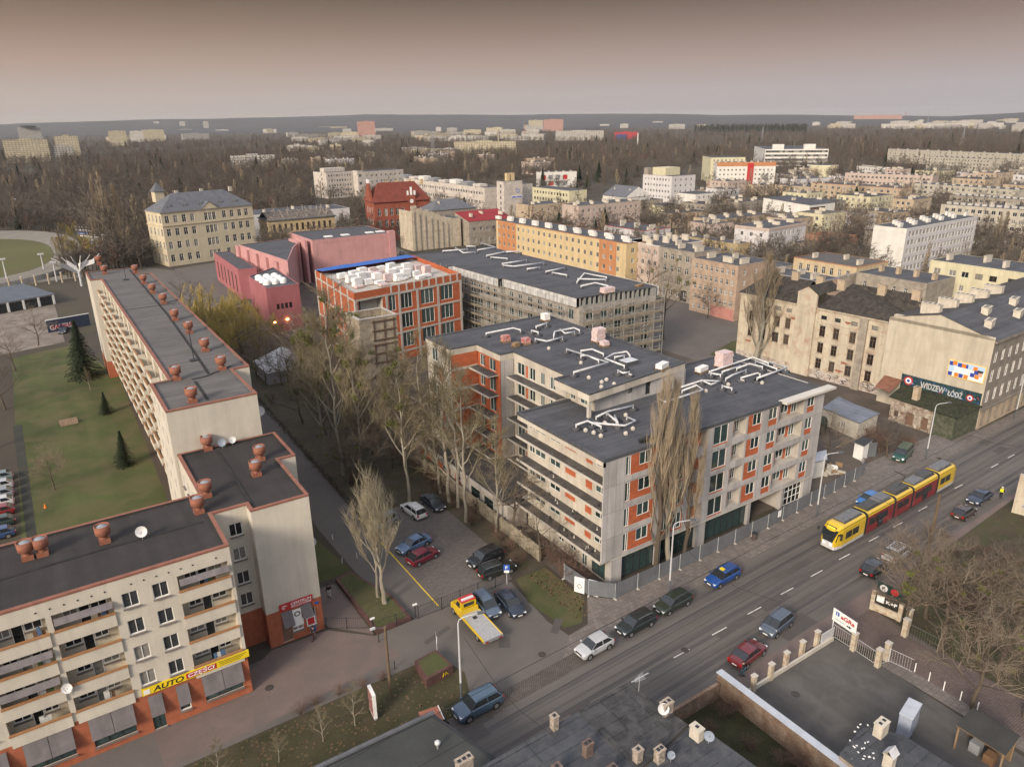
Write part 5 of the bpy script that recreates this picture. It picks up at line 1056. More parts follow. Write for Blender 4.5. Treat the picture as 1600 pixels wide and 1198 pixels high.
q.w.box(-.3,-.004,-.1,16.4,14.2,14.55,OLDC).box(-.3,-.004,21,D28,14.2,14.55,OLDC)
for o_ in yo:
    if o_[3]-o_[2]>1.5: ya,yb=D28-o_[1],D28-o_[0]; q.w.box(-.06,-.003,ya-.16,yb+.16,o_[3]+.06,o_[3]+.24,OLDG).box(-.1,-.003,ya-.12,yb+.12,o_[2]-.16,o_[2]-.03,OLDG)
EXB=mat('exposed_brick_patch',(.27,.11,.07),.95,.3,2,fine=.2); re_=random.Random(18)
for k in range(15):
    y_=re_.uniform(.6,D28-1); z_=re_.uniform(2,13.6); pts_=[(-.012,y_+re_.uniform(.25,.8)*math.cos(j*.9)*1.5,z_+re_.uniform(.12,.4)*math.sin(j*.9)) for j in range(7)]
    if not any(D28-o_[1]-.3<y_<D28-o_[0]+.3 and o_[2]-.6<z_<o_[3]+.6 for o_ in yo): q.w.poly(pts_[::-1],EXB)
t=q.done(); FOOT.append((o28.x,o28.y,R(4),12,D28))
b=M(); b.poly([(-.5,-.3,14.6),(5,-1.6,14.6),(8.5,2,18.4),(8.5,14.5,18.4),(-.5,16.4,14.6)][::-1],ROT).poly([(8.5,2,18.4),(5,-1.6,14.6),(11.3,-1.4,14.6),(11.3,16,14.6),(8.5,14.5,18.4)][::-1],ROT).poly([(-.5,16.4,14.6),(8.5,14.5,18.4),(11.3,16.4,14.6)][::-1],OLDG); b.build('roof',t)
b=M(); b.poly([(-.5,21,14.6),(7,22,18.0),(7,D28-2,18.),(-.5,D28+.3,14.6)][::-1],ROT).poly([(7,22,18),(11.3,21,14.6),(11.3,D28+.3,14.6),(7,D28-2,18)][::-1],ROT); b.build('roof',t)
b=M(); b.poly([(-.46,16.4,17),(-.46,18.7,18.5),(8,18.7,18.5),(8,16.4,16.9)],ROT).poly([(-.46,21,17),(-.46,18.7,18.5),(8,18.7,18.5),(8,21,16.9)][::-1],ROT); b.build('roof',t)
for x,y in ((7.6,8),(8,1.6),(6,15.4),(6,20),(6.6,26),(7,31)): chimney(t,x,y,17.6,1.5,.8,1.7,R(90),TANP)
rr=random.Random(4); GF=mat('graffiti_black',(.03,.03,.035),.8,.1); GW=mat('graffiti_white',(.5,.5,.5),.8,.1)
for k in range(26):
    y=1+rr.random()*4.2 if k%2 else 8.5+rr.random()*6.5; z=.4+rr.random()*1.4; a=rr.random()*6
    M().tube([(-.03,y+.35*math.cos(a+j*.9)*(1+.3*j%2),z+.35*math.sin(a+j*.9)) for j in range(5)],.06,4,GF if k%3 else GW).build('graffiti',t)
# mural house: blank wall with billboard, painted wall strip, long dark roof along the street
o27=G(1556.3,527.5,16.2); D27=17.5; WALLM=mat('blank_gable_plaster',(.50,.45,.36),.95,.10,.18,stain=(.40,.35,.28),stain_amt=.35,streak=.28,fine=.04)
STF=mat('dark_street_front',(.24,.215,.18),.95,.15,.4,streak=.3,stain=(.16,.14,.12),stain_amt=.4)  # street front darker than the gable, streaked and stained
so=[]
for x in [1.6+2.7*k for k in range(26)]:
    for z,h in ((4.6,2.2),(8.2,2.2),(11.6,1.9)): so.append((x-.55,x+.55,z,z+h,'W','tall'))
    so.append((x-.6,x+.6,.4,2.9,'X',(CLUT[0],DARK,CLUT[3],TANP)[int(x*3)%4]))
q=B('corner_tenement','tall tenement with huge blank gable, billboard and football mural, and dark street front','tenement',(o27.x,o27.y,0),R(2),WALLM)
q.face((0,D27),(0,0),0,16.2,(),WALLM); q.face((0,0),(72,0),0,15.6,so,STF,bands=((3.4,TANP),)); q.face((72,0),(72,D27),0,15.6); q.face((72,D27),(0,D27),0,15.6,(),WALLM)
q.w.box(-.1,72,-.35,-.01,3.4,3.7,STF).box(-.1,72,-.4,-.01,15.2,15.62,STF)
# stepped flues on top of the gable
for k,(a,c,h) in enumerate(((6.5,9.2,1.3),(10.6,12.6,.9),(13.6,16.8,.5))): q.w.box(0.01,1.0,a,c,16.2,16.2+h,WALLM)
t=q.done(); FOOT.append((o27.x,o27.y,R(2),72,D27))
b=M(); b.poly([(-.1,-.3,15.7),(72,-.3,15.7),(72,9,18.2),(-.1,9,18.2)],BIT).poly([(-.1,9,18.2),(72,9,18.2),(72,D27,16.2),(-.1,D27,16.2)],BIT2); b.build('roof',t)
M().poly([(0,0,15.6),(0,9,18.15),(0,D27,16.15),(0,D27,15.6)][::-1],WALLM).build('gable_top',t)
for k in range(9): chimney(t,5+k*5.5,3.2+(k%2)*3.,16.6+(k%2)*.8,2.6,1.1,1.1,R(10),CAPM); 
for k in range(5): chimney(t,3+k*6,12.,17.5,3.2,1.1,1.6,R(90),CAPM,nholes=4)
def onw(y,z,d=0.): return (-d,y,z)
VW=(R(90),0,R(-90))
bb_=thing('billboard','bright blue, orange and white billboard on the blank gable wall','billboard',Matrix.Translation((o27.x,o27.y,0))@Matrix.Rotation(R(2),4,'Z')@Vector((-.12,1.0,6.9)),R(-90+2))
# local x runs along the wall towards the street (-y), z up
bb_.location=Matrix.Translation((o27.x,o27.y,0))@Matrix.Rotation(R(2),4,'Z')@Vector((-.05,6.2,8.15)); bb_.scale=(.79,1,.81)
OR_=mat('poster_orange',(.72,.2,.03),.6,.05); LBL_=mat('poster_light_blue',(.4,.55,.75),.6,.05); NAV=mat('poster_navy',(.03,.06,.3),.6,.05); YLF=mat('poster_yellow_edge',(.75,.5,.1),.6,.05)
M().box(0,7.4,-.1,0,0,3.6,YLF).build('frame',bb_)
b=M(); b.box(.15,7.25,-.13,-.101,.15,3.45,SWH)
b.box(.15,7.25,-.135,-.131,2.35,3.45,LBL_)
for k,(x,z,m_) in enumerate(((.2,2.4,NAV),(.9,2.6,OR_),(1.9,2.4,NAV),(3.1,2.4,NAV),(2.7,2.4,OR_),(.2,.2,NAV),(1.5,.2,OR_),(2.4,.2,NAV),(3.4,.2,OR_),(4.6,.9,NAV),(5.5,.7,OR_),(5.0,2.3,OR_),(5.3,1.6,NAV))): b.box(x,x+.85,-.145-.001*k,-.137,z,z+.85,m_)
b.box(.2,1.3,-.15,-.137,1.2,2.3,LBL_).box(4.4,6.8,-.15,-.137,.25,.6,SWH); b.build('poster',bb_)
b=M(); b.lathe(0,0,[(.55,0),(.5,.5),(.3,.8)],10,mat('poster_skin',(.55,.32,.22),.6,.05)); 
M().box(6.0,6.9,-.156,-.151,1.3,2.3,mat('poster_skin',(.55,.32,.22),.6,.05)).box(5.9,7.0,-.162,-.157,2.1,2.6,DARK).build('poster_face',bb_)
text('PROMOCJA',NAV,.3,bb_,(2.,-.152,1.55),VX,width=2.4) if False else None
mu=thing('wall_mural','dark painted strip reading WIDZEW ŁÓDŹ in white under the billboard','mural',Matrix.Translation((o27.x,o27.y,0))@Matrix.Rotation(R(2),4,'Z')@Vector((-.02,13.6,4.4)),R(-90+2))
M().box(0,13.4,-.04,0,-1.2,2.05,mat('mural_dark_green',(.012,.035,.04),.9,.4,1.2,stain=(.05,.1,.12),stain_amt=.4)).build('painted_ground',mu)
MW=mat('mural_white',(.42,.42,.42),.8,.3,2); text('WIDZEW',MW,1.5,mu,(3.4,-.05,.4),VX,bold=.04,width=4.2); text('ŁÓDŹ',MW,1.35,mu,(8.1,-.05,.25),VX,bold=.04,width=2.4)
for x,z,r_ in ((1.3,1.0,.8),(11.7,.8,.6)):
    b=M(); b.tube([(x,-.06,z),(x,-.042,z)],r_,18,SRED); b.build('painted_crest',mu); b=M(); b.tube([(x,-.075,z),(x,-.061,z)],r_*.66,18,SWH); b.build('crest_field',mu); b=M(); b.tube([(x,-.09,z),(x,-.076,z)],r_*.36,6,NAV); b.build('crest_core',mu)
rr=random.Random(14)
for k in range(26):
    x=.4+rr.random()*12.6; z=.05+rr.random()*1.7; M().tube([(x,-.044,z),(x+.25*rr.random(),-.044,z+.2),(x+.3,-.044,z-.15*rr.random())],.045,4,rr.choice([SBLUE,LBL_,SRED,LBL_,NAV])).build('spray_mark',mu)
# low derelict house in front of the mural
ld=[(119.6,51.6),(127.2,51.5),(127.2,64.3),(120.1,62.6)]
q=B('derelict_house','low derelict house with mossy black roof, peeling white and green walls before the mural','house',(0,0,0),0,mat('peeling_white_wall',(.40,.36,.30),.95,.3,.6,stain=(.14,.085,.06),stain_amt=.75,fine=.15))
GRW=mat('green_grimy_wall',(.06,.07,.045),.95,.3,.6,stain=(.14,.13,.1),stain_amt=.4)
q.face(ld[0],ld[1],0,4.2,(),GRW); q.face(ld[1],ld[2],0,4.4); q.face(ld[2],ld[3],0,4.2); q.face(ld[3],(119.8,55.2),0,4.2,[(3.,4.3,.1,2.4,'X',BROWNF),(5.6,6.8,.1,2.4,'X',BROWNF),(.8,1.6,1,2.1,'W','old')]); q.face((119.8,55.2),ld[0],0,4.2,(),GRW)
t=q.done(); M().poly([(119.2,51.2,4.2),(127.3,51.1,4.5),(127.3,64.6,4.5),(119.7,63.,4.25)],mat('mossy_black_roof',(.022,.024,.018),.95,.5,.8,stain=(.06,.07,.03),stain_amt=.5,bump=.5)).poly([(119.2,51.2,4.15),(127.3,51.1,4.45),(127.3,64.6,4.45),(119.7,63.,4.2)][::-1],ROT).build('roof',t)
chimney(t,122,59.5,4.3,1.,.9,2.2,0,TANP); FOOT.append((116,51,0,11,17))
b=M(); b.poly([(121,63.6,4.6),(127,64.8,5.3),(127,68.2,5.3),(122,67,4.4)],mat('rusty_tin_roof',(.2,.09,.06),.8,.3,1)); b.build('lean_to_roof',t)
# ================================================================== FARAWAY TOWERS
FARW=mat('far_pale_block',(.50,.48,.44),.9,.1,.1,rnd=.25,pattern=('wall',4.5,3.,.55,(.22,.21,.2)))
FARY=mat('far_yellow_block',(.46,.41,.28),.9,.1,.1,pattern=('wall',4.5,3.,.5,(.26,.23,.19))); FARP=mat('far_pink_block',(.44,.25,.21),.9,.1,.1,pattern=('wall',4.5,3.,.5,(.25,.16,.14)))
FMARK=[]
def far(name,label,x0,x1,yt,yb,m,depth=14,group=None,roofm=BIT,cat='tower block',tw=0.):
    b=G((x0+x1)/2,yb); d=b.length if False else math.hypot(b.x,b.y); ang=math.atan2(b.y,b.x)-R(90)+tw
    Lw=(x1-x0)/CF*(Vector((b.x,b.y,0))-CAM).dot(F_); h=HT(b,yt); t=thing(name,label,cat,b,ang,group)
    q=M(); q.box(-Lw/2,Lw/2,0,depth,0,h,m,roofm); q.build('wall',t); M().box(-Lw*.15,Lw*.12,depth*.3,depth*.7,h,h+2.2,m).build('roof_house',t)
    for k in (-1,1): M().box(-Lw/2-.2,Lw/2+.2,-.2 if k<0 else depth,.0 if k<0 else depth+.2,h-.3,h+.5,m).build('parapet',t)
    FOOT.append((b.x-Lw/2,b.y,0,Lw,depth+4))
    if not group: FMARK.append((t,label,b.x,b.y))
    return t,Lw,h
t,Lw,h=far('tower_block','big yellowish slab block at the far left with a darker yellow side',17,76,219,254,FARY,16)
t,Lw,h=far('tower_block','grey-white tower with a dark round top behind the far left yellow slab',34,65,199,221,FARW,16); M().lathe(0,8,[(Lw*.3,h),(Lw*.36,h+5),(Lw*.2,h+8)],14,DARK).build('roof_tank',t)
far('tower_block','green-topped yellowish tower right of the far left slab',93,125,213,244,FARY); far('apartment_block','pale lower block at the foot of the green-topped tower',88,116,228,252,FARW)
far('tower_block','yellow tower standing alone left of the pale pair, far left',174,199,205,228,FARY); far('tower_block','greyish half of the far left pair of blocks',206,225,205,222,FARW); far('tower_block','yellowish longer half of the far left pair of blocks',225.5,257,203,221,FARY)
for x,d in ((243,'left'),(283,'middle'),(319.5,'right')): far('tower_block',d+'most white slim tower of the three on the horizon' if d!='middle' else 'middle white slim tower of the three on the horizon',x,x+8,190,208,FARW)
far('office_building','white low modern building above the school with dark glass',364,430,244,262,FARW,20,cat='office building')
far('tower_block','pink tower with balconies standing above the far woods',560,587,190,217,FARP,14); far('apartment_block','long pale block with brown roof above the hospital, centre',710,806,222,240,FARY,16,cat='apartment block')
far('apartment_block','pale orange block on the left of the far centre pair',826,848,188,202,FARY); far('apartment_block','orange-tinted larger block of the far centre pair',849,880,187,205,FARP)
far('shop_hall','white hall with red end panel in the far centre',868,943,205,220,FARW,24,cat='hall'); far('shop_hall','red and blue box store in the far woods right of centre',960,996,207,218,mat('box_store_red',(.35,.04,.05),.8,.1),30,cat='hall'); far('shop_hall','dark blue hall beside the red box store',962,978,211,219,mat('box_store_blue',(.04,.06,.2),.8,.1),20,cat='hall')
far('hospital_slab','very long pale hospital slab on the right horizon with four towers',1336,1404,180,193,FARP,20,cat='hospital')
far('apartment_block','long pale row of flats at the far right below the hospital slab',1385,1552,193,200,FARW,20,cat='apartment block'); far('shop_hall','broad white hall at the far right edge',1582,1606,195,206,FARW,20,cat='hall')
rr=random.Random(21); nf=0; FBS=[]
for k in range(150):
    x=rr.choice([rr.uniform(150,560),rr.uniform(440,830),rr.uniform(440,830),rr.uniform(880,1100),rr.uniform(1250,1600),rr.uniform(1380,1600)]); yb=rr.uniform(201,222) if x<830 else rr.uniform(191,202)
    if 440<x<720 and rr.random()<.3: yb=rr.uniform(222,250)
    w_=rr.uniform(8,30) if yb<214 else rr.uniform(18,42); fb=far('apartment_block','pale low block half sunk in the far woods below the skyline',x,x+w_,yb-rr.uniform(4.5,8)*(1 if yb<214 else 1.25),yb,(FARW,FARW,FARY)[k%3],14,group='pale blocks scattered in the far woods',cat='apartment block',tw=rr.uniform(-.5,.5)); FBS.append((fb[0],('grey-white' if k%3<2 else 'yellowish')+' low far block',fb[0].location.x,fb[0].location.y))
relabel(FBS,FMARK)
# masts
def mast(px,yb,yt,label,m,r=.7,lat=True):
    b=G(px,yb); h=HT(b,yt); t=thing('lattice_mast' if lat else 'chimney_stack',label,'mast' if lat else 'chimney',b); q=M()
    if lat:
        w_=h*.07
        for sx_,sy_ in ((-1,-1),(1,-1),(1,1),(-1,1)): q.tube([(sx_*w_,sy_*w_,0),(sx_*w_*.15,sy_*w_*.15,h)],r*.35,4,m)
        for k in range(9):
            z=h*k/9; s_=w_*(1-.85*k/9); q.tube([(-s_,-s_,z),(s_,-s_,z+h/9*.9)],r*.2,3,m).tube([(-s_,s_,z),(-s_,-s_,z+h/9*.9)],r*.2,3,m)
    else: q.lathe(0,0,[(h*.05,0),(h*.03,h)],10,m)
    q.build('tower',t); return t
mast(677,247,205,'grey lattice mast standing above the far woods, left of centre',GREYM); mast(820,215,192,'orange lattice mast before the far centre blocks',ORG); mast(996,232,208,'slim pale chimney right of the box store',WHT,lat=False); mast(1190,224,198,'lattice mast above the woods right of centre',GREYM); mast(1503,225,200,'lattice mast above the cream rows at the right',GREYM); mast(1285,191,170,'thin lattice mast on the right skyline',GREYM); mast(1540,190,168,'pale lattice mast on the far right skyline',GREYM); mast(1413.5,190,175,'red and white striped chimney on the horizon by the hospital slab',SRED,lat=False); mast(779,232,203,'brown brick chimney behind the hospital',TANP,lat=False); mast(1448,199,176,'slim mast right of the striped chimney',GREYM)
# ================================================================== TREES
BARK=mat('grey_brown_bark',(.10,.08,.06),.95,.25,1.5); TWIG=mat('brown_twigs',(.17,.135,.10),.95,.2,.4,rnd=.25)
BARKP=mat('pale_bark',(.30,.275,.22),.95,.25,2.,stain=(.12,.10,.08),stain_amt=.4); TWIGP=mat('pale_twigs',(.33,.29,.2),.95,.15,.5)
TWIGG=mat('olive_twigs',(.19,.16,.10),.95,.2,.5); TWIGW=mat('willow_twigs',(.36,.28,.085),.95,.2,.4); TWIGR=mat('reddish_twigs',(.14,.085,.065),.95,.2,.5,rnd=.2); TWIGO=mat('poplar_twigs',(.29,.235,.165),.95,.2,.5,rnd=.1)
MIST=mat('mistletoe',(.11,.12,.03),.9,.25,3); NEED=mat('spruce_needles',(.022,.034,.016),.95,.35,.7)
TWIGD=mat('dusky_twigs',(.11,.095,.08),.95,.3,.3,rnd=.35)
def rv(r): return Vector((r.gauss(0,1),r.gauss(0,1),r.gauss(0,1))).normalized()
def tree_mesh(seed,kind,bark,twig,lim=5,twn=26,tr=.02,levels=3,mist=0):
    """unit tree, height 1: tapered trunk with limbs (mesh 1) and crown of fine twigs (mesh 2)"""
    r=random.Random(seed); tb=M(); cb=M(); ends=[]
    def limb(p,d,ln,rad,lv,up):
        n=3 if lv else 5; pts=[p]; rs=[rad]; q=p; dd=d
        for k in range(n):
            dd=(dd+rv(r)*(.16 if kind!='poplar' else .11)+Vector((0,0,up))).normalized(); q=q+dd*(ln/n); pts.append(q); rs.append(rad*(1-.75*(k+1)/n)+.0006)
        (tb if lv<2 else cb).tube(pts,rs,5 if lv<1 else 3,bark if lv<2 else twig,cap=False)
        return pts,rs,dd
    def grow(p,d,ln,rad,lv):
        pts,rs,dd=limb(p,d,ln,rad,lv,{'broad':.05,'poplar':.25,'willow':.0,'lopped':.1,'bush':.1,'slim':.14}[kind])
        if lv>=levels:
            ends.extend((q,dd) for q in pts[1:]); return
        nb={'broad':5,'poplar':5,'willow':4,'lopped':5,'bush':4,'slim':5}[kind]
        for k in range(nb):
            t=.3+.7*(k+r.random())/nb; i=min(int(t*(len(pts)-1)),len(pts)-2); f=t*(len(pts)-1)-i; q=pts[i].lerp(pts[i+1],f)
            spread={'broad':.75,'poplar':.46,'willow':.8,'lopped':.5,'bush':.7,'slim':.5}[kind]
            nd_=(dd*(1-spread*.35)+rv(r)*spread).normalized(); nd_.z=abs(nd_.z)*.6+.12 if kind in('broad','slim') else nd_.z
            if kind in('poplar','lopped'): nd_.z=abs(nd_.z)+.6; 
            grow(q,nd_.normalized(),ln*r.uniform(.42,.66),max(rs[i]*.55,.0008),lv+1)
        ends.append((pts[-1],dd))
    if kind=='bush':
        for k in range(lim): grow(Vector((r.uniform(-.06,.06),r.uniform(-.06,.06),0)),(rv(r)*.5+Vector((0,0,1))).normalized(),r.uniform(.45,.8),.012,1)
    else:
        H={'broad':.62,'poplar':.9,'willow':.5,'lopped':.55,'slim':.85}[kind]; n=9; pts=[]; rs=[]; p=Vector((0,0,0)); R0_={'broad':.017,'poplar':.016,'willow':.025,'lopped':.022,'slim':.011}[kind]
        for k in range(n+1): pts.append(p.copy()); rs.append(R0_*(1-.8*k/n)+.001); p=p+Vector((r.gauss(0,.008),r.gauss(0,.008),H/n))
        tb.tube(pts,rs,7,bark,cap=False)
        nl=int(lim*(1.6 if kind in('poplar','slim') else 1))
        for k in range(nl):
            t={'broad':.36,'poplar':.1,'willow':.45,'lopped':.5,'slim':.25}[kind]; t=t+(1-t)*(k+.6*r.random())/nl; t=min(t,.985); i=int(t*n); q=pts[i].lerp(pts[min(i+1,n)],t*n-i); a=k*2.4+r.random()
            up={'broad':.75,'poplar':1.9,'willow':.5,'lopped':1.3,'slim':.9}[kind]; ln={'broad':.36*(1.25-t*.6),'poplar':.26*(1.35-t),'willow':.34,'lopped':.34,'slim':.26*(1.3-t)}[kind]
            grow(q,Vector((math.cos(a),math.sin(a),up)).normalized(),ln,rs[i]*(.38 if kind=='poplar' else .6),1)
        grow(pts[-1],Vector((0,0,1)),(1-H)*.8,rs[-1],1)
    ln={'broad':.07,'poplar':.075,'willow':.14,'lopped':.09,'bush':.14,'slim':.06}[kind]
    sel=ends if len(ends)*1<9e9 else ends
    per=max(1,twn)
    for (q,d) in sel:
        for k in range(per):
            dd=(d*.6+rv(r)*.75+Vector((0,0,.25 if kind!='willow' else 0))).normalized()
            if kind=='willow': dd=(rv(r)*.35+Vector((0,0,-1))).normalized()
            if kind=='poplar': dd=(rv(r)*.35+Vector((0,0,1))).normalized()
            if kind=='lopped': dd=(rv(r)*.6+Vector((0,0,.9))).normalized()
            cb.spike(q,dd,ln*r.uniform(.6,1.3)*(1.6 if kind=='willow' else 1),tr*.05,twig)
    for k in range(mist):
        q,d=r.choice(ends)
        for j in range(60): v=rv(r); cb.poly([q+v*.018,q+v*.018+rv(r)*.014,q+v*.018+rv(r)*.014],MIST)
    zm=max(v[2] for v in cb.v+tb.v); 
    for b in (tb,cb): b.v=[(v[0]/zm,v[1]/zm,v[2]/zm) for v in b.v]
    return tb.mesh('trunk'),cb.mesh('crown')
def fir_mesh(seed,n=420):
    r=random.Random(seed); tb=M(); cb=M(); tb.tube([(0,0,0),(0,0,.97)],[.018,.002],6,BARK,cap=False)
    for k in range(n):
        t=(k/n)**.8; z=.05+.93*t; w_=(.27*(1-t)+.012)*r.uniform(.65,1.15); a=k*2.399+r.random()*.5; d=Vector((math.cos(a),math.sin(a),0)); s=Vector((-d.y,d.x,0))
        for j in range(5):
            f0=j/5*w_; f1=(j+1.3)/5*w_; zz=z-f0*.35; o=r.uniform(-.012,.012); ww=.035*(1-j/6.)
            p=d*f0+Vector((0,0,zz+o)); q=d*f1+Vector((0,0,z-f1*.42+o)); 
            cb.poly([p,q+s*ww,q+Vector((0,0,.008))],NEED); cb.poly([p,q-s*ww,q+Vector((0,0,-.012))],NEED)
    return tb.mesh('trunk'),cb.mesh('crown')
TM={}
def tm(k):
    if k in TM: return TM[k]
    kind,sd=k
    if kind=='broad': v=tree_mesh(sd,'broad',BARK,TWIG,8,2,.020,3)
    elif kind=='mist': v=tree_mesh(sd+50,'broad',BARK,TWIG,8,1,.018,3,mist=12)
    elif kind=='tallm': v=tree_mesh(sd+140,'slim',BARKP,TWIGG,10,2,.020,3,mist=12)
    elif kind=='dark': v=tree_mesh(sd+90,'broad',BARK,TWIGD,8,1,.020,3)
    elif kind=='birch': v=tree_mesh(sd+120,'slim',BARKP,TWIGG,8,1,.020,3)
    elif kind=='poplar': v=tree_mesh(sd+7,'poplar',BARK if sd!=1 else BARKP,TWIGO,10,1,.013,3)
    elif kind=='lopped': v=tree_mesh(sd+17,'lopped',BARKP,TWIGP,8,2,.026,3)
    elif kind=='willow': v=tree_mesh(sd+27,'willow',BARK,TWIGW,12,12,.035,2)
    elif kind=='bush': v=tree_mesh(sd+37,'bush',BARK,TWIGR,16,4,.05,2)
    elif kind=='fir': v=fir_mesh(sd)
    elif kind=='mid': v=tree_mesh(sd+61,'broad',BARK,TWIGD,7,7,.055,2)
    elif kind=='midp': v=tree_mesh(sd+71,'poplar',BARK,TWIGO,8,4,.05,2)
    elif kind=='far': v=tree_mesh(sd+81,'broad',BARK,TWIGD,5,14,.16,1)
    elif kind=='farp': v=tree_mesh(sd+88,'poplar',BARK,TWIGO,7,9,.11,1)
    elif kind=='farr': v=tree_mesh(sd+84,'broad',BARK,TWIGR,5,14,.16,1)
    TM[k]=v; return v
rt=random.Random(77)
def tree(kind,pos,h,label,group=None,name=None,cat='tree',wid=1.,seed=None):
    nm=name or {'fir':'spruce_tree','poplar':'poplar_tree','midp':'poplar_tree','willow':'willow_tree','bush':'bush','birch':'birch_tree'}.get(kind,'bare_tree')
    t=thing(nm,label,cat if kind!='bush' else 'bush',pos,rt.random()*6.28,group); tr_,cr=tm((kind,seed if seed is not None else rt.randrange(3 if kind not in('far','farr') else 2)))
    for n_,me in (('trunk',tr_),('crown',cr)):
        o=put(n_,me,t); o.scale=(h*wid,h*wid,h)
    return t
def tp(kind,bx,by,ty,label,group=None,wid=1.,seed=None,name=None):
    b=G(bx,by); return tree(kind,b,HT(b,ty),label,group,name,wid=wid,seed=seed)
tp('lopped',603,948,706,'tall pale lopped tree with thick white limbs in the raised bed by the car park',seed=0,wid=.9)
tp('lopped',592,938,722,'second pale lopped tree leaning left beside the tall one in the raised bed',seed=1,wid=.65)
for bx,by,ty,k,lab in ((536,742,436,'tallm','tallest pale-limbed bare tree with mistletoe left of the ruined tower'),(506,716,470,'tallm','tall pale-limbed tree at the left of the mistletoe group'),(566,752,500,'tallm','tall pale-limbed tree directly before the ruined tower foot'),(640,790,520,'tallm','tall thin tree between the ruined tower and the birches'),(455,622,512,'dark','dark bare tree in front of the white tent roof'),(520,640,432,'mist','tall bare tree dotted with mistletoe left of the ruined tower'),(545,655,455,'mist','bare mistletoe tree just right of the tallest one by the ruined tower'),(578,700,560,'dark','dark bare tree below the ruined tower'),(617,712,556,'broad','brown bare tree in front of the tower base'),(500,650,565,'dark','small dark bare tree on the bank below the mistletoe trees'),(540,720,590,'dark','thin dark bare tree in the shady bank middle'),
    (702,784,508,'birch','birch with greenish twigs standing tallest before the recessed balconies'),(728,815,560,'birch','pale stemmed birch at the car park corner'),(716,792,530,'birch','birch between the tallest birch and the pale stemmed one'),(688,770,575,'birch','leaning birch left of the tallest one'),(665,742,500,'birch','birch at the left end of the birch row'),(775,830,640,'birch','small birch beside the concrete fence'),(800,832,685,'broad','low crooked bare tree against the building canopy'),(844,876,762,'broad','single small bare tree before the long balcony slabs')):
    tp(k,bx,by,ty,lab,wid={'birch':.95,'tallm':.85}.get(k,1.05))
tp('poplar',1024,893,556,'huge columnar poplar in front of the street facade, left stem',wid=.85,seed=0); tp('poplar',1046,886,575,'second stem of the huge columnar poplar in front of the facade',wid=.85,seed=1); tp('poplar',1068,878,590,'right, thinner stem of the huge columnar poplar by the facade',wid=.7,seed=2)
tp('poplar',1178,572,385,'big golden-brown poplar in front of the pinkish tenement',wid=1.5,seed=1); tp('poplar',1196,560,408,'second poplar clump just left of the derelict tenement',wid=1.5,seed=2); tp('poplar',1160,552,440,'shorter poplar on the left of the golden-brown clump',wid=1.3,seed=0)
tp('mist',1036,530,384,'tall spreading bare tree with mistletoe beside the scaffolded building',seed=1); tp('broad',1010,480,380,'bare tree behind the scaffolded building near corner'); tp('broad',1105,497,432,'bare tree at the foot of the pinkish tenement'); tp('broad',985,440,372,'bare tree before the orange end of the yellow block')
for i,(bx,by,ty) in enumerate(((905,415,380),(860,398,366),(925,425,382),(950,432,385),(880,408,375),(965,440,390))): tp('broad',bx,by,ty,'bare tree in the row between the scaffolded and the yellow block, %s from the left'%OR[[1,0,3,4,2,5][i]].replace('nearest','first'),seed=i%3)
for i,(bx,by,ty) in enumerate(((345,545,445),(380,560,462),(320,520,440),(405,545,470),(365,510,450))): tp('willow',bx,by,ty,'yellowish willow beside the long block, %s of five'%['middle','right','left','rightmost lower','hindmost'][i],wid=1.3,seed=i%3)
for i,(bx,by,ty) in enumerate(((300,510,425),(285,480,420),(420,575,505),(440,600,535),(330,560,490),(470,560,500),(480,610,540))): tp('dark',bx,by,ty,'dark bare tree by the willows and tent',group='bare trees between the long block and the tent',wid=1.2)
r2=random.Random(31)
BK=[]
for k in range(38):
    b=Vector((r2.uniform(32.5,44),r2.uniform(84,165),0)); BK.append((tree(('broad','broad','mist')[k%3] if k%4 else 'bush',b,r2.uniform(7,13) if k%4 else r2.uniform(2.5,4),'x','undergrowth trees on the bank',wid=1.15,name=None if k%4 else 'bush'),b))
BK.sort(key=lambda t:t[1].y)
for i,(o,b) in enumerate(BK): o['label']='bare %s on the shady bank beside the drive, %s from the car park'%('tree' if o.name.startswith('bare') else 'bush',NTH[i])
for k in range(14):
    b=Vector((r2.uniform(41.3,43.8),62+k*2.7+r2.random(),0)); tree('bush',b,r2.uniform(1.6,3.2),'leafless bush along the concrete fence',"bushes along the concrete fence",wid=1.2)
for i,(bx,by) in enumerate(((862,880),(878,898),(893,905),(905,913),(850,868),(885,880))): tree('bush',G(bx,by),2.6+.3*(i%3),'reddish brown thicket bush beside the hoarding corner','thicket at the hoarding corner',wid=1.3)
# pruned hedge along the drive
HEDGE=mat('dark_hedge',(.03,.026,.018),.95,.4,2,fine=.4)
b=M(); rh=random.Random(2)
for k in range(2600):
    y=86+rh.random()*95; p=Vector((30.4+(y-86)*.018+rh.uniform(-.4,.4),y,rh.uniform(0,.9))); b.spike(p,(rv(rh)+Vector((0,0,.4))).normalized(),.3,.035,HEDGE)
tag(b.build('hedge'),'low dark leafless hedge along the right edge of the driveway','hedge')
# back lawn
tp('fir',134,590,500,'largest dark spruce beside the long block on the back lawn',wid=1.15,seed=0); tp('fir',167,646,612,'small bluish spruce in the middle of the back lawn',wid=1.2,seed=1); tp('fir',197,727,672,'spruce nearest to the long block on the back lawn',wid=1.1,seed=2)
tp('broad',60,540,470,'spreading bare tree in front of the garages'); tp('broad',25,580,500,'bare tree at the left edge behind the lawn'); tp('dark',8,640,540,'dark bare tree at the left picture edge by the lawn path'); tp('birch',141,610,570,'tiny bare sapling in front of the largest spruce'); tp('broad',85,765,685,'faint young bare tree in the middle of the back lawn'); tp('dark',-6,700,600,'bare tree half outside the left picture edge')
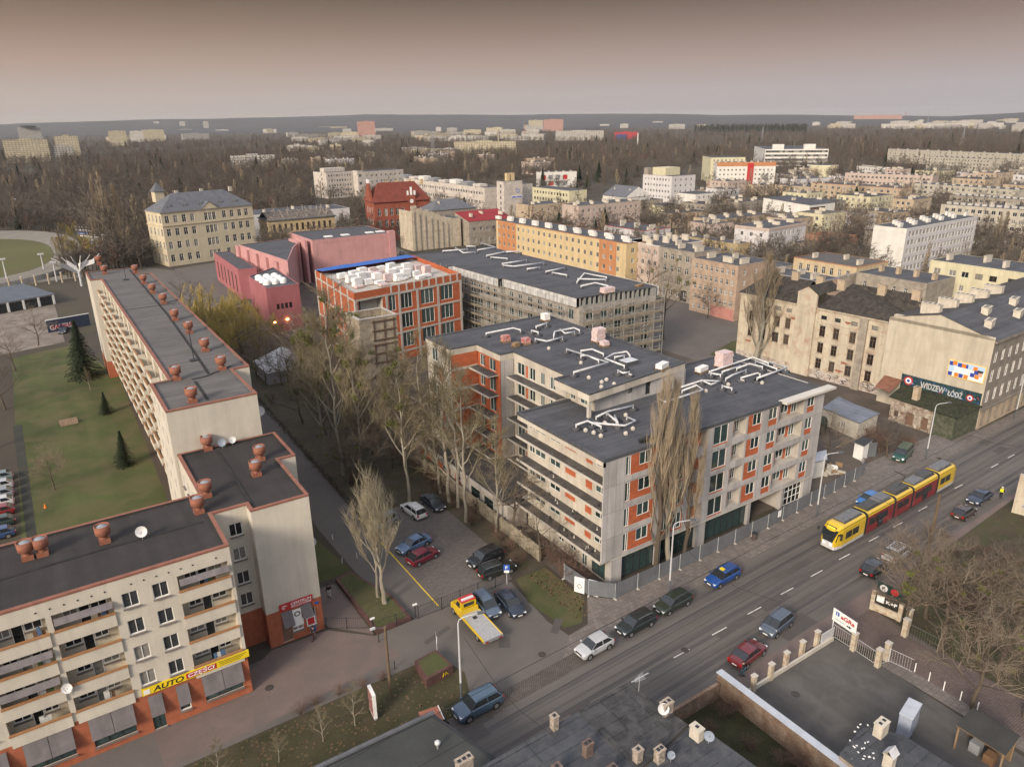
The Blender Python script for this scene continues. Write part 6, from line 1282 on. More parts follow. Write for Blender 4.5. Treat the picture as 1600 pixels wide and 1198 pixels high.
# front verge saplings
for bx,by,ty,lab in ((555,1133,1060,'thin bare sapling by the advertising panel on the front verge'),(505,1158,1095,'middle thin sapling on the front verge'),(436,1190,1135,'leftmost thin sapling on the front verge'),(345,1215,1150,'sapling at the bottom edge of the front verge')): tp('birch',bx,by,ty,lab,wid=1.0)
for i,(bx,by) in enumerate(((495,1100),(530,1085),(568,1072),(470,1115),(600,1062))): tree('bush',G(bx,by),1.1,'low dark shrub along the path on the front verge','shrubs along the front path',wid=2.)
# park on the right
for i,(bx,by,ty,k,lab) in enumerate(((1412,985,838,'broad','bare park tree beside the dark company signs'),(1446,965,800,'broad','tall bare park tree in the middle left of the park'),(1468,1015,850,'mist','bare park tree with olive twigs behind the green gate'),(1500,940,830,'dark','dark bare tree in the park centre'),(1535,985,850,'mist','dark spreading tree in the park right of centre'),(1560,1050,880,'broad','broad bare tree near the right edge of the park'),(1590,1000,850,'broad','bare tree at the right picture edge in the park'),(1490,1060,905,'slimx','x'),(1575,910,830,'dark','bare tree near the graffiti wall corner'),(1430,920,812,'broad','bare tree at the road corner of the park'),(1520,1110,940,'broad','bare tree by the bollard lane'),(1600,1120,960,'mist','bare tree at the lower right picture edge'))):
    if k!='slimx': tp(k,bx,by,ty,lab,wid=1.2)
for i in range(26):
    b=G(r2.uniform(1450,1610),r2.uniform(835,1010)); tree('bush',b,r2.uniform(1.2,2.6),'leafless bush standing in the park','bushes in the park',wid=1.5)
# yard by the site exit
tp('broad',1292,735,632,'bare tree beside the white fascia end of the unfinished building'); tp('dark',1385,715,640,'dark bare tree behind the green van',wid=1.2); tp('dark',1400,700,655,'dark low tree before the derelict house',wid=1.3)
for i in range(12): tree('bush',G(r2.uniform(1345,1420),r2.uniform(680,712)),r2.uniform(1.5,3),'dark bramble bush before the derelict house','bushes before the derelict house',wid=1.4)
for i in range(8): tree('bush',G(r2.uniform(1180,1260),r2.uniform(530,570)),r2.uniform(2,4.5),'brown bush at the foot of the derelict tenement','bushes at the derelict tenement',wid=1.3)
tp('broad',1160,480,430,'bare tree in the courtyard right of the lawn'); tp('birch',1085,585,560,'small sapling on the courtyard grass')
tp('willow',125,412,345,'golden weeping tree at the corner of the sports field',wid=1.3,seed=1)
# wood edge poplars left of the school
for i,(bx,by,ty) in enumerate(((150,395,272),(165,402,266),(182,410,270),(198,415,280),(212,405,275),(175,380,262),(205,380,285),(222,395,300),(140,372,285),(235,380,310))): tp('midp' if i%2 else 'mid',bx,by,ty,'tall brown bare tree in the stand left of the school','tall trees left of the school',wid=.8 if i%2 else .9)
for i,(bx,by,ty) in enumerate(((930,382,342),(948,385,345),(800,336,318),(848,300,262),(905,290,258),(935,285,250),(978,290,262),(1060,300,268),(1255,372,328),(1180,330,300),(778,338,316))): tp('fir',bx,by,ty,'dark spruce among the blocks, %d px'%bx if False else 'dark spruce standing among the town blocks','spruces among the town blocks',wid=.9,seed=i%3)
for i,(bx,by,ty,lab) in enumerate(((1322,398,300,'big spreading bare tree left of the white five-storey block'),(1350,400,312,'second big bare tree left of the white five-storey block'),(1300,410,335,'bare tree before the reddish ruin'),(1500,430,372,'bare tree before the long face of the white five-storey block'),(1588,470,412,'bare tree behind the mural house roof at the right'),(1475,425,385,'brown bare tree at the corner of the white five-storey block'))): tp('broad',bx,by,ty,lab,wid=1.1)
# scattered town trees and the woods: nearest as single trees, the rest as one mass
def blocked(x,y,mg=3.):
    for (fx,fy,rz,L_,D_) in FOOT:
        dx,dy=x-fx,y-fy; c,s=math.cos(-rz),math.sin(-rz); u_,v_=c*dx-s*dy,s*dx+c*dy
        if -mg<u_<L_+mg and -mg<v_<D_+mg: return True
    if ((x+40)/72)**2+((y-375)/98)**2<1: return True
    if x<75 and y<300: return True
    if 45<x<135 and y<262: return True
    if 100<x<168 and y<278: return True
    if x<160 and y<105: return True
    if 20<x<47 and y<300: return True
    if y<60+.04*x and x<300: return True
    return False
# stretches of facade the trees leave open
CLEAR=((484,255,556,325),(556,255,640,300),(630,268,838,342),(565,283,676,372),(400,315,530,372),(1000,262,1092,316),(1096,240,1217,292),(1176,224,1300,258),(1355,330,1530,420),(226,325,398,410),(760,262,1005,335))
cand=[]; ra=random.Random(99)
tries=0
while len(cand)<23000 and tries<400000:
    tries+=1; d=235*math.exp(ra.random()*math.log(5000/235.)); a=CAZ+ra.uniform(-R(39),R(39)); x,y=d*math.cos(a),d*math.sin(a)
    q=PR((x,y,6))
    if not(-40<q[0]<1640) : continue
    keep=1.
    if q[0]>1000 and q[1]>245: keep=.30
    elif q[0]>760 and q[1]>290: keep=.35
    if d>2500: keep*=.75
    cl=noise.noise((x*.004,y*.004,.3)); 
    if d>900 and cl<-.25: keep*=.25
    if ra.random()>keep*min(1,(d/420)**.6): continue
    if blocked(x,y,3 if d<700 else 5): continue
    if d<700 and ra.random()<.85:
        t_=PR((x,y,10)); 
        if any(k[0]<t_[0]<k[2] and k[1]<t_[1]<k[3] for k in CLEAR): continue
    cand.append((d,x,y))
cand.sort(); single=cand[:220]; SG=[]
for i,(d,x,y) in enumerate(single):
    q=PR((x,y,0)); o_=tree('mid' if i%5 else 'midp',Vector((x,y,0)),ra.uniform(9,15) if q[0]>900 else ra.uniform(11,18),'bare brown tree growing between the blocks and at the wood edge','bare trees scattered through the town',wid=ra.uniform(.9,1.3) if i%5 else .7); SG.append((o_,'bare tree' if i%5 else 'slim bare tree',x,y))
relabel(SG,MARK)
def forest(name,label,pts,kinds,h0,h1,grp,wd=1.15):
    """thousands of bare trees reading as one mass: points that carry copies of a tree mesh"""
    me=bpy.data.meshes.new(name); me.from_pydata([(p[1],p[2],0) for p in pts],[],[]); o=bpy.data.objects.new(name,me); COL.objects.link(o); tag(o,label,'wood',kind='stuff')
    tr_,cr=tm(kinds); 
    j=bpy.data.meshes.new('forest_tree'); bmx=bmesh.new(); bmx.from_mesh(tr_); n0=len(bmx.faces); bmx.from_mesh(cr)
    bmx.faces.ensure_lookup_table()
    for k,f in enumerate(bmx.faces):
        if k>=n0: f.material_index=1
    bmx.to_mesh(j); bmx.free(); j.materials.append(BARK); j.materials.append(cr.materials[-1])
    jo=bpy.data.objects.new('forest_tree_source',j)
    ng=bpy.data.node_groups.new(name,'GeometryNodeTree'); ng.interface.new_socket('Geometry',in_out='INPUT',socket_type='NodeSocketGeometry'); ng.interface.new_socket('Geometry',in_out='OUTPUT',socket_type='NodeSocketGeometry')
    N=ng.nodes; L=ng.links; gi=N.new('NodeGroupInput'); go=N.new('NodeGroupOutput'); oi=N.new('GeometryNodeObjectInfo'); oi.inputs[0].default_value=jo
    ip=N.new('GeometryNodeInstanceOnPoints'); rvn=N.new('FunctionNodeRandomValue'); rvn.data_type='FLOAT'; rvn.inputs[2].default_value=h0; rvn.inputs[3].default_value=h1
    cx=N.new('ShaderNodeCombineXYZ'); mlt=N.new('ShaderNodeMath'); mlt.operation='MULTIPLY'; mlt.inputs[1].default_value=wd
    L.new(rvn.outputs[1],mlt.inputs[0]); L.new(mlt.outputs[0],cx.inputs[0]); L.new(mlt.outputs[0],cx.inputs[1]); L.new(rvn.outputs[1],cx.inputs[2])
    rr3=N.new('FunctionNodeRandomValue'); rr3.data_type='FLOAT'; rr3.inputs[2].default_value=0; rr3.inputs[3].default_value=6.28; rr3.inputs[8].default_value=5; rc=N.new('ShaderNodeCombineXYZ'); L.new(rr3.outputs[1],rc.inputs[2])
    L.new(gi.outputs[0],ip.inputs['Points']); L.new(oi.outputs['Geometry'],ip.inputs['Instance']); L.new(cx.outputs[0],ip.inputs['Scale']); L.new(rc.outputs[0],ip.inputs['Rotation']); L.new(ip.outputs[0],go.inputs[0])
    md=o.modifiers.new('trees','NODES'); md.node_group=ng; return o
rest=cand[220:]
A=[p for p in rest if p[0]<900]; Bq=[p for p in rest if p[0]>=900]
forest('near_wood','brown bare wood beyond the last blocks, nearer part',A[0::3],('mid',1),9,17,None); forest('near_wood','brown bare wood beyond the last blocks, paler trees',A[1::3],('mid',2),9,15,None); A2=A[2::3]; forest('near_wood','tall golden poplars mixed into the nearer wood',A2[0::9],('midp',1),10,19,None,.9); forest('near_wood','reddish bare trees mixed into the nearer wood',A2[1::3],('farr',1),8,14,None,1.4); forest('near_wood','dark conifers dotted through the nearer wood',A2[3::24],('fir',2),8,14,None,1.2); forest('near_wood','low tangled undergrowth of the nearer wood',A2[2::3],('mid',0),6,12,None,1.3)
forest('far_wood','dusky bare woods stretching to the horizon',Bq[0::3],('far',0),11,18,None,1.3); forest('far_wood','dusky bare woods stretching to the horizon, second layer',Bq[1::3],('far',1),11,18,None,1.3); forest('far_wood','reddish tinted bare woods stretching to the horizon',Bq[2::6],('farr',0),10,17,None,1.3); forest('far_wood','golden poplars among the far woods',Bq[5::54],('farp',0),11,21,None,.8); forest('far_wood','dark conifers among the far woods',Bq[8::54],('fir',0),10,18,None,1.)
# conifer wood on the centre-right skyline
cf=[]
for k in range(500):
    x=ra.uniform(1085,1260); yb=ra.uniform(198,207); b=G(x,yb); cf.append((0,b.x,b.y))
forest('conifer_wood','dark conifer wood on the skyline right of centre',cf,('fir',1),16,26,None,1.2)
# ================================================================== VEHICLES
TYRE=RUBBER; RIM=mat('wheel_rim',(.35,.36,.37),.35,.05,metal=.6); CGL=mat('car_glass',(.02,.024,.028),.06,.1,spec=.8); HEADL=mat('headlamp_glass',(.65,.68,.7),.15,.05); TAILL=mat('tail_lamp',(.35,.01,.01),.25,.05); PLATE=mat('number_plate_white',(.7,.7,.68),.5,.03)
def paint(n,c):
    m=mat('paint_'+n,c,.28,.05,2,spec=.6); P=m.node_tree.nodes['Principled BSDF']; P.inputs['Coat Weight'].default_value=.6; P.inputs['Coat Roughness'].default_value=.08; return m
def ring(x,hw,z0,z1,c=.12):   # body cross-section, bottom right round to bottom left
    return [Vector((x,-hw*.93,z0)),Vector((x,-hw,z0+.18)),Vector((x,-hw,z0+(z1-z0)*.6)),Vector((x,-hw+.03,z1-.07)),Vector((x,-hw+c+.05,z1)),Vector((x,0,z1+.03)),Vector((x,hw-c-.05,z1)),Vector((x,hw-.03,z1-.07)),Vector((x,hw,z0+(z1-z0)*.6)),Vector((x,hw,z0+.18)),Vector((x,hw*.93,z0))]
def loft(b,rs,m,caps=True):
    for a,c in zip(rs,rs[1:]):
        for k in range(len(a)-1): b.poly([a[k],a[k+1],c[k+1],c[k]][::-1],m)
        b.poly([a[-1],a[0],c[0],c[-1]][::-1],m)
    if caps: b.poly(rs[0],m); b.poly(rs[-1][::-1],m)
SPEC={ # length, width, height, bonnet z, screen base x, roof front x, roof back x, tail base x, boot z   (x from the nose, as fractions of length)
'hatch':(4.15,1.74,1.46,.92,.24,.42,.80,.965,.98),'sedan':(4.65,1.80,1.44,.90,.25,.43,.70,.87,.98),'suv':(4.65,1.88,1.68,1.08,.23,.38,.86,.975,1.12),'wagon':(4.65,1.80,1.50,.92,.24,.41,.88,.98,1.0),'mpv':(4.3,1.78,1.66,1.02,.17,.36,.85,.98,1.08),'van':(4.9,1.9,1.92,1.15,.16,.30,.93,.985,1.2),'coupe':(4.3,1.76,1.38,.88,.27,.45,.68,.93,.98)}
def car(kind,col,pos,head,label,name=None,extra=()):
    Ln,Wd_,Ht,bz,s0,r0,r1,t0,tz=SPEC[kind]; hw=Wd_/2; m=paint(*col)
    t=thing(name or {'van':'van','mpv':'parked_car'}.get(kind,'parked_car'),label,'van' if kind=='van' else 'car',pos,head)
    X=lambda f: Ln/2-f*Ln    # nose at +x
    b=M(); g0=.24
    st=[(0,hw*.72,.36,bz*.62),(.02,hw*.88,.26,bz*.74),(.08,hw*.97,g0,bz*.88),(.16,hw,g0,bz*.95),(s0,hw,g0,bz+.02),(.5,hw,g0,bz+.05),(.78,hw,g0,tz-.02),(t0-.03,hw*.98,g0,tz),(.975,hw*.94,.28,tz-.06),(1.,hw*.82,.38,tz-.3)]
    loft(b,[ring(X(f),w_,a,c) for f,w_,a,c in st],m); b.build('body',t,True)
    # greenhouse (glass), roof panel and pillars
    zb=bz-.02; rw=hw*.76; bw=hw*.93
    def gp(f,w_,z): return [Vector((X(f),-w_,z)),Vector((X(f),w_,z))]
    A=gp(s0,bw*.92,zb); Bp=gp(r0,rw,Ht-.03); C_=gp(r1,rw,Ht-.04); D_=gp(t0,bw*.9,tz-.03); 
    q=M(); q.poly([A[0],A[1],Bp[1],Bp[0]][::-1],CGL); q.poly([C_[0],C_[1],D_[1],D_[0]][::-1],CGL)
    sa=[Vector((X(s0),-bw*.95,zb)),Vector((X(r0),-rw-.01,Ht-.05)),Vector((X(r1),-rw-.01,Ht-.06)),Vector((X(t0),-bw*.93,tz-.03))]
    q.poly(sa[::-1],CGL); q.poly([Vector((v.x,-v.y,v.z)) for v in sa],CGL); q.poly([Bp[0],Bp[1],C_[1],C_[0]][::-1],CGL); q.build('window_glass',t)
    q=M(); n=6
    for a in range(n):
        f0=r0-.015+(r1-r0+.03)*a/n; f1=r0-.015+(r1-r0+.03)*(a+1)/n; h0=Ht+.035*math.sin(math.pi*a/n); h1=Ht+.035*math.sin(math.pi*(a+1)/n)
        for y0,y1,d0,d1 in ((-rw-.02,-rw*.6,-.05,.0),(-rw*.6,rw*.6,0,0),(rw*.6,rw+.02,0,-.05)): q.poly([(X(f0),y0,h0+d0),(X(f1),y0,h1+d0),(X(f1),y1,h1+d1),(X(f0),y1,h0+d1)],m)
    for s in (-1,1):
        for pf,pt_,w_ in ((s0,r0,.05),((r0+r1)/2+.01,(r0+r1)/2,.05),(t0-.01,r1,.09 if kind!='sedan' else .06)):
            zb_=zb if pf<t0-.02 else tz-.03; y0=s*(bw*.955); y1=s*(rw+.012)
            a=Vector((X(pf),y0,zb_)); c=Vector((X(pt_),y1,Ht-.03)); dx=Vector((w_,0,0)); o=Vector((0,s*.012,0)); q.poly([a-dx+o,a+dx+o,c+dx+o,c-dx+o] if s<0 else [a+dx+o,a-dx+o,c-dx+o,c+dx+o],m)
    q.build('roof',t,True)
    if kind in('wagon','suv','mpv') :
        for s in (-1,1): M().tube([(X(r0+.04),s*rw*.93,Ht+.02),(X(r0+.08),s*rw*.93,Ht+.07),(X(r1-.06),s*rw*.93,Ht+.07),(X(r1-.02),s*rw*.93,Ht+.01)],.022,5,RIM if 'rails' in extra else DARK).build('roof_rail',t)
    wr=.33 if kind not in('suv','van') else .37
    for f in (.19,.80):
        for s in (-1,1):
            y=s*(hw-.09); w_=M().tube([(0,-.11*s,0),(0,.11*s,0)],wr,18,TYRE).build('wheel',t,False,(X(f),y,wr)); M().tube([(0,.112*s,0),(0,.125*s,0)],wr*.64,10,RIM).build('rim',w_)
            a=M(); a.poly([(X(f)+(wr+.07)*math.cos(k/10*math.pi),s*(hw+.004),wr+(wr+.07)*math.sin(k/10*math.pi)) for k in range(11)][::(1 if s<0 else -1)],DARK); a.build('wheel_arch',t)
    for s in (-1,1):
        M().obox((X(.035),s*hw*.66),.11,hw*.2,bz*.62,bz*.76,s*-.25,HEADL).build('headlight',t); M().obox((X(.985),s*hw*.76),.07,hw*.14,tz-.32,tz-.1,0,TAILL).build('tail_light',t)
        M().obox((X(s0+.035),s*(hw+.08)),.06,.1,bz+.0,bz+.14,0,m).build('wing_mirror',t)
    M().box(X(.004),X(-.008),-.26,.26,.42,.53,PLATE).build('number_plate',t); M().box(X(1.004),X(.992),-.26,.26,.5,.61,PLATE).build('number_plate',t)
    M().box(X(.01),X(-.003),-hw*.5,hw*.5,.56,.68,DARK).build('grille',t)
    if 'taxi' in extra: M().box(X(.5),X(.42),-.25,.25,Ht+.05,Ht+.2,SY).build('taxi_sign',t)
    if 'cover' in extra:
        for k in range(4): M().box(X(.48+.09*k),X(.42+.09*k),-rw*.7,rw*.7,Ht+.045,Ht+.06,DARK).build('roof_stripe',t)
    return t
def ga(front,rear):
    a,c=G(*front),G(*rear); return ((a.x+c.x)/2,(a.y+c.y)/2,0),math.atan2(a.y-c.y,a.x-c.x)
PI=math.pi
def at(px,py,z=.015): p=G(px,py,0); return (p.x,p.y,z)
car('hatch',('silver',(.42,.43,.45)),(39.5,45.75,.015),PI+.03,'silver three-door hatchback, first parked car at the kerb below the corner grass')
car('wagon',('black_green',(.012,.02,.02)),(45.3,46.0,.015),PI+.02,'black estate car at the kerb between the silver hatchback and the dark green estate',extra=('rails',))
car('wagon',('dark_olive',(.02,.03,.022)),(51.0,46.3,.015),PI+.03,'very dark green estate car at the kerb beside the hoarding corner and lamp')
car('wagon',('taxi_blue',(.01,.06,.24)),(59.2,46.55,.015),PI+.03,'bright blue taxi estate with yellow roof sign at the kerb','taxi_car',('taxi',))
car('hatch',('azure',(.015,.14,.42)),(89.6,47.4,.015),PI+.03,'light blue hatchback between the tram and the kerb')
car('van',('bottle_green',(.012,.06,.045)),(107.,52.6,.12),PI+.25,'dark green van parked on the pavement by the site exit')
car('suv',('steel_blue',(.05,.09,.14)),(25.8,45.6,.015),PI+.02,'steel blue crossover driving at the bottom by the lamp post','car')
car('sedan',('wine_red',(.13,.012,.015)),(51.2,36.35,.01),.12,'dark red saloon on the far pavement with a man at its rear')
car('mpv',('slate_blue',(.06,.08,.11)),(57.2,37.6,.01),PI+.12,'slate blue people carrier beside the yard pillars',extra=('rails',))
car('hatch',('black',(.012,.012,.013)),(75.0,37.7,.01),.08,'black hatchback near the dark company signs')
car('suv',('white_striped',(.5,.5,.5)),(80.2,37.9,.01),.06,'white crossover with dark striped glass roof behind the black hatchback',extra=('cover',))
car('hatch',('brown_black',(.04,.022,.016)),(96.6,38.3,.01),.05,'dark brown hatchback at the right near the park wall')
car('sedan',('navy',(.02,.03,.06)),(102.6,39.2,.01),PI+.04,'dark navy saloon beside the officer in the yellow vest')
p_,h_=ga((630,790),(664,815)); car('wagon',('white',(.6,.6,.59)),p_,h_,'white estate car parked at the head of the car park')
p_,h_=ga((689,800),(664,781)); car('sedan',('midnight',(.012,.02,.03)),p_,h_,'midnight blue car parked right of the white estate')
p_,h_=ga((625,866),(668,845)); car('sedan',('denim_blue',(.08,.14,.25)),p_,h_,'blue saloon beside the red one in the car park')
p_,h_=ga((682,864),(640,885)); car('hatch',('ruby_red',(.16,.012,.03)),p_,h_,'ruby red car in the car park by the yellow line')
p_,h_=ga((737,888),(780,868)); car('suv',('black2',(.011,.013,.016)),p_,h_,'black car left of the estate by the blue parking sign')
p_,h_=ga((798,888),(754,903)); car('wagon',('black3',(.016,.02,.018)),p_,h_,'black estate with bright roof rails under the blue parking sign',extra=('rails',))
car('mpv',('silver_blue',(.12,.16,.2)),at(600,822),R(200),'pale car hidden behind the lopped tree trunks in the car park')
p_,h_=ga((774,968),(746,936)); car('mpv',('blue_grey',(.07,.1,.15)),p_,h_,'blue-grey people carrier beside the yellow tow truck')
p_,h_=ga((812,966),(783,932)); car('sedan',('dark_navy',(.015,.025,.045)),p_,h_,'dark navy saloon right of the blue-grey people carrier')
car('sedan',('pine_green',(.02,.05,.05)),at(1436-20,862-9,.01),0,'x') if False else None
for k,(y,c_) in enumerate(((116,('white_a',(.5,.5,.5))),(119,('grey_a',(.2,.22,.24))),(122.2,('silver_a',(.4,.41,.43))),(125.5,('grey_b',(.15,.2,.2))),(113,('red_a',(.2,.02,.02))),(109.5,('green_a',(.03,.05,.04))),(106,('blue_a',(.03,.06,.15))))): car('hatch',c_,(-10.6,y,.01),PI,'%s car in the row cut by the left picture edge'%c_[0].split('_')[0]+('' if c_[0]!='grey_b' else ', farther one'))
car('sedan',('dark_blue_b',(.02,.03,.06)),at(99,519),PI*1.45,'dark car by the graffiti wall behind the lawn')
for x,y,c_ in ((658,353,('white_b',(.5,.5,.5))),(668,352,('grey_c',(.2,.2,.22))),(628,398,('dark_c',(.05,.06,.1)))): car('hatch',c_,at(x,y),1.2,c_[0].split('_')[0]+' car on the square by the red brick school')
# tow truck
p_,h_=ga((714,946),(772,1010)); TY=paint('truck_yellow',(.62,.42,.01)); TR=paint('truck_red',(.5,.02,.02)); ALU=mat('aluminium_bed',(.42,.42,.42),.5,.15,3,metal=.3)
t=thing('tow_truck','yellow tow truck with red roof and empty aluminium flatbed','truck',p_,h_)
b=M(); loft(b,[ring(x,w_,a,c) for x,w_,a,c in ((3.7,.75,.5,.95),(3.6,.95,.4,1.15),(2.9,1.0,.4,1.35),(2.6,1.0,.4,1.55),(1.2,1.0,.4,1.55))],TY); b.build('cab',t,True)
b=M(); loft(b,[ring(x,w_,1.45,c,.2) for x,w_,c in ((2.6,.95,1.6),(2.15,.88,2.3),(1.2,.9,2.35))],TY); b.build('cab_top',t,True)
M().poly([(2.66,-.8,1.62),(2.66,.8,1.62),(2.22,.72,2.22),(2.22,-.72,2.22)],CGL).build('windscreen',t); M().box(1.15,2.1,-.85,.85,2.36,2.46,TR).build('roof_panel',t); M().box(1.35,1.6,-.7,.7,2.46,2.6,HEADL).build('light_bar',t); M().box(1.16,1.19,-.6,.6,1.75,2.15,CGL).build('rear_window',t)
for s in (-1,1): M().poly([(2.4,s*.965,1.6),(2.05,s*.9,2.2),(1.5,s*.905,2.2),(1.5,s*.965,1.6)][::s],CGL).build('side_window',t); M().box(3.55,3.72,s*.7-.18,s*.7+.18,.75,.95,HEADL).build('headlight',t); M().box(-4.02,-3.9,s*.8-.15,s*.8+.15,.8,.95,TAILL).build('tail_light',t); M().box(-3.9,1.0,s*1.08-.06,s*1.08+.06,.85,1.08,TY).build('side_rail',t)
M().box(-4.0,1.1,-1.02,1.02,.98,1.04,ALU).box(-4.0,-3.9,-1.1,1.1,.8,1.1,GREYM).build('flatbed',t); M().box(.95,1.1,-1.,1.,1.04,1.6,TY).build('headboard',t); M().box(-.3,.1,-.2,.2,1.04,1.12,DARK).build('winch',t); M().box(-3.6,2.5,-.4,.4,.45,.8,DARK).build('chassis',t)
for x in (2.9,-2.3):
    for s in (-1,1): w_=M().tube([(0,-.13*s,0),(0,.13*s,0)],.38,16,TYRE).build('wheel',t,False,(x,s*.88,.38)); M().tube([(0,.131*s,0),(0,.14*s,0)],.22,10,RIM).build('rim',w_)
# orange three-wheeler by the front roof
t=thing('delivery_trike','small orange-brown covered three-wheeler beside the near dark roof','vehicle',at(682,1140),R(-10)); OC_=paint('burnt_orange',(.3,.07,.02))
M().prism([(-1.2,-.75),(.9,-.75),(.9,.75),(-1.2,.75)],.3,.75,OC_).build('body',t); b=M(); b.poly([(-1.3,-.85,1.75),(.5,-.85,1.75),(.5,.85,1.75),(-1.3,.85,1.75)],mat('faded_red_roof',(.3,.12,.08),.7,.2,2)).poly([(-1.3,-.85,1.7),(-1.3,.85,1.7),(.5,.85,1.7),(.5,-.85,1.7)],DARK).poly([(.5,-.85,1.75),(.5,.85,1.75),(.95,.7,.8),(.95,-.7,.8)][::-1],CGL); b.build('roof',t)
for y in (-.8,.8): M().tube([(-1.2,y,.7),(-1.2,y,1.72)],.03,5,DARK).build('post',t)
for x,y in ((-.9,-.75),(-.9,.75),(.9,0)): M().tube([(x,y-.07,.28),(x,y+.07,.28)],.28,14,TYRE).build('wheel',t)
M().tube([(.5,-.85,1.78),(.5,.85,1.78)],.05,6,SWH).build('roof_bow',t)
# ------------------------------------------------------------------ tram: five sections
t=thing('tram','long yellow, red and white five-section tram on the near track','tram',(74.6,RY(75,1.9),0.01),.036)
TYL=paint('tram_yellow',(.62,.42,.02)); TRD=paint('tram_red',(.22,.015,.02)); TWH=paint('tram_white',(.55,.55,.56)); TRF=mat('tram_roof_grey',(.07,.07,.072),.6,.2,2); TG=mat('tram_window',(.03,.032,.03),.12,.5,.8)
def tring(x,w_,z0,zt,r_=.22): return [Vector((x,-w_*.98,z0)),Vector((x,-w_,z0+.4)),Vector((x,-w_,zt-.55)),Vector((x,-w_+.1,zt-.18)),Vector((x,-w_+.42,zt)),Vector((x,0,zt+.02)),Vector((x,w_-.42,zt)),Vector((x,w_-.1,zt-.18)),Vector((x,w_,zt-.55)),Vector((x,w_,z0+.4)),Vector((x,w_*.98,z0))]
TRG=mat('tram_roof_unit',(.15,.155,.165),.6,.2,2); Ws=1.18; secs=[(0,6.2),(6.7,13.0),(13.5,17.6),(18.1,24.4),(24.9,30.6)]
for i,(a,c) in enumerate(secs):
    nm='end_car_body' if i in(0,4) else 'car_body'; b=M()
    if i==0: xs_=[(0,.72,.35,1.5),(.12,.9,.3,2.1),(.55,1.05,.3,3.0),(1.3,Ws,.3,3.3),(c,Ws,.3,3.3)]
    elif i==4: xs_=[(a,Ws,.3,3.3),(c-1.3,Ws,.3,3.3),(c-.5,1.05,.3,3.0),(c-.12,.9,.3,2.1),(c,.72,.35,1.5)]
    else: xs_=[(a,Ws,.3,3.3),(c,Ws,.3,3.3)]
    rs=[tring(*q) for q in xs_]
    lo_=TWH if i in(0,4) else TRD
    for A_,C_ in zip(rs,rs[1:]):
        n=len(A_)
        for k in range(n-1): b.poly([A_[k],A_[k+1],C_[k+1],C_[k]][::-1],(lo_ if k in(0,9) else (TYL if i in(0,4) else TRD) if k in(1,8) else TYL if k in(2,3,6,7) else TYL))
        b.poly([A_[-1],A_[0],C_[0],C_[-1]][::-1],DARK)
    b.poly(rs[0],TWH if i==0 else DARK); b.poly(rs[-1][::-1],TWH if i==4 else DARK); b.build(nm,t,True)
    if i<4: b=M(); b.box(c,secs[i+1][0],-1.02,1.02,.4,3.1,DARK); b.build('bellows',t)
    r0_,r1_=(a+1.9 if i==0 else a+.3),(c-1.6 if i==4 else c-.3); M().box(r0_,r1_,-.82,.82,3.3,3.36,TRF).build('roof_deck',t)
    n=max(1,int((r1_-r0_)/2.2))
    for k in range(n):
        x0=r0_+.15+(r1_-r0_)*k/n; x1=r0_-.15+(r1_-r0_)*(k+1)/n; M().box(x0,x1,-.68,.68,3.36,3.55+.08*((k+i)%3),(TRG,TRF,TRF,TRG)[(k*2+i)%4]).build('roof_box',t)
    for s in (-1,1):
        x=a+(1.9 if i==0 else .5); xe=c-(1.9 if i==4 else .5); k=0
        while x+1.2<xe+.3:
            w_=min(1.35,xe-x); M().box(x,x+w_,s*(Ws+.008)-.012,s*(Ws+.008)+.012,1.35,2.3,TG).build('window',t); x+=1.5; k+=1
        if i in(0,1,3,4): dx=(a+1.0 if i==0 else c-2.0); 
    if i in(1,3):
        for s in (-1,1): M().box(a+2.6,a+3.9,s*(Ws+.022)-.012,s*(Ws+.022)+.012,.45,2.35,CGL).build('door',t)
b=M(); b.poly([(-.02,-.66,1.3),(.10,-.86,2.1),(.10,.86,2.1),(-.02,.66,1.3)][::-1],CGL).poly([(.09,-.86,2.1),(.50,-1.0,2.8),(.50,1.0,2.8),(.09,.86,2.1)][::-1],CGL); b.v=[(v[0]-.03,v[1],v[2]) for v in b.v]; b.build('windscreen',t)
for s in (-1,1): M().poly([(.15,s*.93,1.4),(1.2,s*1.19,1.4),(1.2,s*1.185,2.3),(.35,s*1.02,2.5)][::-s],CGL).build('cab_window',t); M().box(-.03,.06,s*.45-.13,s*.45+.13,.85,1.05,mat('tram_headlamp',(.9,.88,.8),.2,.02,emis=((1,.95,.8),1.2))).build('headlight',t)
M().box(.46,.62,-.62,.62,2.86,3.12,DARK).build('destination_box',t); M().box(.44,.462,-.5,.5,2.92,3.06,mat('amber_display',(.8,.35,.02),.5,0,emis=((1,.45,.03),1.5))).build('destination_display',t)
M().tube([(15.5,0,3.4),(17.2,0,4.6),(15.6,0,5.7)],.05,5,DARK).tube([(15.6,-.8,5.7),(15.6,.8,5.7)],.05,5,DARK).build('pantograph',t)
M().tube([(.7,-1.15,2.5),(.3,-1.5,2.5)],.02,4,DARK).box(.2,.32,-1.62,-1.42,2.1,2.55,DARK).build('mirror',t); M().tube([(.7,1.15,2.5),(.3,1.5,2.5)],.02,4,DARK).box(.2,.32,1.42,1.62,2.1,2.55,DARK).build('mirror',t)
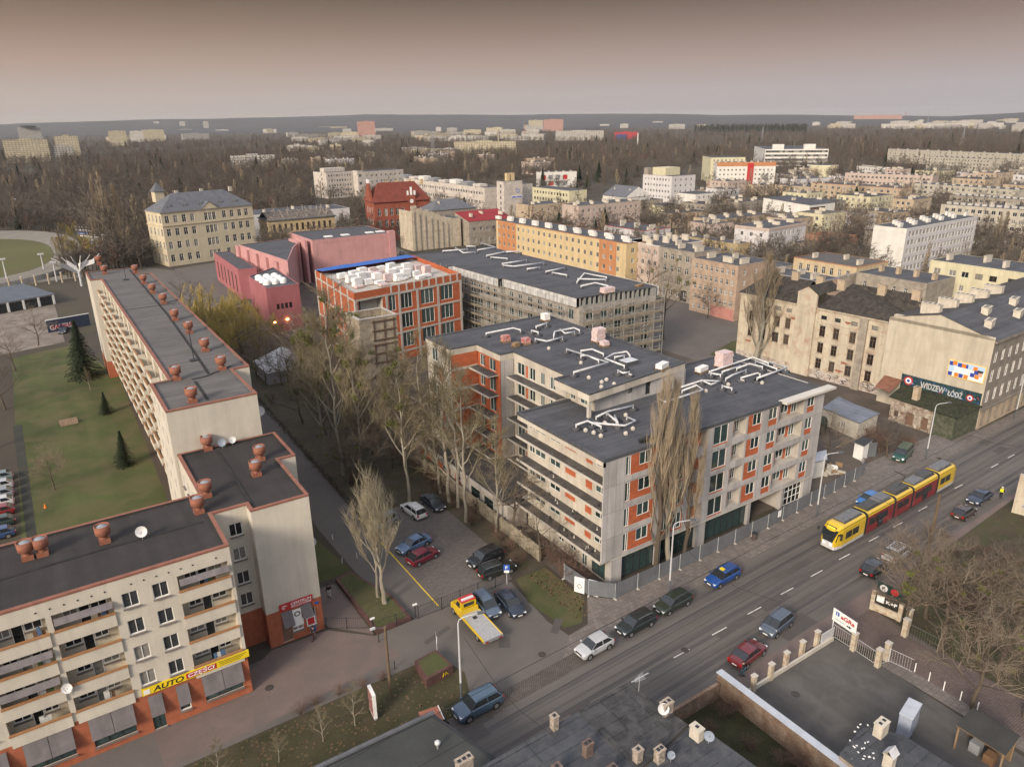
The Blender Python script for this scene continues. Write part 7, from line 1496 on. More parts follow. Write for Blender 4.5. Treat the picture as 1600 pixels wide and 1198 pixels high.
# ================================================================== PEOPLE
SKIN=mat('skin',(.42,.25,.18),.7,.05); HAIR=mat('dark_hair',(.03,.022,.018),.8,.1)
def person(pos,head,label,top,trou,shoe=(.03,.03,.03),stride=.18,bag=None,hat=None,vest=None):
    t=thing('person',label,'person',pos,head)
    J={'pel':(0,0,.95),'sp':(0,0,1.15),'ch':(.01,0,1.38),'nk':(.02,0,1.50),'hd':(.04,0,1.62),'top':(.04,0,1.74),
       'lh':(0,.1,.9),'lk':(stride*.6+.03,.1,.5),'la':(stride,.1,.08),'lt':(stride+.16,.1,.04),'rh':(0,-.1,.9),'rk':(.02,-.1,.5),'ra':(-stride,-.1,.1),'rt':(-stride+.15,-.1,.04),
       'ls':(0,.18,1.42),'le':(-.08,.25,1.14),'lw':(.02,.26,.9),'lf':(.05,.25,.8),'rs':(0,-.18,1.42),'re':(.02,-.26,1.14),'rw':(.14,-.24,.93),'rf':(.18,-.22,.84)}
    Rr={'pel':.15,'sp':.135,'ch':.15,'nk':.06,'hd':.1,'top':.075,'lh':.09,'lk':.06,'la':.042,'lt':.035,'rh':.09,'rk':.06,'ra':.042,'rt':.035,'ls':.07,'le':.048,'lw':.034,'lf':.03,'rs':.07,'re':.048,'rw':.034,'rf':.03}
    E_=[('pel','sp'),('sp','ch'),('ch','nk'),('nk','hd'),('hd','top'),('pel','lh'),('lh','lk'),('lk','la'),('la','lt'),('pel','rh'),('rh','rk'),('rk','ra'),('ra','rt'),('ch','ls'),('ls','le'),('le','lw'),('lw','lf'),('ch','rs'),('rs','re'),('re','rw'),('rw','rf')]
    K=list(J)
    def skin(name,keys,mats,grow=0.):
        ks=[k for k in K if k in keys]; ix={k:i for i,k in enumerate(ks)}; es=[(ix[a],ix[c]) for a,c in E_ if a in ix and c in ix]
        me=bpy.data.meshes.new(name); me.from_pydata([J[k] for k in ks],es,[]); o=put(name,me,t); me.materials.append(mats)
        md=o.modifiers.new('skin','SKIN'); md.use_smooth_shade=True
        for i,k in enumerate(ks): sv_=me.skin_vertices[0].data[i]; sv_.radius=(Rr[k]+grow,Rr[k]+grow); sv_.use_root=(i==0)
        o.modifiers.new('sub','SUBSURF').levels=1; return o
    skin('body',K,SKIN); skin('jacket',('sp','ch','ls','le','lw','rs','re','rw','pel'),top,.022); skin('trousers',('pel','lh','lk','la','rh','rk','ra'),trou,.015)
    M().lathe(.03,0,[(.10,1.62),(.115,1.68),(.095,1.75),(.03,1.78)],10,hat or HAIR).build('hair' if not hat else 'cap',t,True)
    for s,k in ((1,stride),(-1,-stride)): M().box(k-.08,k+.2,s*.1-.05,s*.1+.05,0,.09,DARK).build('shoe',t)
    if bag: M().box(-.34,-.16,-.16,.16,1.05,1.45,bag).build('backpack',t)
    if vest: M().prism([(-.2,-.2),(.2,-.2),(.2,.2),(-.2,.2)],1.0,1.46,vest).build('vest',t)
    return t
CL=lambda n,c: mat('cloth_'+n,c,.9,.1,3)
person(at(515,933),R(80),'person in a long dark hooded coat walking away past the block corner',CL('black',(.02,.02,.022)),CL('pale',(.4,.39,.37)),hat=CL('black',(.02,.02,.022)))
person(at(491,999),R(200),'person with a blue rucksack by the eye clinic windows',CL('navy',(.03,.04,.07)),CL('dark_red',(.06,.03,.03)),bag=CL('blue',(.04,.08,.2)))
person(at(1563,778),R(190),'officer in a yellow high-visibility vest standing by the navy saloon',CL('black',(.02,.02,.022)),CL('black',(.02,.02,.022)),stride=.06,vest=mat('hi_vis_yellow',(.6,.62,.03),.7,.05),hat=CL('white',(.6,.6,.6)))
person((*at(1347,733)[:2],.12),R(260),'person with a pale rucksack walking out of the site exit',CL('grey',(.2,.2,.22)),CL('jeans',(.05,.07,.12)),bag=CL('pale',(.4,.39,.37)))
person(at(1160,1056),R(100),'man in black top and blue jeans behind the dark red saloon',CL('black',(.02,.02,.022)),CL('denim',(.06,.12,.16)),stride=.1)
# ================================================================== STREET FURNITURE
POLE=mat('galvanised_pole',(.48,.49,.5),.5,.1,1); POLED=mat('dark_pole_base',(.1,.11,.12),.6,.1)
def lamp(px,py,h,arm,label,hd=None):
    t=thing('street_lamp',label,'street lamp',(*G(px,py)[:2],.02),arm,'street lamps along the avenue')
    M().tube([(0,0,0),(0,0,1.9)],.11,8,POLED).build('base',t); M().tube([(0,0,1.9),(0,0,h-.5)],[.1,.07],8,POLE).build('pole',t)
    M().tube([(0,0,h-.5),(.12,0,h-.15),(.5,0,h+.02),(1.9,0,h+.12)],.05,7,POLE).build('arm',t); M().box(1.8,2.45,-.14,.14,h+.04,h+.2,POLED).build('lamp_head',t)
    return t
lamp(721,1092,8.9,R(-15),'street lamp at the bottom beside the steel blue crossover'); lamp(1045,929,9.2,R(-25),'street lamp at the hoarding beside the huge poplar'); lamp(1275,808,9.2,R(-25),'street lamp opposite the tram front'); lamp(1446,718,9.2,R(-25),'street lamp beside the green van')
for (px,py,z) in ((1045,929,2.),(1446,718,3.)): M().box(-.3,.3,-.16,-.12,z-.3,z+.3,SBLUE)
b=G(1597,640); lamp(1585,655,9.2,R(-25),'street lamp at the right edge before the mural house front')
t=thing('wooden_pole','brown wooden pole with small lamp arm on the front verge','pole',G(611,1090)); M().tube([(0,0,0),(0,0,8.)],[.16,.12],8,mat('old_wood_pole',(.13,.095,.06),.9,.25,1.5)).build('pole',t); M().tube([(0,0,7.8),(-.9,.2,8.1)],.03,5,POLED).box(-1.3,-.85,.1,.32,8.0,8.15,POLE).build('lamp_arm',t)
t=thing('wooden_pole','dark wooden pole standing at the park corner near the dark hatchback','pole',G(1449,868)); M().tube([(0,0,0),(0,0,8.3)],[.2,.14],8,MATS['old_wood_pole']).build('pole',t)
# hoarding along the site
HO=mat('grey_corrugated_sheet',(.17,.18,.195),.55,.15,.6,metal=.3,streak=.15); 
t=thing('hoarding_fence','long grey corrugated hoarding round the site corner and along the pavement','fence',(0,0,0))
hp=[(44.3,57),(44.6,52.9),(46.6,50.75),(60,50.8),(72.7,50.9),(85.7,51.7),(96.5,52.5)]
for a,c in zip(hp,hp[1:]):
    a,c=Vector(a),Vector(c); n=max(1,round((c-a).length/3.)); 
    for k in range(n):
        p,q=a.lerp(c,k/n),a.lerp(c,(k+1)/n); d=(q-p).normalized(); nn=Vector((-d.y,d.x)); b=M(); m_=24
        pts=[p+d*((q-p).length-.06)*j/m_+nn*(.03*(j%2)) for j in range(m_+1)]
        for j in range(m_): u0,u1=pts[j],pts[j+1]; b.poly([(*u0,.22),(*u1,.22),(*u1,2.15),(*u0,2.15)],HO)
        b.build('panel',t); M().obox((p.x,p.y),.26,.1,.1,.22,math.atan2(d.y,d.x)+PI/2,SLAB).tube([(p.x,p.y,.2),(p.x,p.y,2.2)],.03,5,POLE).build('foot',t)
M().box(0,.6,-.05,0,0,.9,SWH).build('notice',t,loc=(74.6,50.9,1.1))
for (x,y,z_,lb) in ((44.0,54.6,0,'first'),(44.9,53.3,0,'second')):
    t=thing('site_sign',lb+' white sprayed board leaning at the hoarding corner','sign',(x,y,z_),R(-60)); M().box(0,1.2,-.2,0,.1,2.,SWH).build('board',t)
    b=M(); b.tube([(.3,-.21,.9),(.6,-.21,1.3),(.9,-.21,.9),(.6,-.21,.6),(.35,-.21,1.)],.04,4,GF); b.build('graffiti',t)
t=thing('litter_bin','dark round litter bin against the hoarding','bin',(*G(1178,844)[:2],.12)); M().lathe(0,0,[(.3,0),(.34,.9),(.3,.95)],12,mat('bin_brown',(.08,.06,.06),.8,.15),DARK).build('drum',t); M().tube([(0,0,.93),(0,0,.97)],.36,12,DARK).build('rim',t)
# old concrete slab fence
OLDF=mat('old_fence_concrete',(.30,.26,.20),.95,.25,.8,streak=.3,stain=(.12,.11,.07),stain_amt=.4)
t=thing('concrete_fence','old leaning concrete slab fence between the birches and the site','fence',(44.2,61.8,0))
for k in range(20):
    y=k*2.05; r_=random.Random(k); M().box(-.05,.05,y+.1,y+1.95,0,1.9+r_.random()*.2,OLDF).build('slab',t); M().box(-.12,.12,y-.1,y+.1,0,2.15,OLDF).build('post',t)
# black mesh fence and gate of the car park
def meshfence(name,label,pts,h,m,step=2.6,cat='fence',bars=.22):
    t=thing(name,label,cat,(0,0,0))
    for a,c in zip(pts,pts[1:]):
        a,c=Vector(a),Vector(c); n=max(1,round((c-a).length/step))
        for k in range(n):
            p,q=a.lerp(c,k/n),a.lerp(c,(k+1)/n); M().tube([(p.x,p.y,0),(p.x,p.y,h+.1)],.05,6,m).build('post',t); b=M(); b.tube([(p.x,p.y,.12),(q.x,q.y,.12)],.02,4,m).tube([(p.x,p.y,h),(q.x,q.y,h)],.02,4,m); w_=int((q-p).length/bars)
            for j in range(1,w_): s_=p.lerp(q,j/w_); b.tube([(s_.x,s_.y,.12),(s_.x,s_.y,h)],.010,3,m,cap=False)
            b.build('mesh_panel',t)
    return t
meshfence('mesh_fence','black mesh fence with gate between the junction and the car park',[(22.2,60.5),(27.2,60.3),(30.0,60.2),(39.3,60.35)],1.5,DARK)
meshfence('mesh_fence','short black mesh fence from the block corner to the raised bed',[(18.4,64.2),(22.0,61.8)],1.4,DARK)
for k,(x,y) in enumerate(((22.3,61),(27.0,60.6))): 
    t=thing('gate_lamp','%s small white lamp cluster on the car park gate'%('left','right')[k],'lamp',(x,y,1.6)); M().box(-.25,.25,-.08,.08,0,.15,SWH).build('lamp_box',t); M().tube([(0,0,-1.6),(0,0,0)],.05,6,DARK).build('post',t)
t=thing('parking_sign','blue square parking sign on a grey post at the car park corner','sign',(*G(792,912)[:2],0)); M().tube([(0,0,0),(0,0,2.6)],.04,6,POLE).build('post',t); M().box(-.35,.35,-.06,-.02,1.9,2.6,SBLUE).build('plate',t,loc=(0,0,0)); text('P',SWH,.55,t,(-.17,-.065,2.05),VX,bold=.01); M().box(-.3,.3,-.06,-.02,1.55,1.85,SWH).build('sub_plate',t); t.rotation_euler=(0,0,R(-35))
# raised bed and brick planter
SOOTB=mat('dark_brick_kerb',(.10,.05,.045),.9,.2,1,pattern=('wall',.4,.15,.01,(.06,.04,.035)))
t=thing('raised_bed','raised grass bed with dark brick edge around the lopped trees','flower bed',(0,0,0)); P_=[(22.4,60.4),(26.4,60.4),(26.3,65),(24.2,72.2),(22.2,71.6)]; M().prism(P_,-.02,.5,SOOTB).build('brick_edge',t); M().poly([(22.7,60.75,.506),(26.05,60.75,.506),(26.,64.9,.506),(24.1,71.8,.506),(22.5,71.3,.506)],GRASS).build('turf',t)
t=thing('brick_planter','square brick planter with grass top and yellow tag at the junction','planter',(0,0,0)); P_=[(23.2,50.6),(26.2,50.9),(25.9,53.8),(23.4,53.5)]; M().prism(P_,-.02,1.0,SOOTB).build('brick_wall',t); M().poly([(23.45,50.9,1.01),(25.95,51.15,1.01),(25.7,53.55,1.01),(23.6,53.25,1.01)],GRASS).build('turf',t)
b=M(); b.tube([(25.0,50.72,.3),(25.1,50.73,.7),(25.3,50.75,.35),(25.35,50.75,.7),(25.6,50.78,.35)],.035,4,SY); b.build('yellow_tag',t)
t=thing('poster_stand','white-framed upright advertising stand on the front verge','poster stand',(*G(584,1118)[:2],0),R(84)); M().box(-.75,.75,-.15,.15,.3,2.9,SWH).box(-.6,.6,-.1,.1,0,.3,GREYM).build('frame',t); M().box(-.62,.62,-.18,-.151,.5,2.75,mat('poster_dark_red',(.3,.1,.1),.5,.5,1.2,stain=(.5,.5,.5),stain_amt=.4)).box(-.62,.62,.151,.18,.5,2.75,MATS['poster_dark_red']).build('poster',t)
for (x,y) in ((683,1018),): 
    t=thing('road_sign','back of a triangular give-way sign with a plate below it','sign',(*G(x,y)[:2],0)); M().tube([(0,0,0),(0,0,2.4)],.035,6,POLE).build('post',t); b=M(); b.poly([(-.45,-.05,2.5),(.45,-.05,2.5),(0,-.05,1.75)],GREYM).poly([(-.45,-.02,2.5),(0,-.02,1.75),(.45,-.02,2.5)],SWH); b.build('plate',t); M().box(-.4,.4,-.06,-.01,1.3,1.6,SWH).build('sub_plate',t); t.rotation_euler=(0,0,R(60))
for i,(x,y) in enumerate(((520,843),(558,872),(535,880),(592,1003-0),(617,1045))): 
    t=thing('bollard','thin white-topped bollard, %s from the block corner'%OR[i].replace('nearest','first'),'bollard',(*G(x,y)[:2],0),0,'thin bollards near the block corner'); M().tube([(0,0,0),(0,0,.9)],.05,6,SWH if i<3 else DARK).build('post',t); M().tube([(0,0,.9),(0,0,.95)],.06,6,DARK).build('cap',t)
for i,(x,y) in enumerate(((847,1022),(437,1088-16),(590,1118) ,)[:1]+((421,1074),(1070,1015),(1243,1084),(1467,717))):
    p=G(x,y); t=thing('manhole_cover','round manhole cover, %s counted from the left'%OR[i].replace('nearest','first'),'manhole cover',(p.x,p.y,.016 if i<4 else .125),0,'manhole covers'); M().tube([(0,0,0),(0,0,.012)],.34,16,mat('cast_iron',(.06,.05,.045),.8,.2,4)).build('lid',t); M().tube([(0,0,0),(0,0,.006)],.40,16,DARK).build('frame',t)
# ================================================================== FOREGROUND ROOFS
NR=tenmat('near_wall_plaster',(.3,.25,.2),stain=(.15,.12,.1),stain_amt=.4)
t=solid('low_building','low building with dark flat roof and rounded grey edge at the bottom','house',[(4,30),(24.2,30.6),(20.4,43.7),(4,43.9)],4.0,NR,mat('dark_green_felt',(.05,.053,.052),.9,.2,.3,fine=.12),par=.06,pm=DARK)
M().tube([(4,43.95,4.02),(20.5,43.75,4.02)],.2,8,mat('grey_roof_edge',(.1,.105,.115),.6,.2,1)).build('roof_edge',t)
t=thing('roof_cowl','small pale metal cowl on the bottom low roof','roof cowl',(*G(684,1168,4)[:2],3.9)); M().tube([(0,0,0),(0,0,.6)],.09,8,GREYM).build('pipe',t); M().lathe(0,0,[(.22,.55),(.24,.7),(.1,.85)],10,DUCT).build('cap',t)
NRF=mat('blue_grey_felt',(.058,.063,.073),.88,.2,.35,fine=.12,stain=(.09,.09,.092),stain_amt=.35,pattern=('flat',8.,1.,.035,(.03,.031,.035))); PATCH=mat('patched_felt',(.045,.046,.048),.9,.3,.5,fine=.15,stain=(.085,.083,.085),stain_amt=.5,pattern=('flat',2.4,1.1,.03,(.015,.015,.015)))
t=solid('street_house','street house with blue-grey felt roof and brick chimneys at the bottom centre','house',[(16,22),(29.3,22),(29.2,35.4),(14,35.2)],6.,NR,NRF,par=.06,pm=NRF)
t=solid('street_house','street house with patched black felt roof and satellite dish at the bottom centre','house',[(29.3,28.6),(35.2,29.6),(34.4,35.5),(29.25,35.42)],6.15,NR,PATCH,par=.06,pm=PATCH)
t=solid('street_house','rear wing with smooth blue felt roof below the patched one','house',[(29.35,18),(37.2,18),(36.0,29.55),(35.2,29.5),(29.35,28.5)],5.9,NR,NRF,par=.06,pm=NRF)
BRC=mat('weathered_chimney_brick',(.30,.24,.19),.9,.25,2,pattern=('wall',.28,.09,.012,(.2,.18,.16)),stain=(.5,.45,.38),stain_amt=.35); BRD=mat('dark_chimney_brick',(.17,.12,.10),.9,.25,2,pattern=('wall',.28,.09,.012,(.1,.08,.07)))
for (x,y,z,l,w_,h,m_,lb) in ((866,1137,6,.5,.5,1.3,BRC,'slim yellowish brick chimney at the roof edge by the street'),(918,1178,6,.7,.5,1.2,BRD,'dark twin-flue brick chimney left of centre on the blue felt roof'),(996,1190,6,.6,.5,1.3,BRC,'pale brick chimney low in the middle of the bottom roofs'),(1030,1186,6,.7,.5,1.1,BRC,'peeling white chimney beside the small round dish'),(1041,1112,6.15,.9,.6,1.1,BRC,'squat open chimney behind the big white dish'),(726,1205,6,1.2,.6,1.3,BRC,'three-flue brick chimney at the bottom edge'),(870,1215,6,.6,.5,1.2,BRD,'dark brick chimney cut by the bottom edge'),(955,1218,5.9,.8,.5,1.2,BRD,'grey brick chimney at the bottom edge of the centre roofs'),(1088,1150,6,.6,.9,1.0,CAPM,'short concrete stub wall at the corner of the blue roof'),(1375,1146,3.,1.1,.7,1.3,CAPM,'cream two-flue chimney on the kiosk roof'),(1388,1196,3.,.7,.7,1.3,CAPM,'chimney with little tin gable cap on the kiosk roof')):
    p=G(x,y,z); t=thing('chimney',lb,'chimney',(p.x,p.y,z-.15),R(3)); b=M(); b.box(-l/2,l/2,-w_/2,w_/2,0,h,m_); b.box(-l/2-.05,l/2+.05,-w_/2-.05,w_/2+.05,h,h+.1,m_); b.build('stack',t)
    nf_=3 if l>1.1 else 2 if l>.6 else 1; b=M()
    for k in range(nf_): xx=(k-(nf_-1)/2)*l/nf_; b.box(xx-.12,xx+.12,-.13,.13,h+.1,h+.14,DARK)
    b.build('flue',t)
    if 'tin' in lb: M().poly([(-.5,-.45,h+.1),(.5,-.45,h+.1),(.5,0,h+.6),(-.5,0,h+.6)],DUCT).poly([(.5,.45,h+.1),(-.5,.45,h+.1),(-.5,0,h+.6),(.5,0,h+.6)],DUCT).build('tin_cap',t)
dish(1036,1118,6.2,'big white satellite dish on the patched roof',.45,(-.5,-.8,.5)); dish(1048,1188,6,'small grey round dish beside the peeling chimney',.3,(-.5,-.8,.5),MATS['dish_blue']); dish(1107,1160,5.9,'grey satellite dish on the wall corner by the overgrown yard',.4,(-.8,-.5,.4),MATS['dish_blue'])
t=thing('tv_aerial','thin rooftop aerial with crossed rods over the road','aerial',(*G(998,1080,6.1)[:2],6.1)); b=M(); b.tube([(0,0,0),(0,0,1.6)],.02,4,POLE)
for k in range(5): b.tube([(-.5,.0,1.2+.08*k),(.5,.1*k-.2,1.25+.08*k)],.014,3,POLE)
b.build('rods',t)
# yard wall with white coping, pillars, gates, company sign
CRW=mat('crumbling_wall',(.26,.19,.14),.95,.3,.5,stain=(.14,.085,.055),stain_amt=.6,streak=.3,fine=.2,pattern=('wall',.5,.16,.02,(.14,.11,.09))); ZNC=mat('zinc_coping',(.42,.45,.5),.45,.12,1)
t=thing('yard_wall','crumbling plastered wall with bright zinc coping between overgrown yard and walled yard','wall',(45.0,34.9,0)); M().box(0,.55,-14,0,0,2.35,CRW).build('masonry',t); M().box(-.08,.63,-14.1,.08,2.35,2.43,ZNC).build('coping',t)
sheet('overgrown_yard',[(36.2,18),(45,18),(45,34.9),(40,34.9),(38.6,33.5),(35.5,31)],.008,mat('weedy_ground',(.035,.035,.016),.95,.4,.4,fine=.4,bump=.5))
for k in range(20): tree('bush',Vector((random.Random(k).uniform(38,44.5),random.Random(k+50).uniform(20,33),0)),random.Random(k).uniform(.8,2.),'tangled bramble in the overgrown yard','brambles in the overgrown yard',wid=1.5)
M().box(0,0,0,0,0,0,CRW)
t=thing('yard_wall','short mossy wall end closing the overgrown yard at the street','wall',(38.8,34.6,0)); M().box(0,5.9,-.3,0,0,1.7,CRW).build('masonry',t)
PIL=mat('cream_pillar',(.45,.40,.31),.9,.2,1,stain=(.28,.16,.09),stain_amt=.35)
ps=[(50.6,33.2),(53.1,33.4),(55.7,33.5),(58.2,33.6)]
t=thing('yard_fence','low wall with five cream pillars along the pavement side of the walled yard','fence',(0,0,0))
for x,y in [(48.0,33.1)]+ps: M().box(x-.22,x+.22,y-.18,y+.18,0,1.8,PIL).box(x-.28,x+.28,y-.24,y+.24,1.8,1.9,SLAB).build('pillar',t)
M().box(45.6,60.4,33.1,33.3,0,.45,SLAB).build('plinth',t); M().box(58.5,60.6,33.3,33.36,.45,1.5,POLE).build('white_panel',t)
meshfence('yard_gate','pale mesh gates and posts on the lane side of the walled yard',[(60.9,33.7),(60.8,31.2),(60.6,28.5),(62.1,28.3),(62.5,26.2)],1.5,POLE,2.6,'gate')
for i,(x,y) in enumerate(((60.75,31.2),(60.55,28.5),(62.1,28.55))): 
    t=thing('gate_pillar','cream gate pillar of the walled yard, %s from the sign'%OR[i].replace('nearest','first'),'pillar',(x,y,0)); M().box(-.25,.25,-.22,.22,0,2.,PIL).build('shaft',t); M().box(-.3,.3,-.27,.27,2.,2.1,SLAB).build('cap',t)
t=thing('company_sign','white company sign reading AGRA with an arrow on two posts','sign',(61.0,33.9,0),R(-96)); M().box(0,2.75,-.08,0,1.9,3.3,SWH).build('board',t); M().tube([(.1,.05,0),(.1,.05,1.9)],.05,6,SWH).build('post',t); M().tube([(2.65,.05,0),(2.65,.05,1.9)],.05,6,SWH).build('post',t)
text('aGRa',SRED,.62,t,(.95,-.09,2.65),VX,bold=.02,width=1.6); M().box(.35,.75,-.095,-.081,2.7,3.15,SBLUE).box(.5,.58,-.1,-.096,2.75,3.1,SWH).build('emblem',t)
b=M(); b.poly([(1.7,-.09,2.2),(2.0,-.09,2.2),(2.0,-.09,2.1),(2.3,-.09,2.28),(2.0,-.09,2.46),(2.0,-.09,2.36),(1.7,-.09,2.36)],SBLK); b.build('arrow',t)
b=M(); b.box(.35,1.6,-.09,-.081,2.3,2.34,GREYM).box(.35,1.4,-.09,-.081,2.2,2.24,GREYM); b.build('small_print',t)
for i,(x,y) in enumerate(((62.8,26.1),(62.7,24.7),(62.6,23.3),(62.6,21.8),(62.5,20.3))): t=thing('bollard','thin white bollard along the sett lane, %s from the gate'%OR[i].replace('nearest','first'),'bollard',(x,y,0),0,'white bollards along the sett lane'); M().tube([(0,0,0),(0,0,1.0)],.05,6,SWH).build('post',t); M().tube([(0,0,0),(0,0,.05)],.1,6,GREYM).build('foot',t)
# dark company boards on the cream fence across the lane
t=thing('company_sign','two stacked dark company boards on a cream pillared fence at the park corner','sign',(68.4,33.9,0),R(-80)); M().box(-.2,.2,-.2,.2,0,2.3,PIL).build('pillar',t); M().box(2.6,3.,-.2,.2,0,2.1,PIL).build('pillar',t); M().box(.2,2.6,-.1,.1,0,.8,PIL).build('plinth',t)
M().box(.2,2.75,-.12,-.04,2.5,3.7,mat('sign_dark_green',(.02,.04,.035),.5,.1)).build('upper_board',t); M().box(.2,2.75,-.12,-.04,1.1,2.3,SBLK).build('lower_board',t)
b=M(); b.tube([(.85,-.135,3.1),(.85,-.125,3.1)],.4,14,SWH); b.build('round_emblem',t); text('B',SBLK,.5,t,(.68,-.14,2.93),VX,bold=.02); b=M(); b.tube([(1.95,-.135,3.1),(1.95,-.125,3.1)],.4,14,SRED); b.build('red_emblem',t); M().box(.35,1.1,-.135,-.122,1.3,2.1,SWH).build('white_panel',t); text('K+F',SWH,.5,t,(1.3,-.13,1.45),VX,bold=.02,width=1.1)
meshfence('metal_gate','open green-grey metal gate at the lane entrance to the park',[(67.1,29.4),(67.3,26.4)],1.6,mat('green_gate_paint',(.12,.15,.14),.6,.1),3.,'gate',.25)
for i,(x,y) in enumerate(((67.0,29.5),(68.8,30.2))): t=thing('gate_pillar','cream pillar beside the green-grey gate, %s one'%('left','right')[i],'pillar',(x,y,0)); M().box(-.25,.25,-.25,.25,0,2.,PIL).build('shaft',t); M().box(-.3,.3,-.3,.3,2.,2.08,SLAB).build('cap',t)
# container, kiosk roof, shed
t=thing('metal_cabinet','tall pale blue-grey metal cabinet standing in the walled yard','cabinet',(54.2,21.9,0),R(12)); M().box(0,2.4,0,1.0,.05,2.3,mat('pale_blue_metal',(.30,.34,.42),.5,.15,2)).box(-.05,2.45,-.05,1.05,2.3,2.38,ZNC).build('body',t); b=M(); b.box(1.15,1.2,-.03,-.005,.2,2.2,GREYM); b.build('door_seam',t); M().box(.9,1.05,-.06,-.005,1.1,1.3,GREYM).build('handle',t)
t=solid('kiosk','low building with dark felt roof strewn with white scraps at the bottom right','kiosk',[(45.2,14),(51.6,14),(51.2,21.2),(49.4,23.4),(45.4,22.9)],3.,NR,NRF,par=.06,pm=NRF)
for k in range(26):
    r_=random.Random(k); p=G(1350+r_.gauss(0,12),1160+r_.gauss(0,16),3.); M().obox((p.x,p.y),.08,.05,2.93,2.97+.03*r_.random(),r_.random()*3,SWH).build('paper_scrap',t)
t=thing('lean_to_shed','open lean-to shed with flat dark roof, clutter inside, at the right of the walled yard','shed',(56.6,16.2,0)); M().poly([(-.2,-.5,2.5),(2.7,-.3,2.7),(2.7,3.4,2.7),(-.2,3.3,2.5)],mat('dark_shed_felt',(.045,.045,.042),.9,.2,.5)).poly([(-.2,-.5,2.42),(-.2,3.3,2.42),(2.7,3.4,2.62),(2.7,-.3,2.62)],PAL).build('roof',t)
for x,y in ((0,-.3),(0,3.1),(2.5,-.1),(2.5,3.2)): M().box(x-.06,x+.06,y-.06,y+.06,0,2.45,PAL).build('post',t)
M().box(2.4,2.5,-.1,3.2,0,2.4,MATS['old_wood_pole']).build('back_wall',t); b=M(); b.box(.6,1.5,.4,1.2,0,.8,CLUT[3]).box(.8,1.6,1.6,2.4,0,1.,GREYM); b.build('clutter',t)
# garages and velodrome furniture
t=thing('garage_row','row of garages with dark doors, white piers and blue-grey roof behind the lawn','garages',(-12,251.5,0),R(20)); GD=mat('garage_door',(.025,.028,.03),.7,.2)
L_=17.; M().box(0,L_,.05,6,0,2.9,WHT).build('wall',t); M().poly([(-.3,-.3,3.0),(L_+.3,-.3,3.0),(L_+.3,22,3.6),(-.3,22,3.6)],mat('blue_grey_sheet_roof',(.10,.115,.135),.7,.15,.3)).poly([(-.3,-.3,2.9),(-.3,22,3.5),(L_+.3,22,3.5),(L_+.3,-.3,2.9)],GD).build('roof',t)
for k in range(4): M().box(.6+k*4.1,3.9+k*4.1,-.02,.04,0,2.6,GD).build('garage_door',t)
for k in range(5): M().box(-.1+k*4.1,.4+k*4.1,-.3,-.03,0,2.88,SWH).build('pier',t)
for i in range(6): p=G(16+i*20.5,451-i*2.4); t=thing('vent_post','white post behind the garages, %s from the left'%OR[i].replace('nearest','first'),'post',p,0,'white posts behind the garages'); M().tube([(0,0,0),(0,0,3.4)],.3,8,PIL).build('shaft',t); M().tube([(0,0,3.4),(0,0,3.6)],.4,8,SLAB).build('cap',t)
GWL=mat('dark_blue_wall',(.03,.04,.07),.9,.2,1); a=G(76,520); c=G(142,508); an=math.atan2(c.y-a.y,c.x-a.x); t=thing('graffiti_wall','blue wall with white and red graffiti letters behind the lawn','wall',a,an); Lw=(c-a).length; M().box(0,Lw,0,.25,0,3.2,GWL).box(-.1,Lw+.1,-.05,.3,3.2,3.3,SWH).build('masonry',t); text('GALERIA',GW,1.7,t,(.5,-.02,.6),VX,bold=.06,width=Lw*.6); text('GALERIA',SRED,1.2,t,(.9,-.04,.8),VX,bold=.02,width=Lw*.5)
t=thing('wooden_bin','pale open timber crate enclosure on the back lawn','crate',(*G(108,662)[:2],0),R(5)); b=M().box(-1.4,1.4,-.6,-.52,0,.8,mat('pale_planks',(.36,.27,.2),.9,.3,3)).box(-1.4,1.4,.52,.6,0,.8,MATS['pale_planks']); b.build('long_side',t); M().box(-1.4,1.4,-.52,.52,.3,.4,MATS['pale_planks']).build('contents',t)
t=thing('traffic_cone','small orange cone on the back lawn','cone',(*G(71,793)[:2],0)); M().lathe(0,0,[(.2,0),(.05,.6)],8,mat('cone_orange',(.7,.2,.02),.6,.05)).build('body',t)
for i,(bx,by,ty) in enumerate(((29,342,312),(62,341,322),(91,340,322),(111,345,327),(165,397,368),(156,405,375),(69,423,398),(11,437,406),(89,440,411))): b_=G(bx,by); h=HT(b_,ty); t=thing('floodlight_mast','slim pale lighting mast at the sports ground, %s one'%OR[i].replace('nearest','first'),'lamp mast',b_,0,'masts around the sports ground'); M().tube([(0,0,0),(0,0,h)],[.3,.15],6,POLE).build('pole',t); M().box(-1,1,-.3,.3,h,h+.5,POLE).build('lamp_head',t)
a=G(36,341); c=G(124,336); t=thing('grandstand_roof','long white stand roof behind the sports ground','stand',a,math.atan2(c.y-a.y,c.x-a.x)); M().box(0,(c-a).length,0,5,3.5,4.3,SWH).build('roof',t); M().box(0,(c-a).length,4,5,0,3.5,GREYM).build('back_wall',t)
for k in range(9):
    f=k/9; a=G(120+f*36,352+f*44); t=thing('bench_row','row of white and blue spectator benches beside the track','benches',a,R(-62),'spectator benches at the sports ground'); M().box(-7,7,0,.7,.8,1.0,SWH if k%3 else SBLUE).build('seat',t); M().box(-7,7,.3,.5,0,.8,GREYM).build('support',t)
    t.location=G(122+f*38,352+f*46)
b=Vector((6.5,197.,0)); t=thing('advertising_tower','white spidery advertising tower with folded panels behind the end of the long block','advertising tower',(*G(128,447)[:2],0)); z_=HT(G(128,447),424); M().tube([(0,0,0),(0,0,z_)],.4,8,POLE).build('pole',t)
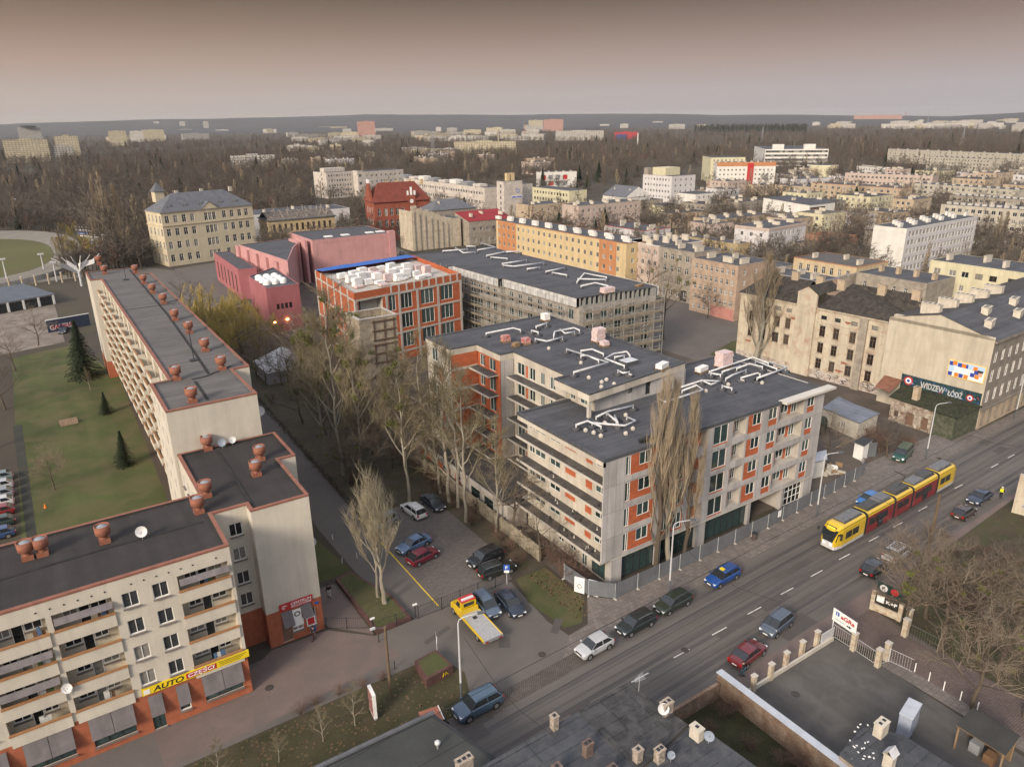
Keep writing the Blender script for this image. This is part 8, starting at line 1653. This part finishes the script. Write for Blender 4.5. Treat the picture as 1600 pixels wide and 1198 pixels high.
for k in range(6):
    a=-1.3+k*.52; r_=5.; M().box(-.05,.05,0,0.01,0,0,SWH); M().poly([(.2*math.copysign(1,a),0,z_-1+k%3),(r_*a/1.3,-.5,z_+3.5-(abs(a)*1.0)),(r_*a/1.3+.2,-.5,z_+5.-abs(a)),(.2*math.copysign(1,a),0,z_+.6+k%3)],SWH if k%2 else GREYM).build('panel',t); M().tube([(0,0,z_),(r_*a/1.3*1.4,-.3,z_+5.2)],.1,4,SWH).build('rib',t)
# site huts, sheds and gate by the derelict tenement
HUT=mat('site_hut_wall',(.42,.39,.33),.8,.15,1); SHR=mat('blue_grey_sheet',(.15,.17,.21),.6,.2,.5,lines=((1.5,.1,1),.2))
def hut(name,label,pts,z,wall,rm,rise=.3):
    q=B(name,label,'shed',(0,0,0),0,wall)
    for i in range(4): Lg=math.dist(pts[i],pts[(i+1)%4]); q.face(pts[i],pts[(i+1)%4],0,z,[(Lg*.3,Lg*.3+.9,1,2,'W','w2')] if Lg>3 else ())
    t=q.done(); c_=Vector((sum(p[0] for p in pts)/4,sum(p[1] for p in pts)/4)); o=[Vector(p)+(Vector(p)-c_).normalized()*.25 for p in pts]
    M().poly([(o[0].x,o[0].y,z+.02),(o[1].x,o[1].y,z+.02),(o[2].x,o[2].y,z+rise),(o[3].x,o[3].y,z+rise)],rm).poly([(o[0].x,o[0].y,z-.1),(o[3].x,o[3].y,z+rise-.1),(o[2].x,o[2].y,z+rise-.1),(o[1].x,o[1].y,z-.1)],GREYM).build('roof',t); return t
def gq(z,*p): return [tuple(G(x,y,z)[:2]) for x,y in p]
hut('site_hut','cream-walled hut with dark roof beside the white fascia of the unfinished building',gq(3,(1286,637),(1303,643),(1334,634),(1310,622)),3.,HUT,SHR)
hut('site_hut','long hut with blue-grey sheet roof below the graffiti of the derelict tenement',gq(3,(1304,644),(1342,660),(1372,648),(1334,634)),3.,HUT,SHR)
hut('site_hut','white hut with red-edged pale blue roof at the foot of the unfinished building end',gq(2.8,(1268,722),(1290,717),(1290,706),(1270,712)),2.8,WHT,ZNC)
hut('guard_cabin','small dark cabin with white frame behind the steel gate panel',gq(2.6,(1336,690),(1350,696),(1362,689),(1347,685)),2.6,MATS['sign_white'],DARK)
t=thing('steel_gate','tall grey steel gate leaf open beside the guard cabin','gate',(*G(1340,716)[:2],0),R(-25)); M().box(0,3,0,.06,.1,2.5,HO).build('sheet',t); M().tube([(0,.03,0),(0,.03,2.6)],.05,6,POLE).build('post',t)
t=thing('waste_container','dark green round-topped waste container behind the unfinished building end','container',(*G(1280,675)[:2],0),R(20)); M().box(-1.4,1.4,-.8,.8,.3,1.9,mat('skip_green',(.02,.035,.025),.6,.2)).build('body',t); M().tube([(-1.4,0,1.7),(1.4,0,1.7)],.8,12,MATS['skip_green']).build('lid',t)
t=thing('debris_heap','pale heap of boards and rubble by the street at the end of the unfinished building','rubble',(*G(1290,735)[:2],0)); b=M(); r_=random.Random(6)
for k in range(26): b.obox((r_.gauss(0,1.3),r_.gauss(0,1.)),.2+r_.random()*.7,.1+r_.random()*.3,0,.15+r_.random()*.7,r_.random()*3,r_.choice([SWH,SLAB,HUT,PAL]))
tag(b.build('rubble',t),kind='stuff')
# graffiti wall at the right edge
t=thing('boundary_wall','pale wall end with graffiti at the right picture edge','wall',(*G(1580,800)[:2],0),R(-75)); M().box(0,12,0,.8,0,5.5,OLDC).build('masonry',t); b=M(); b.tube([(1+.5*k,-.04,1.2+.5*(k%2)) for k in range(6)],.06,4,SBLUE); b.build('graffiti',t)
# overhead wires
WIRE=mat('overhead_wire',(.02,.02,.02),.6,.05)
for off,lb in ((1.9,'near'),(-1.7,'far')): tag(M().tube([(-40,RY(-40,off),5.9),(260,RY(260,off),5.9)],.03,3,WIRE).build('overhead_wire'),'thin tram contact wire above the %s track'%('tram carrying' if off>0 else 'empty'),'wire')
# span wires holding the contact wires
for k,x in enumerate((25.4,52.4,80.7,109.5)): tag(M().tube([(x,RY(x,6.9),7.2),(x,RY(x,1.9),6.0),(x,RY(x,-1.7),6.0),(x,RY(x,-6.5),7.2)],.02,3,WIRE).build('span_wire'),'thin span wire across the avenue, %s from the left'%NTH[k],'wire')
# litter and leaves lying about
LF=mat('dead_leaves',(.13,.09,.05),.95,.3,3,rnd=.3); b=M(); rl_=random.Random(3)
for k in range(2600):
    q_=rl_.random()
    if q_<.3: x,y=rl_.uniform(-5,26),rl_.uniform(44.2,53.9)
    elif q_<.5: x,y=rl_.uniform(30.5,43.8),rl_.uniform(62,150)
    elif q_<.75: x,y=rl_.uniform(67.8,118),rl_.uniform(14,34)
    else: x,y=rl_.uniform(39,44),rl_.uniform(50.5,60)
    if 30<x<41.2 and y<84: continue
    b.obox((x,y),rl_.uniform(.05,.16),rl_.uniform(.04,.1),.016,.03,rl_.random()*3,LF)
tag(b.build('fallen_leaves'),'dead leaves and litter scattered over the verges','leaves',kind='stuff')
# ================================================================== HAZE
hz=bpy.data.materials.new('haze_air'); hz.use_nodes=True; hn=hz.node_tree; hn.nodes.clear(); ho=hn.nodes.new('ShaderNodeOutputMaterial'); pv=hn.nodes.new('ShaderNodeVolumePrincipled'); pv.inputs['Color'].default_value=(.86,.84,.84,1); pv.inputs['Density'].default_value=HAZE; pv.inputs['Anisotropy'].default_value=.2
hn.links.new(pv.outputs[0],ho.inputs['Volume'])
if HAZE>0: b=M(); b.box(-13000,13000,-13000,13000,-6,200,hz); tag(b.build('haze'),kind='stuff')
print('script time',time.time()-T0)

def number(grp,fmt):
    v=[o for o in COL.objects if o.get('group')==grp and o.parent is None]; v.sort(key=lambda o:PR(tuple(o.location))[0])
    for i,o in enumerate(v): o['label']=fmt%NTH[i%40]
number('bushes in the park','leafless bush in the park by the road, %s from the left')
number('brambles in the overgrown yard','tangled bramble in the overgrown yard, %s from the left')
number('bushes along the concrete fence','leafless bush along the concrete fence, %s from the left')
number('tall trees left of the school','tall brown tree in the stand beside the school, %s from the left')
number('bushes before the derelict house','dark bramble bush before the derelict house, %s from the left')
number('bushes at the derelict tenement','brown bush at the foot of the derelict tenement, %s from the left')
number('spruces among the town blocks','dark spruce among the town blocks, %s from the left')
number('thicket at the hoarding corner','reddish thicket bush beside the hoarding corner, %s from the left')
number('shrubs along the front path','low dark shrub along the front path, %s from the left')
number('bare trees between the long block and the tent','dark bare tree by the willows and tent, %s from the left')
number('spectator benches at the sports ground','row of spectator benches beside the cycle track, %s from the left')
